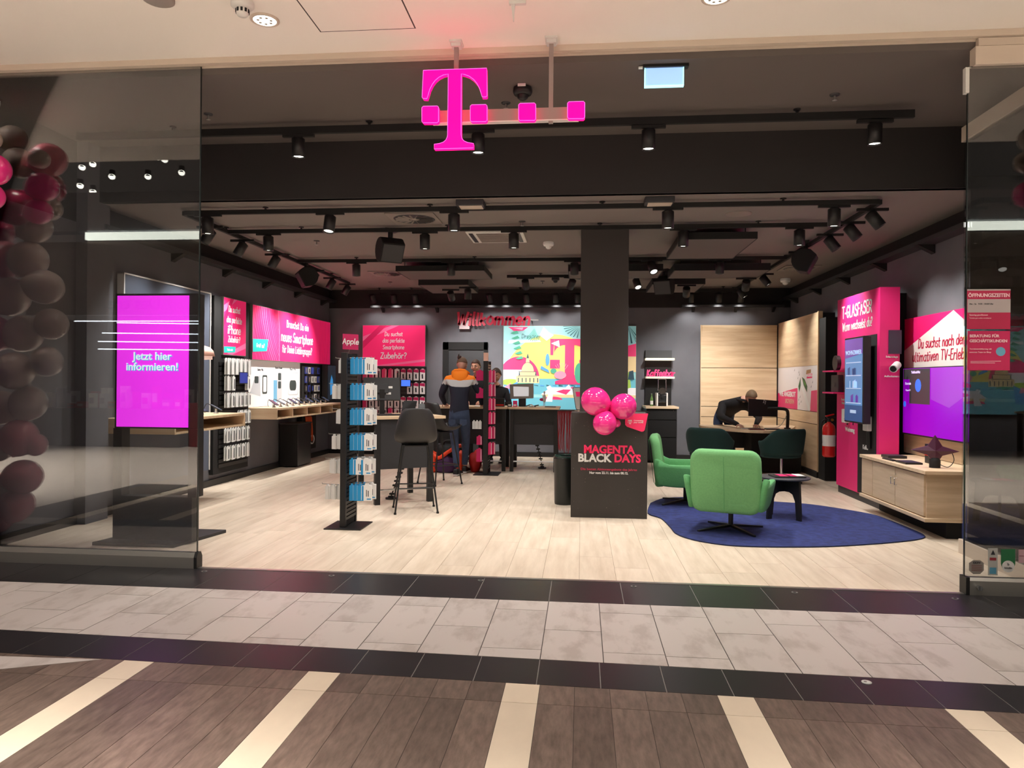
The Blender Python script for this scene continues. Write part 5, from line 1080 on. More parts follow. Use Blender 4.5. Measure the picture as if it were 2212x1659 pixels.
mb = MB(); mb.prism([f(a+0.05, b) for a, b in rrect(0, 0.22, 0, 0.34, 0.03)], (0, 0.012, 0)); mb.build('board_edge', M_ink, t); mb = MB(); f.poly(mb, [(a+0.05, b) for a, b in rrect(0.008, 0.212, 0.008, 0.332, 0.025)], 0.001, 0); f.poly(mb, [(0.09, 0.2), (0.2, 0.2), (0.2, 0.27), (0.09, 0.27)], 0.002, 1); mb.build('print', [M_white, M_banner], t); MB().box(-0.1, 0.1, 10.55, 10.75, 1.02, 1.06).build('shelf', M_oakx, t); MB().box(-0.03, 0.03, 10.62, 10.68, 0, 1.02).build('post', M_black, t)
# ------------------------------------------------------------------ promo box with balloons
f = front(-0.11, 7.98, 0.0); t = thing('promo_box', (0.3, 8.15, 0), 'black promotional box with magenta and white slogan in front of the column', 'sign')
mb = MB(); mb.box(-0.11, 0.715, 7.98, 8.35, 0, 1.145); mb.build('box_body', mat('promo_black', (48, 43, 40), 0.55), t, bev=0.003)
mg = mat('promo_magenta', (238, 44, 96), 0.5, emit=0.12); mw = mat('promo_white', (226, 224, 220), 0.5)
text('MAGENTA', f, 0.41, 0.685, 0.086, mg, t, bold=0.055, wid=0.98); text('BLACK', f, 0.075, 0.59, 0.086, mw, t, 'LEFT', bold=0.055, wid=0.98); text('DAYS', f, 0.467, 0.59, 0.086, mg, t, 'LEFT', bold=0.055, wid=0.98)
text('Die besten Aktionsangebote des Jahres', f, 0.41, 0.513, 0.025, mat('promo_pink_dim', (196, 50, 84), 0.5), t, bold=0.02, wid=1.12); text('Nur vom 22.11. bis zum 08.12.', f, 0.41, 0.474, 0.025, mw, t, bold=0.05, wid=0.98)
s = MB(); rr = random.Random(11)
for k in range(95):
    a, b = rr.uniform(0.02, 0.8), rr.uniform(0.03, 1.1); r = rr.uniform(0.0012, 0.003); f.poly(s, circ(a, b, r, 6), 0.0012, rr.randrange(3))
tag(s.build('confetti_print', [mat('conf_grey', (150, 140, 132), 0.6), mat('conf_brown', (112, 92, 78), 0.6), mat('conf_dim', (90, 80, 74), 0.6)], t), None, None, None, 'stuff')
t2 = thing('logo_placard', (0.6, 7.93, 1.05), 'magenta shield placard with white letter T on top corner of promo box', 'sign')
mb = MB(); f.pris(mb, [(0.58, 1.14), (0.826, 1.145), (0.79, 0.965), (0.775, 0.95), (0.755, 0.948), (0.6, 1.0), (0.582, 1.02)], 0.025, 0.03); mb.build('placard', mg, t2)
mb = MB(); f.box(mb, 0.7, 0.72, 1.1, 1.14, 0.0, 0.025); mb.build('clip', M_black, t2)
mb = MB(); k = 0.0
for (a0, a1, b0, b1) in ((0.612, 0.652, 1.066, 1.073), (0.612, 0.617, 1.056, 1.07), (0.647, 0.652, 1.056, 1.07), (0.628, 0.636, 1.034, 1.07), (0.62, 0.644, 1.03, 1.035), (0.61, 0.618, 1.044, 1.052), (0.646, 0.654, 1.044, 1.052)): f.poly(mb, [(a0, b0), (a1, b0), (a1, b1), (a0, b1)], 0.0312)
mb.build('emblem', mw, t2); text('Connecting', f, 0.672, 1.056, 0.016, mw, t2, 'LEFT', bold=0.02, c=0.032); text('your world.', f, 0.672, 1.036, 0.016, mw, t2, 'LEFT', bold=0.02, c=0.032)
def balloon(c, r, ax, label, m=None, group=None, knot=True, name='balloon'):
    t = thing(name, c, label, 'balloon', group); ax = Vector(ax).normalized()   # ax = direction to the knot
    prof = [(0.0, -1.02)]+[(r_*1.0, h) for r_, h in ((0.2, -1.0), (0.42, -0.91), (0.64, -0.77), (0.82, -0.57), (0.95, -0.3), (1.0, 0.0), (0.97, 0.27), (0.87, 0.54), (0.7, 0.8), (0.48, 1.0), (0.26, 1.14), (0.09, 1.22), (0.05, 1.25))]
    mb = MB(); mb.lathe([(a*r, h*r) for a, h in prof], c, 28, 0, ax); mb.build('skin', m or M_balloon, t)
    if knot: mb = MB(); mb.lathe([(0.03*r, 1.24*r), (0.07*r, 1.28*r), (0.1*r, 1.36*r), (0.02*r, 1.33*r)], c, 12, 0, ax); mb.build('knot', m or M_balloon, t)
    return t
hub = (0.315, 7.86, 1.165)
for c, r, lb in (((0.145, 7.80, 1.275), 0.153, 'large magenta balloon at left on the promo box'), ((0.445, 7.80, 1.225), 0.138, 'magenta balloon at right on the promo box'), ((0.245, 7.74, 1.045), 0.127, 'lowest round magenta balloon on the front of promo box')):
    balloon(c, r, Vector(hub)-Vector(c), lb, group='balloons on the promo box')
t3 = balloon((0.375, 7.86, 1.04), 0.045, (-0.8, 0, 0.2), 'tiny magenta balloon end peeking out under the balloon cluster', group='balloons on the promo box')
# ------------------------------------------------------------------ coffee corner
t = thing('coffee_niche', (1.47, 14.2, 1.5), 'tall dark shelf niche of the coffee corner with two lit shelves', 'shelf')
MB().box(1.22, 1.72, 14.25, 14.3, 1.05, 2.1).build('back_board', M_blackm, t); MB().box(1.22, 1.72, 14.2, 14.25, 1.95, 2.1).build('top_board', M_char, t)
e = mat('shelf_lit', (252, 246, 214), 0.4, emit=0.9)
MB().box(1.215, 1.75, 14.02, 14.27, 1.905, 1.945).build('shelf', e, t, bev=0.003); MB().box(1.215, 1.755, 14.02, 14.27, 1.555, 1.595).build('shelf', mat('shelf_plain', (240, 226, 206), 0.4, emit=0.15), t, bev=0.003)
f = front(1.24, 14.04, 1.6); mb = MB(); hand(mb, 'Kaffeebar', f, 0.255, 0.0, 0.12, 0.17, wid=0.82, slant=0.1, c0=0.0, c1=0.02); l_ = thing('coffee_lettering', f(0.25, 0, 0), 'pink brush lettering Kaffeebar standing on the lower niche shelf', 'sign'); mb.build('letters', mat('neon_pink', (246, 70, 130), 0.5, emit=0.5), l_)
t = thing('coffee_cabinet', (1.47, 13.85, 0), 'black drawer cabinet with pale wooden top in the coffee corner', 'cabinet')
MB().box(1.19, 1.74, 13.55, 14.27, 0.05, 1.0).build('body', M_black, t); MB().box(1.17, 1.77, 13.5, 14.29, 1.0, 1.04).build('top', M_oakx, t, bev=0.003); MB().box(1.22, 1.71, 13.62, 14.2, 0, 0.05).build('plinth', M_blackm, t)
for k, (a, b) in enumerate(((0.8, 0.99), (0.48, 0.785), (0.08, 0.465))):
    d = MB().box(1.2, 1.73, 13.53, 13.55, a, b).build('drawer', M_blackm, t, bev=0.003)
    if k == 0: mb = MB(); mb.cyl((1.68, 13.53, 0.96), (1.68, 13.52, 0.96), 0.009, 10); mb.build('lock', M_chrome, d)
t = thing('coffee_machine', (1.5, 13.75, 1.04), 'silver and black coffee machine with round head and tall handle loop', 'coffee machine')
x = 1.49; MB().box(x-0.075, x+0.075, 13.72, 13.98, 1.04, 1.25).build('body', M_black, t, bev=0.01)
for s_ in (-1, 1): MB().box(x+s_*0.09-0.015, x+s_*0.09+0.015, 13.7, 13.98, 1.04, 1.29).build('side_panel', M_offw, t, bev=0.01)
mb = MB(); mb.cyl((x, 13.98, 1.32), (x, 13.7, 1.32), 0.065, 24); mb.build('round_head', M_chrome, t, bev=0.006); mb = MB(); mb.tube(curve_pts([(x-0.07, 13.75, 1.33), (x-0.07, 13.75, 1.5), (x-0.06, 13.75, 1.54), (x+0.06, 13.75, 1.54), (x+0.07, 13.75, 1.5), (x+0.07, 13.75, 1.33)], 3), 0.007, 8); mb.build('handle', M_chrome, t); MB().box(x-0.07, x+0.07, 13.66, 13.74, 1.11, 1.12).build('drip_grid', M_chrome, t); MB().box(x-0.02, x+0.02, 13.68, 13.74, 1.2, 1.27).build('spout', M_black, t)
t = thing('bottle', (1.3, 13.75, 1.04), 'small green glass bottle left of the coffee machine', 'bottle'); mb = MB(); mb.lathe([(0.028, 0), (0.03, 0.01), (0.03, 0.12), (0.02, 0.16), (0.01, 0.19), (0.01, 0.225)], (1.3, 13.75, 1.04), 16); mb.build('bottle_body', mat('bottle_green', (96, 130, 70), 0.2), t); mb = MB(); mb.lathe([(0.0305, 0.03), (0.0305, 0.1)], (1.3, 13.75, 1.04), 16); mb.build('bottle_label', M_offw, t); mb = MB(); mb.cyl((1.3, 13.75, 1.262), (1.3, 13.75, 1.275), 0.012, 10); mb.build('cap', M_alu, t)
t = thing('cup_tray', (0.95, 13.0, 1.0), 'black tray table edge left of the coffee cabinet, behind the balloons', 'table'); p0 = aty(1372, 890, 12.6); p1 = aty(1400, 882, 12.6); MB().box(0.85, p1.x+0.02, 12.4, 12.9, 0.94, 0.98).build('tray', M_black, t, bev=0.004); MB().box(0.88, 1.0, 12.5, 12.8, 0, 0.94).build('body', M_blackm, t)
# ------------------------------------------------------------------ oak nook
t = thing('oak_nook', (2.9, 14.1, 0), 'light oak wall panelling of the consulting nook in the back right corner', 'panelling')
for a, b in ((1.775, 2.585), (1.035, 1.765), (0.84, 1.025), (0.06, 0.83)):
    MB().box(2.27, 3.68, 14.2, 14.25, a, b).build('panel', M_panelwood, t, bev=0.002)
    if not (1.0 < a < 1.1): MB().box(3.7, 3.74, 11.82, 14.2, a if a > 0.1 else 0.1, b+ (0.03 if a > 1.7 else 0)).build('panel', M_panelwood, t, bev=0.002)
MB().box(3.74, 3.95, 11.84, 14.3, 0.04, 2.6).build('side_core', M_blackm, t); MB().box(2.29, 3.7, 14.25, 14.3, 0.0, 2.56).build('rear_core', M_blackm, t)
MB().box(3.68, 3.75, 11.8, 11.82, 0.1, 2.62).build('edge_strip', mat('edge_pale', (226, 196, 156), 0.5), t); MB().box(3.7, 3.95, 11.5, 11.8, 0.0, 2.5).build('end_return', M_blackm, t)
MB().box(2.262, 2.272, 14.19, 14.25, 0.05, 2.59).build('edge_strip', mat('edge_pale', (226, 196, 156), 0.5), t); MB().box(3.68, 3.74, 11.82, 14.2, 0.0, 0.09).build('plinth', M_blackm, t)
f = right_wall(14.2, 1.035, 3.705); t = thing('printed_panel', f(1.2, 0, 0), 'printed wall panel with white tube and magenta bar in the oak nook', 'poster')
mb = MB(); f.box(mb, 0.0, 2.37, 0, 0.745, -0.035, 0); mb.build('panel_board', mat('print_offwhite', (232, 224, 222), 0.6), t)
mb = MB(); f.poly(mb, [(0, 0), (1.25, 0), (1.25, 0.36), (1.2, 0.37), (0, 0.26)], 0.001, 0); f.poly(mb, [(1.95, 0), (2.34, 0), (2.34, 0.35), (2.0, 0.33)], 0.001, 0)
f.poly(mb, [(1.42, 0.52), (1.52, 0.48), (1.97, 0.03), (1.92, 0.0), (1.86, 0.0), (1.4, 0.44)], 0.002, 1); f.poly(mb, [(1.3, 0.4), (1.42, 0.55), (1.44, 0.42), (1.36, 0.3)], 0.0025, 2); f.poly(mb, [(1.5, 0.56), (1.65, 0.52), (1.8, 0.4), (1.78, 0.3), (1.6, 0.42)], 0.0025, 2); f.poly(mb, [(1.56, 0.52), (1.72, 0.44), (1.68, 0.4)], 0.003, 3)
for a, b in ((1.05, 0.66), (1.3, 0.62), (1.34, 0.58), (1.25, 0.52), (2.05, 0.45), (1.98, 0.38), (1.3, 0.15), (1.38, 0.2), (1.34, 0.08), (1.45, 0.12)): f.poly(mb, [(a, b), (a+0.03, b+0.01), (a+0.035, b+0.05)], 0.0025, 4)
f.poly(mb, [(1.72, 0.6), (1.98, 0.62), (1.98, 0.68), (1.75, 0.67)], 0.002, 5); f.poly(mb, [(1.76, 0.53), (2.05, 0.54), (2.05, 0.61), (1.76, 0.6)], 0.0022, 0)
mb.build('print', [M_mag, M_white, mat('leaf_dark', (44, 92, 48), 0.6), mat('leaf_bright', (96, 150, 60), 0.6), M_ink, mat('ochre', (176, 130, 90), 0.6)], t)
text('WIE ANGEBOT', f, 0.62, 0.19, 0.09, M_white, t, bold=0.04, wid=1.25); text('SICHERN', f, 0.78, 0.07, 0.08, mat('ochre_l', (214, 160, 140), 0.6), t, bold=0.04, wid=1.25); text('MAGENTA', f, 1.9, 0.55, 0.04, M_white, t, bold=0.03, wid=1.1)
# consulting desk
t = thing('consulting_desk', (2.75, 12.2, 0), 'consulting desk with curved oak top and black base in the oak nook', 'desk')
P = [(2.02, 12.6)]+[(2.02+1.5*k/14, 12.6-1.15*math.sin(math.pi*(k/14))**0.7*(1 if k < 14 else 1)) for k in range(1, 14)]+[(3.52, 12.5), (3.66, 12.9), (3.66, 13.1), (2.05, 13.0)]
mb = MB(); mb.prism([(a, b, 0.715) for a, b in P], (0, 0, 0.035)); mb.build('top', M_oakx, t)
MB().box(2.8, 3.6, 12.35, 12.9, 0.02, 0.715).build('base_cabinet', M_blackm, t); MB().box(2.1, 2.16, 12.7, 12.95, 0, 0.715).build('leg', M_black, t); MB().box(2.05, 3.5, 12.9, 12.93, 0.36, 0.715).build('modesty_panel', M_black, t)
t = thing('monitor', (2.95, 12.25, 0.75), 'black monitor seen from behind on the consulting desk', 'monitor', None, 0.0)
A = aty(1617, 861, 12.0); B_ = aty(1684, 866, 12.0); C2 = aty(1680, 901, 12.0); D2 = aty(1617, 899, 12.0)
mb = MB(); mb.prism([(A.x, 12.0, A.z), (B_.x, 12.06, B_.z), (C2.x, 12.06, C2.z), (D2.x, 12.0, D2.z)], (0, 0.03, 0)); mb.build('housing', M_black, t, bev=0.004)
f = front(A.x+0.17, 11.995, 1.1); mb = MB()
for (p_, q_) in (((0.055, 0.07), (0.07, 0.125)), ((0.08, 0.045), (0.095, 0.1))): f.poly(mb, [(p_[0], p_[1]), (p_[0]+0.008, p_[1]), (q_[0]+0.008, q_[1]), (q_[0], q_[1])], 0.006)
f.poly(mb, [(0.075, 0.095), (0.1, 0.095), (0.1, 0.101), (0.075, 0.101)], 0.006); f.poly(mb, [(0.052, 0.067), (0.08, 0.067), (0.08, 0.073), (0.052, 0.073)], 0.006); mb.build('emblem', M_offw, t)
mb = MB(); mb.tube(curve_pts([(2.97, 11.99, 1.08), (3.15, 11.96, 1.08), (3.26, 12.0, 1.06), (3.3, 12.05, 0.98), (3.3, 12.08, 0.75)], 4), 0.026, 8); mb.build('monitor_arm', M_black, t); mb = MB(); mb.cyl((3.3, 12.08, 0.75), (3.3, 12.08, 0.77), 0.05, 16); mb.build('arm_clamp', M_black, t)
mb = MB(); mb.tube(curve_pts([(3.27, 12.02, 0.98), (3.2, 11.98, 0.85), (3.1, 11.95, 0.78), (2.9, 11.95, 0.765)], 5), 0.005, 6); mb.build('cable', M_offw, t)
for nm, x0, x1, y0, y1, m, lb, cat in (('keyboard', 2.55, 2.85, 11.85, 11.97, M_offw, 'grey keyboard on the consulting desk under the man\'s hands', 'keyboard'), ('notebook', 2.62, 2.85, 11.68, 11.8, mat('dark_red', (90, 20, 30), 0.5), 'dark red notebook at the front of consulting desk', 'notebook'), ('tablet', 2.9, 3.12, 11.78, 11.92, M_black, 'black tablet flat on the consulting desk', 'tablet')):
    t = thing(nm, ((x0+x1)/2, (y0+y1)/2, 0.75), lb, cat); MB().box(x0, x1, y0, y1, 0.75, 0.762).build('body', m, t, bev=0.002); MB().box(x0+0.012, x1-0.012, y0+0.012, y1-0.012, 0.762, 0.766).build('keys' if nm == 'keyboard' else 'cover', M_char if nm == 'keyboard' else m, t)
# ------------------------------------------------------------------ tub chairs at the desk
def grid_shell(fn, nu, nv, name, m, parent, thick=0.04, closed=False, sub=1):
    mb = MB(); V = [fn(i/(nu-1), j/(nv-1)) for i in range(nu) for j in range(nv)]
    mb.add(V, [(i*nv+j, i*nv+j+1, (i+1)*nv+j+1, (i+1)*nv+j) for i in range(nu-1) for j in range(nv-1)], 0, True)
    o = mb.build(name, m, parent, world=False); s_ = o.modifiers.new('s', 'SOLIDIFY'); s_.thickness = thick; s_.offset = 0; u_ = o.modifiers.new('u', 'SUBSURF'); u_.levels = sub; u_.render_levels = sub; return o
def tub(loc, rz, label):
    t = thing('tub_chair', loc, label, 'chair', 'dark teal tub chairs at the consulting desk', rz)
    def fn(u, v):   # u around from left arm tip over the back to right arm tip ; v bottom to top
        a = PI*(-0.18+1.36*u); s_ = abs(2*u-1); top = 0.82 if s_ < 0.42 else (0.82-0.19*min(1, (s_-0.42)/0.3))
        z = 0.42+(top-0.42)*v; k = 0.86+0.14*v
        x = 0.35*k*math.cos(a); y = -0.29*k*math.sin(a)
        return (x, y, z)
    grid_shell(fn, 17, 5, 'backrest', M_dgreen, t, 0.045)
    mb = MB(); mb.prism([(0.31*math.cos(a), 0.26*math.sin(a)+0.02, 0.38) for a in [k*PI/10 for k in range(20)]], (0, 0, 0.09)); mb.build('seat', M_dgreen, t, world=False, bev=0.02)
    mb = MB(); mb.cyl((0, 0, 0.38), (0, 0, 0.06), 0.022, 12); mb.build('pedestal', M_chrome, t, world=False); mb = MB(); mb.lathe([(0.0, 0.3), (0.12, 0.29), (0.12, 0.27), (0, 0.26)], (0, 0, 0.1), 16)
    mb.build('seat_plate', M_black, t, world=False)
    for k in range(4):
        a = PI/4+k*PI/2; mb = MB(); mb.tube([(0, 0, 0.07), (0.28*math.cos(a), 0.28*math.sin(a), 0.02)], 0.015, 8, r1=0.01); mb.build('leg', M_black, t, world=False); mb = MB(); mb.cyl((0.27*math.cos(a), 0.27*math.sin(a), 0), (0.27*math.cos(a), 0.27*math.sin(a), 0.03), 0.02, 10); mb.build('caster', M_black, t, world=False)
    return t
tub((1.93, 11.2, 0), -0.5, 'dark teal tub chair at left of the consulting desk'); tub((2.98, 11.2, 0), 0.45, 'dark teal tub chair at right of the consulting desk')
# ------------------------------------------------------------------ rug and lounge chairs
pts = [(1398, 1085), (1400, 1110), (1428, 1121), (1448, 1140), (1462, 1155), (1500, 1168), (1560, 1178), (1620, 1182), (1700, 1183), (1790, 1182), (1880, 1177), (1950, 1171), (1990, 1165), (1996, 1158), (1970, 1145), (1920, 1125), (1880, 1112), (1800, 1098), (1740, 1090), (1670, 1085), (1600, 1079), (1520, 1076), (1440, 1077)]
P = [atz(a, b) for a, b in pts]; P = [Vector((p.x, p.y, 0)) for p in P]
P[0] = Vector((0.85, 9.0, 0)); P = curve_pts(P+[P[0]], 4)[:-1]
t = thing('area_rug', (2.0, 8.0, 0), 'navy blue blob-shaped rug under the green chairs', 'rug')
mb = MB(); mb.prism([(p.x, p.y, 0.0005) for p in P], (0, 0, 0.011)); o = mb.build('pile', M_rug, t); mb = MB(); mb.tube([(p.x, p.y, 0.006) for p in P+[P[0]]], 0.006, 6, cap=False); mb.build('edge_binding', mat('rug_edge', (20, 28, 60), 0.9), t)
def lounge(loc, rz, label):
    t = thing('lounge_chair', loc, label, 'chair', 'green lounge chairs', rz)
    def rb(w, y0, y1, z0, z1, r, name, tilt=0.0, piv=(0, 0, 0), taper=0.0, bulge=0.0):
        # rounded cushion slab: outline in x-z (rounded rect), thickness y
        n = 6; out = rrect(-w/2, w/2, z0, z1, r, n); rings = []
        th = (y1-y0)/2; ym = (y0+y1)/2; e_ = min(th, 0.04)
        for k, (dy, ins) in enumerate(((-1, 0.04), (-0.86, 0.012), (-0.5, 0), (0.5, 0), (0.86, 0.012), (1, 0.04))):
            cx = 0; cz = (z0+z1)/2; ring = []
            for (a, b) in out:
                sx_ = (w/2-ins)/(w/2); sz_ = ((z1-z0)/2-ins)/((z1-z0)/2); f_ = 1+taper*((b-z0)/(z1-z0))
                a2 = a*sx_*f_; b2 = cz+(b-cz)*sz_; yy = ym+dy*th+bulge*((a2/(w/2))**2)
                p = Vector((a2, yy, b2)); q = p-Vector(piv); q = Matrix.Rotation(tilt, 3, 'X') @ q+Vector(piv); ring.append(q)
            rings.append(ring)
        m_ = len(out); mb = MB(); V = [p for r_ in rings for p in r_]
        mb.add(V, [(i*m_+j, i*m_+(j+1) % m_, (i+1)*m_+(j+1) % m_, (i+1)*m_+j) for i in range(5) for j in range(m_)]+[tuple(range(m_-1, -1, -1)), tuple(range(5*m_, 6*m_))], 0, True)
        return mb.build(name, M_green, t, world=False)
    rb(0.68, -0.38, -0.27, 0.215, 0.83, 0.11, 'backrest', 0.13, (0, -0.32, 0.25), -0.04, 0.05)
    # seat: rotate slab so its outline lies flat
    mb = MB(); n = 6; out = rrect(-0.31, 0.31, -0.36, 0.33, 0.12, n)
    rings = [[(a*k, b*k, z) for a, b in out] for z, k in ((0.24, 0.9), (0.225, 0.8), (0.225, 0.8), (0.25, 0.96), (0.3, 1.0), (0.36, 1.0), (0.385, 0.97), (0.395, 0.88))][2:]
    m_ = len(out); mb.add([p for r_ in rings for p in r_], [(i*m_+j, i*m_+(j+1) % m_, (i+1)*m_+(j+1) % m_, (i+1)*m_+j) for i in range(len(rings)-1) for j in range(m_)]+[tuple(range(m_-1, -1, -1)), tuple(range((len(rings)-1)*m_, len(rings)*m_))], 0, True); mb.build('seat', M_green, t, world=False)
    for s_ in (-1, 1):
        P_ = [(-0.34, 0.25), (-0.36, 0.56), (-0.2, 0.5), (0.22, 0.5), (0.31, 0.48), (0.33, 0.43), (0.28, 0.33), (0.2, 0.25), (-0.1, 0.23)]
        Q_ = [(p.x, p.y) for p in curve_pts([Vector((a, b)) for a, b in P_+[P_[0]]], 3)[:-1]]; m_ = len(Q_); rings = []
        cy_, cz_ = sum(q[0] for q in Q_)/m_, sum(q[1] for q in Q_)/m_
        for dx, k in ((-0.032, 0.9), (-0.025, 0.97), (-0.01, 1.0), (0.01, 1.0), (0.025, 0.97), (0.032, 0.9)):
            rings.append([(s_*(0.325+0.13*max(0, (b-0.25))*1.2)+dx, cy_+(a-cy_)*k, cz_+(b-cz_)*k) for a, b in Q_])
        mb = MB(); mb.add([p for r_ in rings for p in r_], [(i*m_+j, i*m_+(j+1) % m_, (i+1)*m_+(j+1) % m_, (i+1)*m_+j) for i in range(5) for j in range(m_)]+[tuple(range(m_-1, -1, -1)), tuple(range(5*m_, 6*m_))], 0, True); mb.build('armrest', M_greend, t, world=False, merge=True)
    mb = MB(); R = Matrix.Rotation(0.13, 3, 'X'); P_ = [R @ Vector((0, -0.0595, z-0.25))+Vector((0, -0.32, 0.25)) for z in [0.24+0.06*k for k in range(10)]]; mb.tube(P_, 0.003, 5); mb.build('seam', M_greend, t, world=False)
    mb = MB(); mb.cyl((0, 0, 0.03), (0, 0, 0.235), 0.024, 14); mb.build('pedestal', M_black, t, world=False)
    for k in range(4):
        a = PI/4+k*PI/2; mb = MB(); d = Vector((math.cos(a), math.sin(a), 0)); nn_ = Vector((-d.y, d.x, 0))
        mb.add([Vector((0, 0, 0.055))+nn_*0.02, Vector((0, 0, 0.055))-nn_*0.02, d*0.38-nn_*0.012+Vector((0, 0, 0.016)), d*0.38+nn_*0.012+Vector((0, 0, 0.016)), Vector((0, 0, 0.03))+nn_*0.02, Vector((0, 0, 0.03))-nn_*0.02, d*0.38-nn_*0.012, d*0.38+nn_*0.012], [(0, 1, 2, 3), (7, 6, 5, 4), (0, 4, 5, 1), (1, 5, 6, 2), (2, 6, 7, 3), (3, 7, 4, 0)]); mb.build('leg', M_black, t, world=False)
    return t
lounge((1.50, 7.48, 0.0115), -0.36, 'green lounge chair seen from behind, nearest on the navy rug'); lounge((1.27, 9.05, 0.0115), -1.7, 'green lounge chair seen from the side, behind the nearer one')
# coffee table
cc = Vector((2.22, 8.22, 0.0115)); t = thing('coffee_table', cc, 'round black coffee table with broad legs on the navy rug', 'table')
mb = MB(); mb.lathe([(0.0, 0.43), (0.26, 0.43), (0.268, 0.435), (0.268, 0.448), (0.26, 0.452), (0.0, 0.452)], cc, 36); mb.build('top', mat('table_top_grey', (62, 62, 66), 0.4), t)
for k in range(4):
    a = 0.5+k*PI/2; d = Vector((math.cos(a), math.sin(a), 0)); n_ = Vector((-d.y, d.x, 0))
    P_ = [(0.0, 0.43), (0.22, 0.43), (0.245, 0.0), (0.185, 0.0), (0.165, 0.2), (0.13, 0.27), (0.08, 0.29), (0.0, 0.29)]
    mb = MB(); mb.prism([cc+d*a_+Vector((0, 0, z_))-n_*0.013 for a_, z_ in P_], n_*0.026); mb.build('leg', M_black, t, bev=0.002)
t = thing('magazine_tray', cc+Vector((0.02, -0.02, 0.453)), 'dark tray with pink leaflets on the coffee table', 'tray', None, 0.1); MB().box(-0.17, 0.17, -0.11, 0.11, 0, 0.012).build('tray', M_black, t, world=False, bev=0.003)
for k, (x, m) in enumerate(((-0.06, M_pinkbox), (0.05, M_pinkbox), (0.12, M_white))):
    o = MB().box(x-0.045, x+0.045, -0.09, 0.08, 0.0125+0.002*k, 0.015+0.002*k).build('leaflet', m, t, world=False)
# ------------------------------------------------------------------ fire extinguisher
ec = Vector((3.72, 10.95, 0.42)); p = aty(1793, 945, 10.9); ec.x = p.x; t = thing('fire_extinguisher', ec, 'red fire extinguisher on the right wall beside the magenta panel', 'extinguisher')
mb = MB(); mb.lathe([(0.07, 0.0), (0.088, 0.015), (0.09, 0.03), (0.09, 0.4), (0.08, 0.45), (0.05, 0.485), (0.028, 0.495), (0.025, 0.52)], ec, 28); mb.build('cylinder', M_red, t)
mb = MB(); mb.lathe([(0.0905, 0.16), (0.0905, 0.32)], ec, 28); o = mb.build('paper_label', M_white, t)
mb = MB(); mb.cyl(ec+Vector((0, 0, 0.51)), ec+Vector((0, 0, 0.56)), 0.028, 12); mb.obox(ec+Vector((0.03, 0, 0.575)), (1, 0, 0), (0, 1, 0), (0, 0, 1), 0.06, 0.018, 0.01); mb.build('valve', M_black, t)
mb = MB(); mb.obox(ec+Vector((0.01, -0.0, 0.605)), Vector((1, 0, 0.25)).normalized(), (0, 1, 0), Vector((-0.25, 0, 1)).normalized(), 0.06, 0.02, 0.008); mb.build('red_lever', M_red, t); mb = MB(); mb.tube(curve_pts([ec+Vector(v) for v in ((-0.02, 0, 0.54), (-0.09, -0.01, 0.52), (-0.11, 0, 0.4), (-0.105, 0, 0.2))], 4), 0.013, 8); mb.build('hose', M_black, t); mb = MB(); mb.cyl(ec+Vector((0.03, -0.04, 0.54)), ec+Vector((0.03, -0.055, 0.54)), 0.02, 12); mb.build('gauge', mat('brass', (190, 150, 70), 0.3, 0.8), t)
MB().box(ec.x+0.07, 3.95, ec.y-0.03, ec.y+0.03, 0.6, 0.72).build('wall_bracket', M_black, t)
# ------------------------------------------------------------------ magenta fibre panel
t = thing('magenta_panel', (3.7, 9.7, 0), 'tall magenta display panel with white headline on the right wall', 'panel')
m_p = mat('panel_magenta', (226, 34, 118), 0.5)
MB().box(3.5, 3.73, 8.97, 10.4, 0.1, 2.63).build('panel_body', m_p, t, bev=0.003); MB().box(3.73, 3.95, 9.32, 10.42, 0.1, 2.6).build('wall_spacer', M_blackm, t); MB().box(3.52, 3.9, 9.0, 10.38, 0, 0.1).build('plinth', M_char, t)
f = right_wall(10.4, 0.0, 3.5)
mb = MB(); f.box(mb, 0.78, 1.36, 0.11, 2.08, 0, 0.004); mb.build('dark_field', M_blackm, t)
mb = MB(); hand(mb, 'T-GLASFASER', f, 0.7, 2.36, 0.15, 0.15, fit=1.02, slant=0.0, jit=0.03); hand(mb, 'Wann wechselst du?', f, 0.71, 2.19, 0.11, 0.14, fit=1.02); mb.build('lettering', M_white, t)
text('Wohnung', f, 0.5, 0.84, 0.06, M_white, t, bold=0.04); text('Keller', f, 1.05, 0.66, 0.055, M_white, t, bold=0.04, c=0.008); text('Router\nMesh', f, 0.25, 1.2, 0.035, M_white, t, bold=0.04); text('Glas\nDose', f, 0.62, 1.2, 0.035, M_white, t, bold=0.04)
mb = MB()
for r in (0.05, 0.09, 0.13):
    pts = circ(0.6, 1.72, r, 10, PI*0.2, PI*0.8)
    for p_, q_ in zip(pts[:-1], pts[1:]):
        n_ = Vector((p_[0]-0.6, p_[1]-1.72)).normalized()*0.009; n2 = Vector((q_[0]-0.6, q_[1]-1.72)).normalized()*0.009
        f.poly(mb, [(p_[0]-n_.x, p_[1]-n_.y), (p_[0]+n_.x, p_[1]+n_.y), (q_[0]+n2.x, q_[1]+n2.y), (q_[0]-n2.x, q_[1]-n2.y)][::-1], 0.002)
f.poly(mb, circ(0.6, 1.72, 0.02, 10), 0.002); mb.build('wireless_symbol', M_white, t)
for b in (1.64, 1.35): mb = MB(); f.box(mb, 0.02, 0.46, b, b+0.02, 0.0, 0.2); mb.build('shelf', m_p, t)
mb = MB(); mb.tube([f(0.62, 1.32, 0.006), f(0.62, 0.95, 0.006)], 0.005, 6); mb.build('printed_cable', M_black, t)
t2 = thing('wall_screen', f(1.1, 1.5, 0.1), 'upright touch screen with shelf graphics mounted on the magenta panel', 'screen')
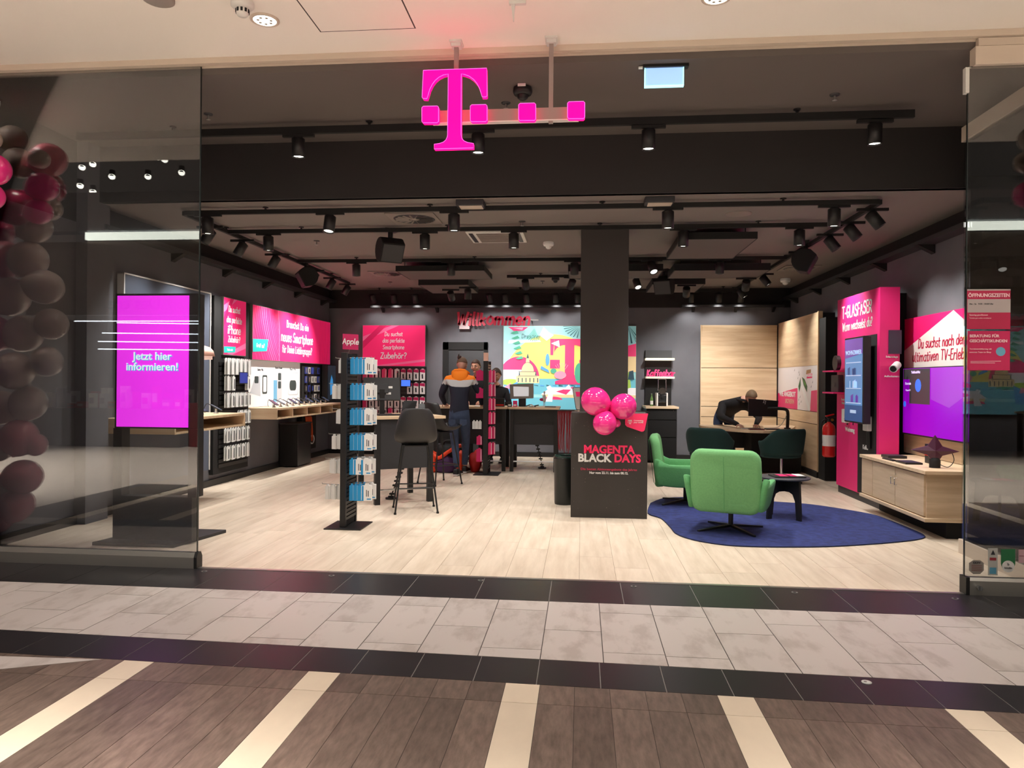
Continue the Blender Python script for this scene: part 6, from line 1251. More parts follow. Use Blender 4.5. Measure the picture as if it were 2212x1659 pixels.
mb = MB(); f.box(mb, 0.72, 1.34, 1.0, 2.06, 0.06, 0.15); mb.build('casing', M_black, t2, bev=0.006); mb = MB(); f.box(mb, 0.9, 1.2, 1.3, 1.8, 0.0, 0.06); mb.build('wall_mount', M_black, t2)
A_ = [mat('ws_purple', (122, 84, 170), 0.25, emit=0.45), mat('ws_blue', (92, 140, 196), 0.25, emit=0.45), mat('ws_pale', (176, 200, 232), 0.25, emit=0.5), mat('ws_deep', (52, 84, 140), 0.25, emit=0.4)]
mb = MB(); f.poly(mb, [(0.74, 1.02), (1.32, 1.02), (1.32, 2.04), (0.74, 2.04)], 0.151, 1); f.poly(mb, [(0.74, 1.8), (1.32, 1.85), (1.32, 2.04), (0.74, 2.04)], 0.152, 0); f.poly(mb, [(0.74, 1.02), (1.32, 1.02), (1.32, 1.22), (0.74, 1.22)], 0.152, 3)
for b in (1.24, 1.42, 1.58, 1.74): f.poly(mb, [(0.78, b), (1.28, b), (1.28, b+0.012), (0.78, b+0.012)], 0.153, 2)
rr = random.Random(6)
for k in range(14): a = rr.uniform(0.8, 1.2); b = (1.255, 1.435, 1.595)[k % 3]; w_ = rr.uniform(0.03, 0.09); f.poly(mb, [(a, b), (a+w_, b), (a+w_, b+rr.uniform(0.05, 0.11)), (a, b+0.08)], 0.1535, (0, 2, 3)[k % 3])
f.poly(mb, [(0.93, 1.12), (1.13, 1.12), (1.13, 1.16), (0.93, 1.16)], 0.154, 2); mb.build('screen', A_, t2); text('WOHNZIMMER', f, 1.03, 1.83, 0.055, A_[2], t2, bold=0.03, c=0.155)
t2 = thing('smart_speaker', f(0.25, 1.66, 0.12), 'round dark speaker on the upper magenta shelf', 'speaker'); mb = MB(); mb.cyl(f(0.27, 1.76, 0.07), f(0.27, 1.76, 0.12), 0.1, 24); mb.build('body', M_black, t2, bev=0.01)
t2 = thing('router_box', f(0.25, 1.37, 0.12), 'dark square router on the lower magenta shelf', 'router'); mb = MB(); f.box(mb, 0.12, 0.4, 1.37, 1.6, 0.05, 0.12); mb.build('body', M_char, t2, bev=0.01); mb = MB(); mb.cyl(f(0.26, 1.47, 0.12), f(0.26, 1.47, 0.124), 0.03, 14); mb.build('button', M_black, t2)
for a, b, lb in ((0.43, 1.06, 'small white wall box on the magenta part of the panel'), (1.16, 1.0, 'small white wall box on the dark part of the panel')):
    t2 = thing('connection_box', f(a, b, 0.03), lb, 'box'); mb = MB(); f.box(mb, a-0.075, a+0.075, b-0.09, b+0.09, 0.004, 0.06); mb.build('box_body', M_white, t2, bev=0.008); mb = MB(); mb.tube([f(a+0.04, b-0.1, 0.03), f(a+0.04, b-0.3 if a > 1 else b-0.11, 0.02)], 0.01 if a < 1 else 0.03, 8); mb.build('cable', M_black, t2)
mb = MB(); mb.tube(curve_pts([f(0.5, 1.04, 0.06), f(0.62, 1.02, 0.1), f(0.8, 1.01, 0.05), f(0.92, 0.99, 0.01)], 4), 0.008, 6); mb.build('cable', M_black, t)
f2 = front(3.5, 8.97, 0.0); mb = MB(); f2.box(mb, 0.1, 0.245, 1.84, 2.12, 0, 0.012); o = mb.build('solar_tile', mat('solar_dark', (40, 28, 58), 0.3), t); text('Solaranlage', f2, 0.14, 1.79, 0.022, M_white, t, bold=0.04); text('Außenkamera', f2, 0.14, 1.56, 0.022, M_white, t, bold=0.04)
t2 = thing('security_camera', f2(0.16, 1.7, 0.08), 'white bullet camera on the side of the magenta panel', 'camera'); mb = MB(); mb.cyl(f2(0.19, 1.71, 0.03), f2(0.1, 1.66, 0.14), 0.045, 20); mb.build('camera_body', M_white, t2, bev=0.006); mb = MB(); mb.cyl(f2(0.1, 1.66, 0.14), f2(0.098, 1.659, 0.143), 0.036, 16); mb.build('lens', M_blackm, t2); mb = MB(); mb.cyl(f2(0.19, 1.66, 0.0), f2(0.18, 1.69, 0.05), 0.02, 10); mb.build('foot', M_white, t2)
# ------------------------------------------------------------------ TV wall and cabinet
f = right_wall(9.3, 0, 3.92); t = thing('tv_poster', f(1.0, 1.7, 0), 'magenta and white poster with handwriting above the television', 'poster')
mb = MB(); f.box(mb, 0.05, 2.2, 1.68, 2.27, -0.03, 0.02); mb.build('poster_board', M_mag, t); mb = MB(); f.poly(mb, [(0.05, 1.68), (2.2, 1.68), (2.2, 1.72), (1.22, 2.27), (0.05, 1.89)], 0.022); mb.build('white_shape', mat('poster_cream', (232, 222, 216), 0.6), t)
mb = MB(); hand(mb, 'Du suchst nach dem', f, 0.96, 1.9, 0.11, 0.11, c0=0.022, c1=0.026, fit=1.08, slant=0.12); hand(mb, 'ultimativen TV-Erlebnis', f, 0.94, 1.75, 0.11, 0.11, c0=0.022, c1=0.026, fit=1.34, slant=0.12); mb.build('lettering', mat('letter_red', (196, 30, 70), 0.5), t)
f = right_wall(9.05, 0.9, 3.85); t = thing('television', f(0.7, 0.4, 0), 'large television with purple picture on the right wall', 'television')
mb = MB(); f.box(mb, 0, 1.5, -0.005, 0.775, 0.0, 0.05); mb.build('casing', M_black, t, bev=0.003); mb = MB(); f.box(mb, 0.4, 1.0, 0.2, 0.6, -0.1, 0); mb.build('wall_mount', M_black, t)
V_ = [mat('tv_purple', (132, 6, 176), 0.2, emit=0.6, ecol=(140, 4, 186)), mat('tv_violet', (150, 56, 190), 0.2, emit=0.45), mat('tv_darkgrey', (66, 66, 68), 0.2, emit=0.25), mat('tv_blue', (50, 110, 230), 0.2, emit=0.7), mat('tv_text', (220, 200, 250), 0.3, emit=0.6)]
mb = MB(); f.poly(mb, [(0.012, 0.012), (1.488, 0.012), (1.488, 0.765), (0.012, 0.765)], 0.0515, 0); f.poly(mb, [(0.7, 0.42), (1.1, 0.34), (1.488, 0.5), (1.488, 0.765), (0.7, 0.765)], 0.0522, 1); f.poly(mb, [(0.02, 0.64), (0.68, 0.64), (0.68, 0.76), (0.02, 0.76)], 0.0525, 2); f.poly(mb, [(0.18, 0.36), (0.68, 0.36), (0.68, 0.76), (0.18, 0.76)], 0.0527, 2); f.poly(mb, [(0.38, 0.36), (0.6, 0.4), (0.66, 0.7), (0.5, 0.6)], 0.053, 2)
f.poly(mb, circ(0.4, 0.57, 0.075, 16), 0.0535, 3); f.poly(mb, circ(0.06, 0.35, 0.035, 12), 0.0535, 3); mb.build('screen', V_, t); text('TelefonieNet', f, 0.34, 0.7, 0.03, V_[4], t, bold=0.03, c=0.055); text('Entertain', f, 0.15, 0.57, 0.03, V_[4], t, bold=0.03, c=0.055); text('MagentaTV', f, 0.15, 0.5, 0.02, V_[4], t, c=0.055)
t = thing('tv_backboard', (3.9, 8.3, 0.8), 'light wooden board behind the television', 'board'); MB().box(3.9, 3.945, 7.0, 9.25, 0.66, 1.7).build('board', M_oak, t)
t = thing('media_cabinet', (3.6, 8.1, 0), 'floating light oak media cabinet under the television', 'cabinet')
MB().box(3.31, 3.95, 7.34, 8.94, 0.2, 0.62).build('body', M_oak, t); MB().box(3.27, 3.95, 7.29, 8.94, 0.62, 0.655).build('top', M_oakx, t, bev=0.003); MB().box(3.27, 3.95, 7.29, 8.94, 0.165, 0.2).build('bottom', M_oak, t, bev=0.003); MB().box(3.5, 3.95, 7.36, 8.94, 0, 0.165).build('plinth', M_blackm, t)
for y0, y1, h in ((7.36, 8.0, 1), (8.01, 8.6, -1), (8.61, 8.92, 0)):
    d = MB().box(3.29, 3.31, y0, y1, 0.21, 0.61).build('door', M_oak, t, bev=0.002)
    if h: y = (7.96 if h > 0 else 8.05); mb = MB(); mb.tube([(3.29, y, 0.5), (3.265, y, 0.5), (3.265, y, 0.43), (3.29, y, 0.43)], 0.005, 6); mb.build('handle', M_chrome, d)
mb = MB(); mb.cyl((3.288, 7.98, 0.54), (3.28, 7.98, 0.54), 0.008, 8); mb.build('lock', M_chrome, t)
zt = 0.655
t = thing('star_device', (3.5, 7.6, zt), 'dark purple star-shaped device standing on the media cabinet', 'device', None, -0.3)
mb = MB(); out_ = []
for k in range(8): r = 0.2 if k % 2 == 0 else 0.085; a = k*PI/4+PI/2; out_.append((r*math.cos(a)*(1.05 if k % 4 else 0.75), 0, 0.17+r*math.sin(a)*0.78))
mb.prism([(a, -0.02, b) for a, _, b in out_], (0, 0.03, 0)); c_ = len(mb.v); mb.add([(a, -0.02, b) for a, _, b in out_]+[(0, -0.05, 0.17)], [(i, (i+1) % 8, 8) for i in range(8)]); mb.build('star_body', mat('star_purple', (66, 12, 48), 0.35), t, world=False)
mb = MB(); mb.lathe([(0.05, 0), (0.05, 0.07), (0.04, 0.1), (0, 0.1)], (0, 0, 0), 20); mb.build('foot', M_blackm, t, world=False); mb = MB(); mb.tube(curve_pts([(0.05, 0.02, 0.03), (0.12, 0.02, 0.01), (0.17, 0.03, 0.08), (0.14, 0.03, 0.18)], 5), 0.004, 6); mb.build('cable', M_black, t, world=False)
t = thing('black_gift_box', (3.6, 8.0, zt), 'small black and red box standing on the media cabinet behind the star device', 'box'); MB().box(3.62, 3.67, 7.98, 8.08, zt, zt+0.2).build('box_body', M_black, t); MB().box(3.617, 3.62, 7.985, 8.075, zt+0.08, zt+0.11).build('box_label', M_red, t)
for nm, x0, x1, y0, y1, h, lb in (('set_top_box', 3.4, 3.6, 8.45, 8.65, 0.03, 'flat black box at the far end of media cabinet top'), ('remote_control', 3.32, 3.37, 8.15, 8.42, 0.015, 'slim remote control on the media cabinet'), ('tablet', 3.33, 3.5, 7.85, 8.1, 0.02, 'black tablet lying on the media cabinet')):
    t = thing(nm, ((x0+x1)/2, (y0+y1)/2, zt), lb, nm.replace('_', ' ').split()[-1] if nm != 'set_top_box' else 'box'); MB().box(x0, x1, y0, y1, zt, zt+h).build('body', M_black, t, bev=0.003); MB().box(x0+0.012, x1-0.012, y0+0.012, y1-0.012, zt+h, zt+h+0.002).build('face', M_char, t)
# ------------------------------------------------------------------ poster standing inside right window, stickers on the glass
t = thing('window_poster', (3.5, 6.9, 1.0), 'pale green illustrated poster panel standing behind the parked glass leaves', 'poster')
f = front(3.5, 6.86, 1.06); mb = MB(); f.box(mb, 0, 0.5, 0, 1.0, -0.02, 0); mb.build('board', M_white, t)
mb = MB(); PC = [mat('wp_green', (150, 200, 184), 0.5, emit=0.2), mat('wp_pink', (236, 140, 150), 0.5, emit=0.2), mat('wp_yellow', (222, 222, 150), 0.5, emit=0.2), mat('wp_grey', (170, 180, 184), 0.5, emit=0.15), M_ink]
f.poly(mb, [(0, 0), (0.5, 0), (0.5, 1.0), (0, 1.0)], 0.001, 0); f.poly(mb, [(0.08, 0.45), (0.5, 0.45), (0.5, 0.8), (0.08, 0.8)], 0.002, 2); f.poly(mb, [(0.1, 0.72), (0.5, 0.7), (0.5, 0.9), (0.1, 0.92)], 0.0025, 1); f.poly(mb, [(0, 0.0), (0.5, 0), (0.5, 0.3), (0, 0.4)], 0.002, 3); f.poly(mb, [(0.1, 0.28), (0.4, 0.24), (0.35, 0.34), (0.15, 0.36)], 0.003, 1)
for r in (0.09,):
    P_ = circ(0.18, 0.16, r, 20)
    for i in range(20):
        p_, q_ = P_[i], P_[(i+1) % 20]; k_ = 0.93; f.poly(mb, [p_, q_, (0.18+(q_[0]-0.18)*k_, 0.16+(q_[1]-0.16)*k_), (0.18+(p_[0]-0.18)*k_, 0.16+(p_[1]-0.16)*k_)], 0.0035, 4)
for r in (0.04, 0.07, 0.1):
    P_ = circ(0.25, 0.5, r, 9, PI*0.2, PI*0.8)
    for p_, q_ in zip(P_[:-1], P_[1:]): k_ = 0.85; f.poly(mb, [p_, q_, (0.25+(q_[0]-0.25)*k_, 0.5+(q_[1]-0.5)*k_), (0.25+(p_[0]-0.25)*k_, 0.5+(p_[1]-0.5)*k_)], 0.0035, 1)
mb.build('print', PC, t); MB().box(3.9, 3.95, 6.88, 6.93, 1.1, 2.0).build('wall_bracket', M_offw, t)
f = Fr((0, 5.443, 0), (1, 0, 0), (0, -1, 0)); mdk = mat('notice_magenta', (176, 28, 72), 0.5); mgy = mat('notice_grey', (170, 158, 156), 0.6)
def q4(p0, p1): A = aty(*p0, 5.443); B = aty(*p1, 5.443); return A.x, B.x, B.z, A.z
a0, a1, b0, b1 = q4((2089, 625), (2182, 711)); t = thing('opening_hours_notice', ((a0+a1)/2, 5.443, b0), 'magenta notice of opening hours stuck on the right glass, upper one', 'sign')
mb = MB(); f.box(mb, a0, a1, b0, b1, 0.0, 0.002); mb.build('sheet', mdk, t); mb = MB(); f.poly(mb, [(a0+0.002, b1-0.165), (a1, b1-0.165), (a1, b1-0.07), (a0+0.002, b1-0.07)], 0.003); f.poly(mb, [(a0, b1-0.01), (a1, b1-0.01), (a1, b1), (a0, b1)], 0.003); mb.build('grey_field', mgy, t)
mp = mat('notice_text', (236, 200, 205), 0.6); text('ÖFFNUNGSZEITEN', f, (a0+a1)/2, b1-0.062, 0.026, mp, t, bold=0.035, c=0.004, wid=0.92); text('Mo - Sa   9:30 - 20:00 Uhr', f, a0+0.015, b1-0.112, 0.011, M_ink, t, 'LEFT', c=0.004); text('Sonntag geschlossen', f, a0+0.015, b1-0.19, 0.011, mp, t, 'LEFT', c=0.004); text('Termine gern online vereinbaren', f, a0+0.015, b1-0.21, 0.008, mp, t, 'LEFT', c=0.004)
a0, a1, b0, b1 = q4((2090, 715), (2181, 800)); t = thing('business_notice', ((a0+a1)/2, 5.443, b0), 'magenta notice on business advice stuck on the right glass, lower one', 'sign')
mb = MB(); f.box(mb, a0, a1, b0, b1, 0.0, 0.002); mb.build('sheet', mat('notice_magenta2', (190, 26, 84), 0.5), t); text('BERATUNG FÜR', f, a0+0.012, b1-0.05, 0.02, mp, t, 'LEFT', bold=0.035, c=0.004); text('GESCHÄFTSKUNDEN', f, a0+0.012, b1-0.085, 0.02, mp, t, 'LEFT', bold=0.035, c=0.004, wid=0.97); text('Terminvereinbarung mit', f, a0+0.012, b1-0.135, 0.011, mp, t, 'LEFT', c=0.004); text('unserem Team im Shop', f, a0+0.012, b1-0.158, 0.011, mp, t, 'LEFT', c=0.004)
mb = MB(); f.poly(mb, circ(a1-0.062, b1-0.145, 0.032, 20), 0.003); mb.build('round_badge', mat('badge_blue', (100, 160, 184), 0.5), t); mb = MB(); f.poly(mb, [(a0+0.02, b0+0.06), (a1-0.06, b0+0.063), (a1-0.06, b0+0.066), (a0+0.02, b0+0.063)], 0.003); f.poly(mb, [(a0+0.02, b0+0.05), (a1-0.1, b0+0.05), (a1-0.1, b0+0.053), (a0+0.02, b0+0.053)], 0.003); mb.build('printed_rule', mp, t)
def sticker(pts, m, label, extra=None):
    P_ = [aty(a, b, 5.443) for a, b in pts]; c_ = sum(P_, Vector())/len(P_); t = thing('glass_sticker', c_, label, 'sticker', 'stickers low on the right glass')
    mb = MB(); mb.prism([(p.x, 5.443, p.z) for p in P_], (0, -0.0015, 0)); mb.build('sticker_film', m, t); return t, c_
t, c_ = sticker([(2093, 1216), (2102, 1210), (2117, 1210), (2125, 1216), (2125, 1232), (2117, 1240), (2102, 1240), (2093, 1232)], mat('stick_grey', (140, 132, 126), 0.6), 'grey octagonal sticker low on the right glass'); text('CCTV', f, c_.x, c_.z+0.02, 0.014, M_ink, t, bold=0.04, c=0.003)
mb = MB()
for k in range(4): f.poly(mb, [(c_.x-0.035, c_.z+0.008-0.012*k), (c_.x+0.035, c_.z+0.008-0.012*k), (c_.x+0.035, c_.z+0.012-0.012*k), (c_.x-0.035, c_.z+0.012-0.012*k)], 0.003)
mb.build('printed_lines', mat('stick_red', (120, 70, 66), 0.6), t)
t, c_ = sticker([(2134, 1184), (2155, 1184), (2155, 1243), (2134, 1243)], mat('stick_pale', (176, 176, 170), 0.6), 'tall pale sticker with blue square low on the right glass'); mb = MB(); f.poly(mb, [(c_.x-0.022, c_.z-0.085), (c_.x+0.022, c_.z-0.085), (c_.x+0.022, c_.z-0.04), (c_.x-0.022, c_.z-0.04)], 0.003, 0); f.poly(mb, [(c_.x-0.015, c_.z+0.05), (c_.x+0.015, c_.z+0.05), (c_.x, c_.z+0.085)], 0.003, 1); f.poly(mb, [(c_.x-0.022, c_.z+0.01), (c_.x+0.022, c_.z+0.01), (c_.x+0.022, c_.z+0.03), (c_.x-0.022, c_.z+0.03)], 0.003, 2); mb.build('print', [mat('stick_blue', (86, 150, 176), 0.6), M_ink, mat('stick_redd', (140, 40, 50), 0.6)], t)
t, c_ = sticker([(2162, 1186), (2193, 1186), (2193, 1218), (2190, 1228), (2182, 1235), (2173, 1235), (2165, 1228), (2162, 1218)], mat('stick_green', (28, 106, 62), 0.5), 'green rounded sticker with white disc low on the right glass'); mb = MB(); f.poly(mb, circ(c_.x, c_.z-0.022, 0.042, 20), 0.003); mb.build('white_disc', M_offw, t); text('b', f, c_.x, c_.z-0.02, 0.02, M_ink, t, c=0.005); text('bitteBio', f, c_.x, c_.z-0.04, 0.012, M_ink, t, c=0.005)
t, c_ = sticker([(2200, 1187), (2218, 1187), (2218, 1216), (2200, 1216)], mat('stick_pink', (186, 150, 156), 0.6), 'pink framed sticker cut by the right edge of the picture'); mb = MB(); f.poly(mb, [(c_.x-0.025, c_.z), (c_.x+0.02, c_.z), (c_.x+0.02, c_.z+0.004), (c_.x-0.025, c_.z+0.004)], 0.003); mb.build('printed_rule', mat('stick_dr', (110, 40, 60), 0.6), t)
# ------------------------------------------------------------------ balloon garland in front of the left glass
rr = random.Random(4)
BM = {'m': M_balloon, 'd': mat('balloon_wine', (140, 20, 62), 0.2, coat=0.3), 't': mat('balloon_taupe', (170, 150, 138), 0.25, coat=0.3), 'p': mat('balloon_rose', (188, 96, 110), 0.25, coat=0.3)}
BN = {'m': 'magenta', 'd': 'wine red', 't': 'taupe', 'p': 'dusty rose'}
VY = 6.35
L_ = [(30,300,30,'t'),(105,345,38,'p'),(100,407,40,'d'),(42,352,34,'t'),(40,448,42,'d'),(-10,500,40,'d'),(75,490,36,'t'),(105,450,28,'t'),(5,560,45,'p'),(60,560,42,'t'),(95,620,40,'t'),(20,640,44,'t'),(110,700,36,'t'),(50,720,42,'t'),(-10,720,40,'p'),(100,780,34,'t'),(30,800,42,'t'),(60,870,40,'t'),(0,880,40,'t'),(40,945,42,'p'),(75,960,26,'p'),(-8,960,38,'t'),(50,1030,40,'p'),(-6,1060,36,'t'),(35,1090,38,'p'),(-10,1120,36,'p')]
for i, (a, b, r, c) in enumerate(L_):
    dy = rr.uniform(-0.1, 0.12); p = aty(a, b, VY+dy); y = 10.9-p.y; q = Vector((p.x, y, p.z))
    balloon(q, r*p.y/F*1.0, (rr.uniform(-1, 1), 0.6, rr.uniform(-1, 0.3)), '%s balloon of the garland outside the left glass, %s' % (BN[c], ('topmost group', 'upper part', 'middle part', 'lower part', 'near the floor')[min(4, int((3.6-q.z)/0.75))]), BM[c], 'balloon garland at left of the entrance')
for i, (a, b, r, c) in enumerate(((-12, 366, 36, 'm'), (-22, 424, 32, 'm'), (-20, 300, 24, 't'))):
    p = aty(a, b, 5.2); balloon(p, r*5.2/F, (-1, 0.3, -0.3), '%s balloon at the left picture edge, in front of the glass, %s' % (BN[c], ('middle one', 'lower one', 'upper one')[i]), BM[c], 'balloons at the left picture edge')
for i, (a, b, r, c) in enumerate(((2216, 350, 22, 't'), (2222, 420, 28, 'm'), (2230, 300, 26, 't'))):
    p = aty(a, b, 5.75); q = Vector((p.x, 10.9-p.y, p.z)); balloon(q, r*5.75/F, (1, 0.3, -0.3), '%s balloon outside the right picture edge, mirrored in the right glass, %s' % (BN[c], ('middle', 'lower', 'upper')[i]), BM[c], 'balloons at the right picture edge')
# ------------------------------------------------------------------ people
def skin_body(J, E, root='pelvis'):
    names = list(J); me = bpy.data.meshes.new('tmp'); me.from_pydata([J[n][0] for n in names], [(names.index(a), names.index(b)) for a, b in E], [])
    o = bpy.data.objects.new('tmp', me); COL.objects.link(o); o.modifiers.new('s', 'SKIN'); u = o.modifiers.new('u', 'SUBSURF'); u.levels = 2; u.render_levels = 2
    for i, n in enumerate(names):
        d = me.skin_vertices[0].data[i]; r = J[n][1]; d.radius = r if isinstance(r, tuple) else (r, r); d.use_root = (n == root)
    bpy.context.view_layer.update(); dg = bpy.context.evaluated_depsgraph_get()
    m2 = bpy.data.meshes.new_from_object(o.evaluated_get(dg)); V = [v.co.copy() for v in m2.vertices]; Fc = [tuple(p.vertices) for p in m2.polygons]
    bpy.data.objects.remove(o); bpy.data.meshes.remove(me); bpy.data.meshes.remove(m2)
    return V, Fc
def seg_d(p, a, b):
    ab = b-a; t = max(0, min(1, (p-a).dot(ab)/max(ab.length_squared, 1e-9))); return (p-(a+ab*t)).length
def add_hand(mb, wrist, d, nrm, side, m, curl=0.5, s=1.0):
    d = Vector(d).normalized(); n = (Vector(nrm)-d*Vector(nrm).dot(d)).normalized(); w = d.cross(n)*side   # n = back of hand, w towards the thumb
    wrist = Vector(wrist); M = Matrix((d, w, n)).transposed(); mb.ell(wrist+d*0.045*s, 0.055*s, 0.042*s, 0.017*s, m, 12, 8, M)
    for k, (off, L) in enumerate(((0.03, 0.068), (0.01, 0.077), (-0.01, 0.07), (-0.029, 0.055))):
        b = wrist+d*0.085*s+w*off*s; c = curl*(0.9+0.08*k); P = [b-d*0.02*s]; a = 0.12; p = b; P.append(p)
        for q in (0.45, 0.32, 0.23): a += c*0.55; p = p+(d*math.cos(a)-n*math.sin(a))*L*q*s; P.append(p)
        mb.tube(P, 0.0088*s, 7, m, 0.0062*s)
    b = wrist+d*0.025*s+w*0.034*s; P = [b-w*0.012*s, b, b+(d*0.55+w*0.7-n*0.25)*0.032*s, b+(d*0.95+w*0.65-n*0.5)*0.052*s, b+(d*1.3+w*0.5-n*0.6)*0.062*s]; mb.tube(P, 0.011*s, 7, m, 0.007*s)
def add_head(mb, c, yw, pt, s, m, mh, me_, rl=0.0):
    R = Matrix.Rotation(yw, 3, 'Z') @ Matrix.Rotation(rl, 3, 'Y') @ Matrix.Rotation(-pt, 3, 'X')     # faces local -y when yw = 0 ; pt > 0 looks down
    R = Matrix.Rotation(yw, 3, 'Z') @ Matrix.Rotation(rl, 3, 'Y') @ Matrix.Rotation(pt, 3, 'X')
    def fn(p):
        x, y, z = p
        if z < 0: x *= 1-0.28*(-z)**1.3; y = y*(1-0.12*(-z)) - 0.1*(-z)*(1 if y < 0.3 else 0.2)
        if y < 0: y *= 1-0.06*abs(z); x *= 1-0.06*(-y)
        if y > 0 and z > -0.2: y *= 1.06
        if y < -0.8 and 0.1 < z < 0.35: y -= 0.03
        return Vector((x, y, z))
    mb.ell(c, 0.078*s, 0.098*s, 0.118*s, m, 28, 20, R, fn)
    def at(x, y, z): return Vector(c)+R @ Vector((x*s, y*s, z*s))
    def e(x, y, z, a, b, d_, mm, n=10, k=8): mb.ell(at(x, y, z), a*s, b*s, d_*s, mm, n, k, R)
    mb.tube([at(0, -0.092, 0.03), at(0, -0.104, 0.005), at(0, -0.117, -0.018)], 0.007*s, 8, m, 0.0125*s); e(0, -0.108, -0.022, 0.017, 0.012, 0.01, m)
    for q in (-1, 1):
        e(q*0.03, -0.085, 0.012, 0.0145, 0.009, 0.009, me_); e(q*0.03, -0.0925, 0.012, 0.006, 0.003, 0.006, mh)
        mb.tube([at(q*0.014, -0.095, 0.033), at(q*0.03, -0.096, 0.038), at(q*0.046, -0.086, 0.034)], 0.0045*s, 6, mh)
        e(q*0.079, 0.006, 0.0, 0.009, 0.019, 0.03, m); e(q*0.083, 0.004, 0.0, 0.006, 0.011, 0.019, m)
        e(q*0.045, -0.07, -0.02, 0.022, 0.02, 0.02, m)
    e(0, -0.092, -0.052, 0.024, 0.008, 0.0045, 3 if False else m); mb.tube([at(-0.024, -0.087, -0.053), at(0, -0.098, -0.052), at(0.024, -0.087, -0.053)], 0.0032*s, 6, mh); mb.ell(at(0, -0.08, -0.092), 0.026*s, 0.02*s, 0.018*s, m, 10, 8, R)
    return R, at
def hair_cap(c, R, s, m, parent, low=-0.1, front_=0.35, thick=1.06, name='hair', back_low=-0.45):
    mb = MB(); n, k = 28, 16; V = []
    for i in range(k+1):
        for j in range(n):
            ph = 2*PI*j/n; yb = math.sin(ph)     # yb<0 is the face side
            lim = math.acos(max(-1, min(1, (front_ if yb < -0.55 else (back_low if yb > 0.3 else front_+(back_low-front_)*((yb+0.55)/0.85))))))
            th = lim*i/k; x, y, z = math.sin(th)*math.cos(ph), math.sin(th)*math.sin(ph), math.cos(th)
            wv = thick+0.012*math.sin(j*5+i*2)
            V.append(Vector(c)+R @ Vector((x*0.08*s*wv, y*0.1*s*wv+0.003*s, z*0.12*s*wv)))
    mb.add(V, [(i*n+j, (i+1)*n+j, (i+1)*n+(j+1) % n, i*n+(j+1) % n) for i in range(k) for j in range(n)], 0, True)
    o = mb.build(name, m, parent); md = o.modifiers.new('s', 'SOLIDIFY'); md.thickness = 0.008; md.offset = 1; return o
def person(label, J, cmap, mats, head, hands, shoes, hairm, hair_kw={}, name='person', skipleg=False):
    """J joints ; cmap(bone, point) -> material slot ; slots: 0 skin 1 dark detail 2 eye white 3.. clothes"""
    E = [('pelvis', 'spine'), ('spine', 'chest'), ('chest', 'neck'), ('neck', 'headb')]
    for s in 'LR': E += [('chest', 'sh'+s), ('sh'+s, 'el'+s), ('el'+s, 'wr'+s), ('pelvis', 'hip'+s), ('hip'+s, 'kn'+s), ('kn'+s, 'an'+s)]
    V, Fc = skin_body(J, E)
    pel = J['pelvis'][0]; t = thing(name, (pel[0], pel[1], 0), label, 'person')
    mb = MB(); mb.v = [tuple(v) for v in V]
    for f_ in Fc:
        p = sum((V[i] for i in f_), Vector())/len(f_); best = min(E, key=lambda e_: seg_d(p, Vector(J[e_[0]][0]), Vector(J[e_[1]][0])))
        mb.f.append(f_); mb.m.append(cmap(best[0]+'-'+best[1], p)); mb.sm.append(True)
    R, at = add_head(mb, *head[:4], 0, 1, 2, head[4] if len(head) > 4 else 0.0)
    for h in hands: add_hand(mb, *h[:3], h[3], 0, h[4], h[5] if len(h) > 5 else 1.0)
    mb.build('body', mats, t)
    for (an, d) in shoes:
        an = Vector(an); d = Vector(d); dh = Vector((d.x, d.y, 0)).normalized() if abs(d.z) < 0.8 else Vector((0, 0.3, 0)).normalized(); d = d.normalized(); sd = d.cross(Vector((0, 0, 1)) if abs(d.z) < 0.9 else Vector((0, 1, 0))).normalized(); up = sd.cross(d)
        s_ = MB(); M = Matrix((d, sd, up)).transposed(); base = an-up*0.045
        out_ = [(-0.08, 0.03), (-0.05, 0.042), (0.05, 0.042), (0.12, 0.05), (0.17, 0.045), (0.2, 0.02)]; out_ = out_+[(a, -b) for a, b in reversed(out_)]
        n_ = len(out_); rings = []
        for z, k in ((-0.045, 1.0), (-0.025, 1.04), (0.0, 0.98), (0.03, 0.8), (0.05, 0.55)):
            rings.append([base+d*((a if z < 0.01 else (a*0.8-0.02 if z < 0.04 else a*0.45-0.03)))+sd*b*k+up*(z+(0.0 if z < 0.01 else (0.012 if a < 0.06 else -0.012*(z/0.03)))) for a, b in out_])
        s_.add([p for r_ in rings for p in r_], [(i*n_+j, i*n_+(j+1) % n_, (i+1)*n_+(j+1) % n_, (i+1)*n_+j) for i in range(1, 4) for j in range(n_)]+[tuple(range(4*n_, 5*n_))], 0, True)
        s_.add([p for r_ in rings[:2] for p in r_], [(j, (j+1) % n_, (j+1) % n_+n_, j+n_) for j in range(n_)]+[tuple(range(n_-1, -1, -1))], 1)
        s_.build('shoe', [M_black, M_offw], t, merge=True)
    if hairm: hair_cap(head[0], R, head[3], hairm, t, **hair_kw)
    return t, R, at
M_jean = mat('jeans', (52, 66, 92), 0.85, noise=0.2, scale=(9, 9, 9)); M_navy = mat('navy_sweat', (20, 22, 40), 0.85); M_orange = mat('orange_sweat', (250, 132, 14), 0.8); M_greyw = mat('light_grey_sweat', (186, 184, 184), 0.85)
M_bl = mat('black_sweater', (16, 14, 18), 0.85); M_hairb = mat('hair_brown', (62, 44, 34), 0.7); M_hairg = mat('hair_greybrown', (120, 96, 78), 0.8); M_skin2 = mat('skin_light', (206, 158, 138), 0.55)
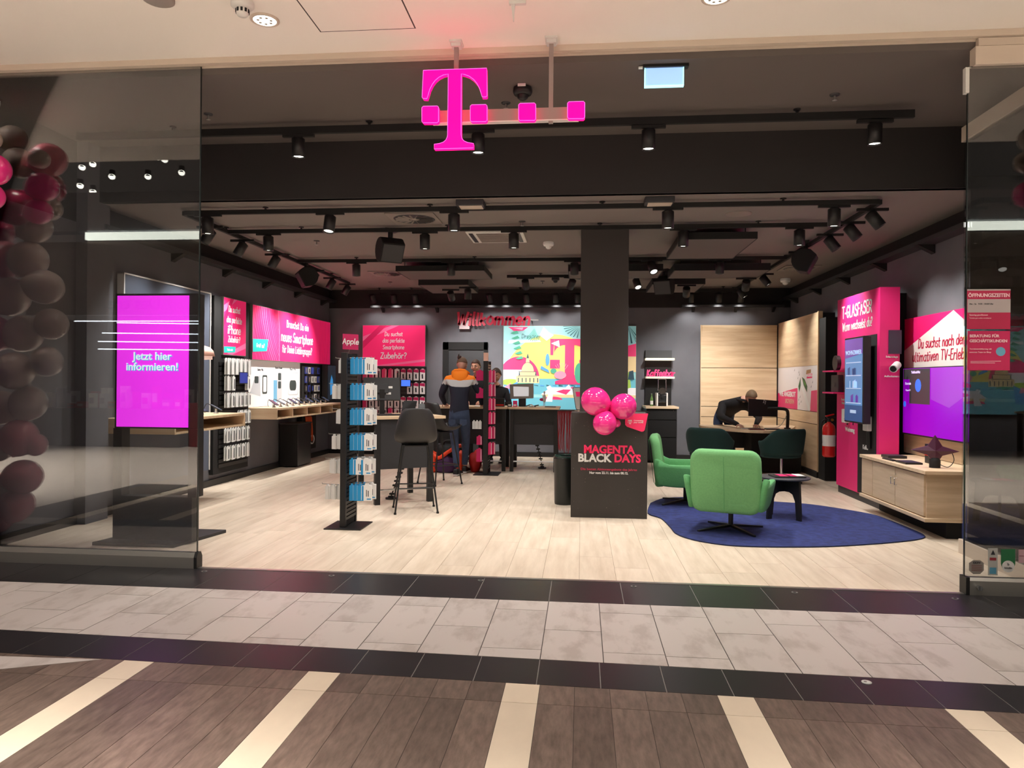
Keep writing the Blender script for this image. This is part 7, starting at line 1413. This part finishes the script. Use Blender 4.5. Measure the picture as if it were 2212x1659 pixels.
# customer, from behind, leaning on the counter
X = -1.93
J = {'pelvis': ((X+0.02, 11.32, 0.97), (0.155, 0.11)), 'spine': ((X+0.01, 11.36, 1.15), (0.15, 0.105)), 'chest': ((X, 11.44, 1.42), (0.17, 0.115)), 'neck': ((X, 11.5, 1.59), 0.065), 'headb': ((X, 11.54, 1.66), 0.055),
     'shL': ((X-0.2, 11.46, 1.5), 0.075), 'elL': ((X-0.31, 11.5, 1.26), 0.056), 'wrL': ((X-0.3, 11.78, 1.1), 0.036), 'shR': ((X+0.2, 11.46, 1.5), 0.075), 'elR': ((X+0.32, 11.5, 1.26), 0.056), 'wrR': ((X+0.31, 11.78, 1.1), 0.036),
     'hipL': ((X-0.075, 11.33, 0.87), 0.098), 'knL': ((X-0.06, 11.36, 0.5), 0.066), 'anL': ((X+0.0, 11.22, 0.12), 0.05), 'hipR': ((X+0.105, 11.33, 0.87), 0.098), 'knR': ((X+0.1, 11.48, 0.5), 0.066), 'anR': ((X+0.06, 11.6, 0.1), 0.05)}
def cm(b, p):
    if b.startswith(('hip', 'kn')) or b.startswith('pelvis-hip'): return 3 if p.z > 0.13 else 0
    if b == 'neck-headb': return 0
    if p.z < 0.93 and not b.startswith('el'): return 3
    zz = p.z-0.16*abs(p.x-X)
    if zz > 1.465: return 5
    if zz > 1.385: return 6
    return 4
t, R, at = person('person in orange, white and navy hoodie and jeans leaning on the counter, seen from behind', J, cm, [M_skin2, M_hairb, M_white, M_jean, M_navy, M_orange, M_greyw],
    ((X+0.01, 11.58, 1.74), PI, 0.3, 1.0), [((X-0.3, 11.79, 1.1), (0.1, 1, -0.25), (0, 0, 1), -1, 0.3), ((X+0.31, 11.79, 1.1), (-0.1, 1, -0.25), (0, 0, 1), 1, 0.3)],
    [((X+0.0, 11.22, 0.1), (0.15, 0.9, 0.0)), ((X+0.07, 11.6, 0.1), (0.1, 0.98, 0.0))], M_hairg, dict(front_=0.5, back_low=0.15, thick=1.04))
mb = MB(); mb.ell((X-0.03, 11.56, 1.86), 0.035, 0.05, 0.035, 0, 12, 8); mb.tube(curve_pts([(X-0.03, 11.55, 1.87), (X-0.04, 11.53, 1.9), (X-0.02, 11.5, 1.915)]), 0.014, 6, 0, 0.003); mb.build('hair_knot', M_hairb, t)
mb = MB(); V = []   # hood lying on the back
for i in range(9):
    th = PI*i/8
    for j in range(17):
        ph = PI*(j/16); x = 0.15*math.cos(ph)*math.sin(th)**0.6*(1-0.25*(1-math.cos(th))/2) if 0 < i < 8 else 0; y = -0.06*math.sin(ph)*math.sin(th); z = 0.13*math.cos(th)
        V.append((X+x, 11.42+y, 1.55+z-0.02*math.sin(ph)))
mb.add(V, [(i*17+j, (i+1)*17+j, (i+1)*17+j+1, i*17+j+1) for i in range(8) for j in range(16)], 0, True)
mb.tube(curve_pts([(X-0.14, 11.5, 1.6), (X-0.1, 11.42, 1.64), (X, 11.4, 1.65), (X+0.1, 11.42, 1.64), (X+0.14, 11.5, 1.6)], 5), 0.016, 8); o = mb.build('hood', M_orange, t)
mb = MB(); mb.tube([(X-0.16, 11.34, 0.955), (X, 11.2, 0.965), (X+0.19, 11.34, 0.955)], 0.016, 8); 
for a in (-0.08, 0.1): f_ = Fr((X+a-0.055, 11.213, 0.78), (1, 0, 0), (0, -1, 0)); mb2 = MB(); f_.pris(mb2, [(0, 0.1), (0, 0.03), (0.055, 0.0), (0.11, 0.03), (0.11, 0.1)], -0.02, 0.012); mb2.build('back_pocket', M_jean, t)
# employees behind the counter
def staff(x, y, hz, yw, pt, label, skin, face_dx=0):
    z = hz-0.27
    J = {'pelvis': ((x, y, 0.95), (0.15, 0.11)), 'spine': ((x, y, 1.12), (0.145, 0.105)), 'chest': ((x, y-0.03, z-0.12), (0.165, 0.11)), 'neck': ((x, y-0.02, z+0.07), 0.06), 'headb': ((x, y-0.03, z+0.16), 0.052),
         'shL': ((x-0.18, y-0.02, z-0.02), 0.07), 'elL': ((x-0.24, y-0.1, z-0.28), 0.052), 'wrL': ((x-0.12, y-0.33, 1.12), 0.034), 'shR': ((x+0.18, y-0.02, z-0.02), 0.07), 'elR': ((x+0.24, y-0.1, z-0.28), 0.052), 'wrR': ((x+0.12, y-0.33, 1.12), 0.034),
         'hipL': ((x-0.09, y, 0.86), 0.095), 'knL': ((x-0.1, y, 0.48), 0.064), 'anL': ((x-0.1, y+0.02, 0.1), 0.048), 'hipR': ((x+0.09, y, 0.86), 0.095), 'knR': ((x+0.1, y, 0.48), 0.064), 'anR': ((x+0.1, y+0.02, 0.1), 0.048)}
    def cm(b, p):
        if b == 'neck-headb': return 0
        if p.z < 0.92 and ('hip' in b or 'kn' in b or 'pelvis' in b): return 3
        return 4
    t, R, at = person(label, J, cm, [skin, M_hairb, M_white, M_blackm, M_bl], ((x, y-0.06, hz), yw, pt, 1.0), [((x-0.12, y-0.34, 1.12), (0.3, -1, -0.35), (0, 0, 1), 1, 0.4), ((x+0.12, y-0.34, 1.12), (-0.3, -1, -0.35), (0, 0, 1), -1, 0.4)],
        [((x-0.1, y+0.02, 0.09), (0, -1, 0)), ((x+0.1, y+0.02, 0.09), (0, -1, 0))], M_hairb, dict(front_=0.62, back_low=-0.3, thick=1.05))
    mb = MB(); mb.tube([(x+0.062*math.cos(a), y-0.03+0.062*math.sin(a), z+0.085+0.012*math.sin(a)) for a in [k*PI/8 for k in range(17)]], 0.012, 6); mb.build('collar', M_bl, t)
p = aty(1029, 792, 13.25); staff(p.x, 13.25, p.z, -0.25, 0.15, 'person with short dark hair in black sweater standing behind the counter, the taller one', M_skin)
p = aty(1069, 810, 12.95); staff(p.x+0.03, 13.0, p.z, -0.2, 0.5, 'person in black sweater behind the counter looking down, right of the taller one', M_skin)
# man bending over the consulting desk
x0 = 2.5
hd = aty(1623, 858, 12.7)
J = {'pelvis': ((2.52, 13.38, 0.93), (0.15, 0.12)), 'spine': ((2.56, 13.2, 1.04), (0.16, 0.13)), 'chest': ((2.62, 12.98, 1.13), (0.18, 0.14)), 'neck': ((2.76, 12.82, 1.2), 0.068), 'headb': ((2.83, 12.76, 1.23), 0.055),
     'shL': ((2.44, 12.95, 1.1), 0.085), 'elL': ((2.37, 12.72, 0.9), 0.07), 'wrL': ((2.56, 12.2, 0.8), 0.036), 'shR': ((2.88, 12.95, 1.08), 0.08), 'elR': ((3.02, 12.75, 0.9), 0.065), 'wrR': ((2.84, 12.22, 0.8), 0.036),
     'hipL': ((2.44, 13.38, 0.85), 0.1), 'knL': ((2.44, 13.3, 0.48), 0.068), 'anL': ((2.5, 13.42, 0.1), 0.05), 'hipR': ((2.62, 13.36, 0.85), 0.1), 'knR': ((2.66, 13.26, 0.48), 0.068), 'anR': ((2.72, 13.4, 0.1), 0.05)}
def cm3(b, p):
    if b == 'neck-headb': return 0
    if b.startswith(('hip', 'kn')) or b.startswith('pelvis-hip'): return 3
    return 4
t, R, at = person('person in black jacket bending over the consulting desk in the oak nook', J, cm3, [M_skin2, M_hairb, M_white, M_jean, M_bl], ((hd.x, 12.7, hd.z), 0.15, 0.75, 1.02),
    [((2.56, 12.19, 0.8), (0.25, -1, -0.15), (0, 0, 1), 1, 0.35), ((2.84, 12.21, 0.8), (-0.35, -1, -0.15), (0, 0, 1), -1, 0.35)], [((2.5, 13.42, 0.09), (0, -1, 0)), ((2.72, 13.4, 0.09), (0, -1, 0))], mat('hair_fair', (104, 82, 60), 0.7), dict(front_=0.55, back_low=-0.35, thick=1.05))
mb = MB(); mb.tube(curve_pts([(2.66, 12.83, 1.2), (2.74, 12.74, 1.19), (2.84, 12.8, 1.17), (2.86, 12.9, 1.2)], 5), 0.022, 8); mb.build('collar', M_bl, t)
# ------------------------------------------------------------------ bag on the floor
t = thing('travel_bag', (-2.12, 11.62, 0), 'slouched orange, black and purple bag on the floor beside the customer', 'bag')
def lump(c, r, m, name, seed, n=20, k=14, flat=0.0):
    q = random.Random(seed); a = [q.uniform(0, 6) for _ in range(6)]
    def fn(p):
        w = 1+0.07*math.sin(5*p.x+a[0]+3*p.z)+0.06*math.sin(7*p.y+a[1])+0.05*math.sin(8*p.z+a[2]+4*p.x); z = max(p.z*w, -0.72); return Vector((p.x*w, p.y*w, z))
    mb = MB(); mb.ell(c, *r, 0, n, k, None, fn); return mb.build(name, m, t)
M_bo = mat('bag_orange', (238, 72, 30), 0.6); M_bp = mat('bag_purple', (64, 26, 78), 0.6)
lump((-2.16, 11.72, 0.2), (0.29, 0.17, 0.27), M_blackm, 'main_compartment', 1); lump((-2.17, 11.62, 0.125), (0.19, 0.14, 0.165), M_bp, 'front_pocket', 2); lump((-2.37, 11.64, 0.15), (0.075, 0.12, 0.2), M_bo, 'side_flap', 3); lump((-1.97, 11.66, 0.16), (0.1, 0.13, 0.215), M_bo, 'side_flap', 4); lump((-1.72, 11.75, 0.15), (0.1, 0.13, 0.2), mat('bag_red', (196, 36, 30), 0.6), 'end_pocket', 5)
mb = MB(); mb.tube(curve_pts([(-2.38, 11.58, 0.3), (-2.28, 11.53, 0.24), (-2.14, 11.52, 0.33), (-2.0, 11.54, 0.42), (-1.93, 11.58, 0.44)], 5), 0.03, 8); mb.build('orange_strap', M_bo, t)
mb = MB(); mb.tube(curve_pts([(-2.25, 11.68, 0.38), (-2.2, 11.62, 0.5), (-2.08, 11.62, 0.5), (-2.04, 11.68, 0.38)], 5), 0.014, 8); mb.build('carry_handle', M_blackm, t)
# ------------------------------------------------------------------ lettering curves become real meshes
bpy.context.view_layer.update(); _dg = bpy.context.evaluated_depsgraph_get()
for o in [o for o in bpy.data.objects if o.type == 'FONT']:
    me = bpy.data.meshes.new_from_object(o.evaluated_get(_dg)); n = bpy.data.objects.new('lettering', me); COL.objects.link(n); n.parent = o.parent; n.matrix_basis = o.matrix_basis.copy()
    cu = o.data; bpy.data.objects.remove(o); bpy.data.curves.remove(cu)
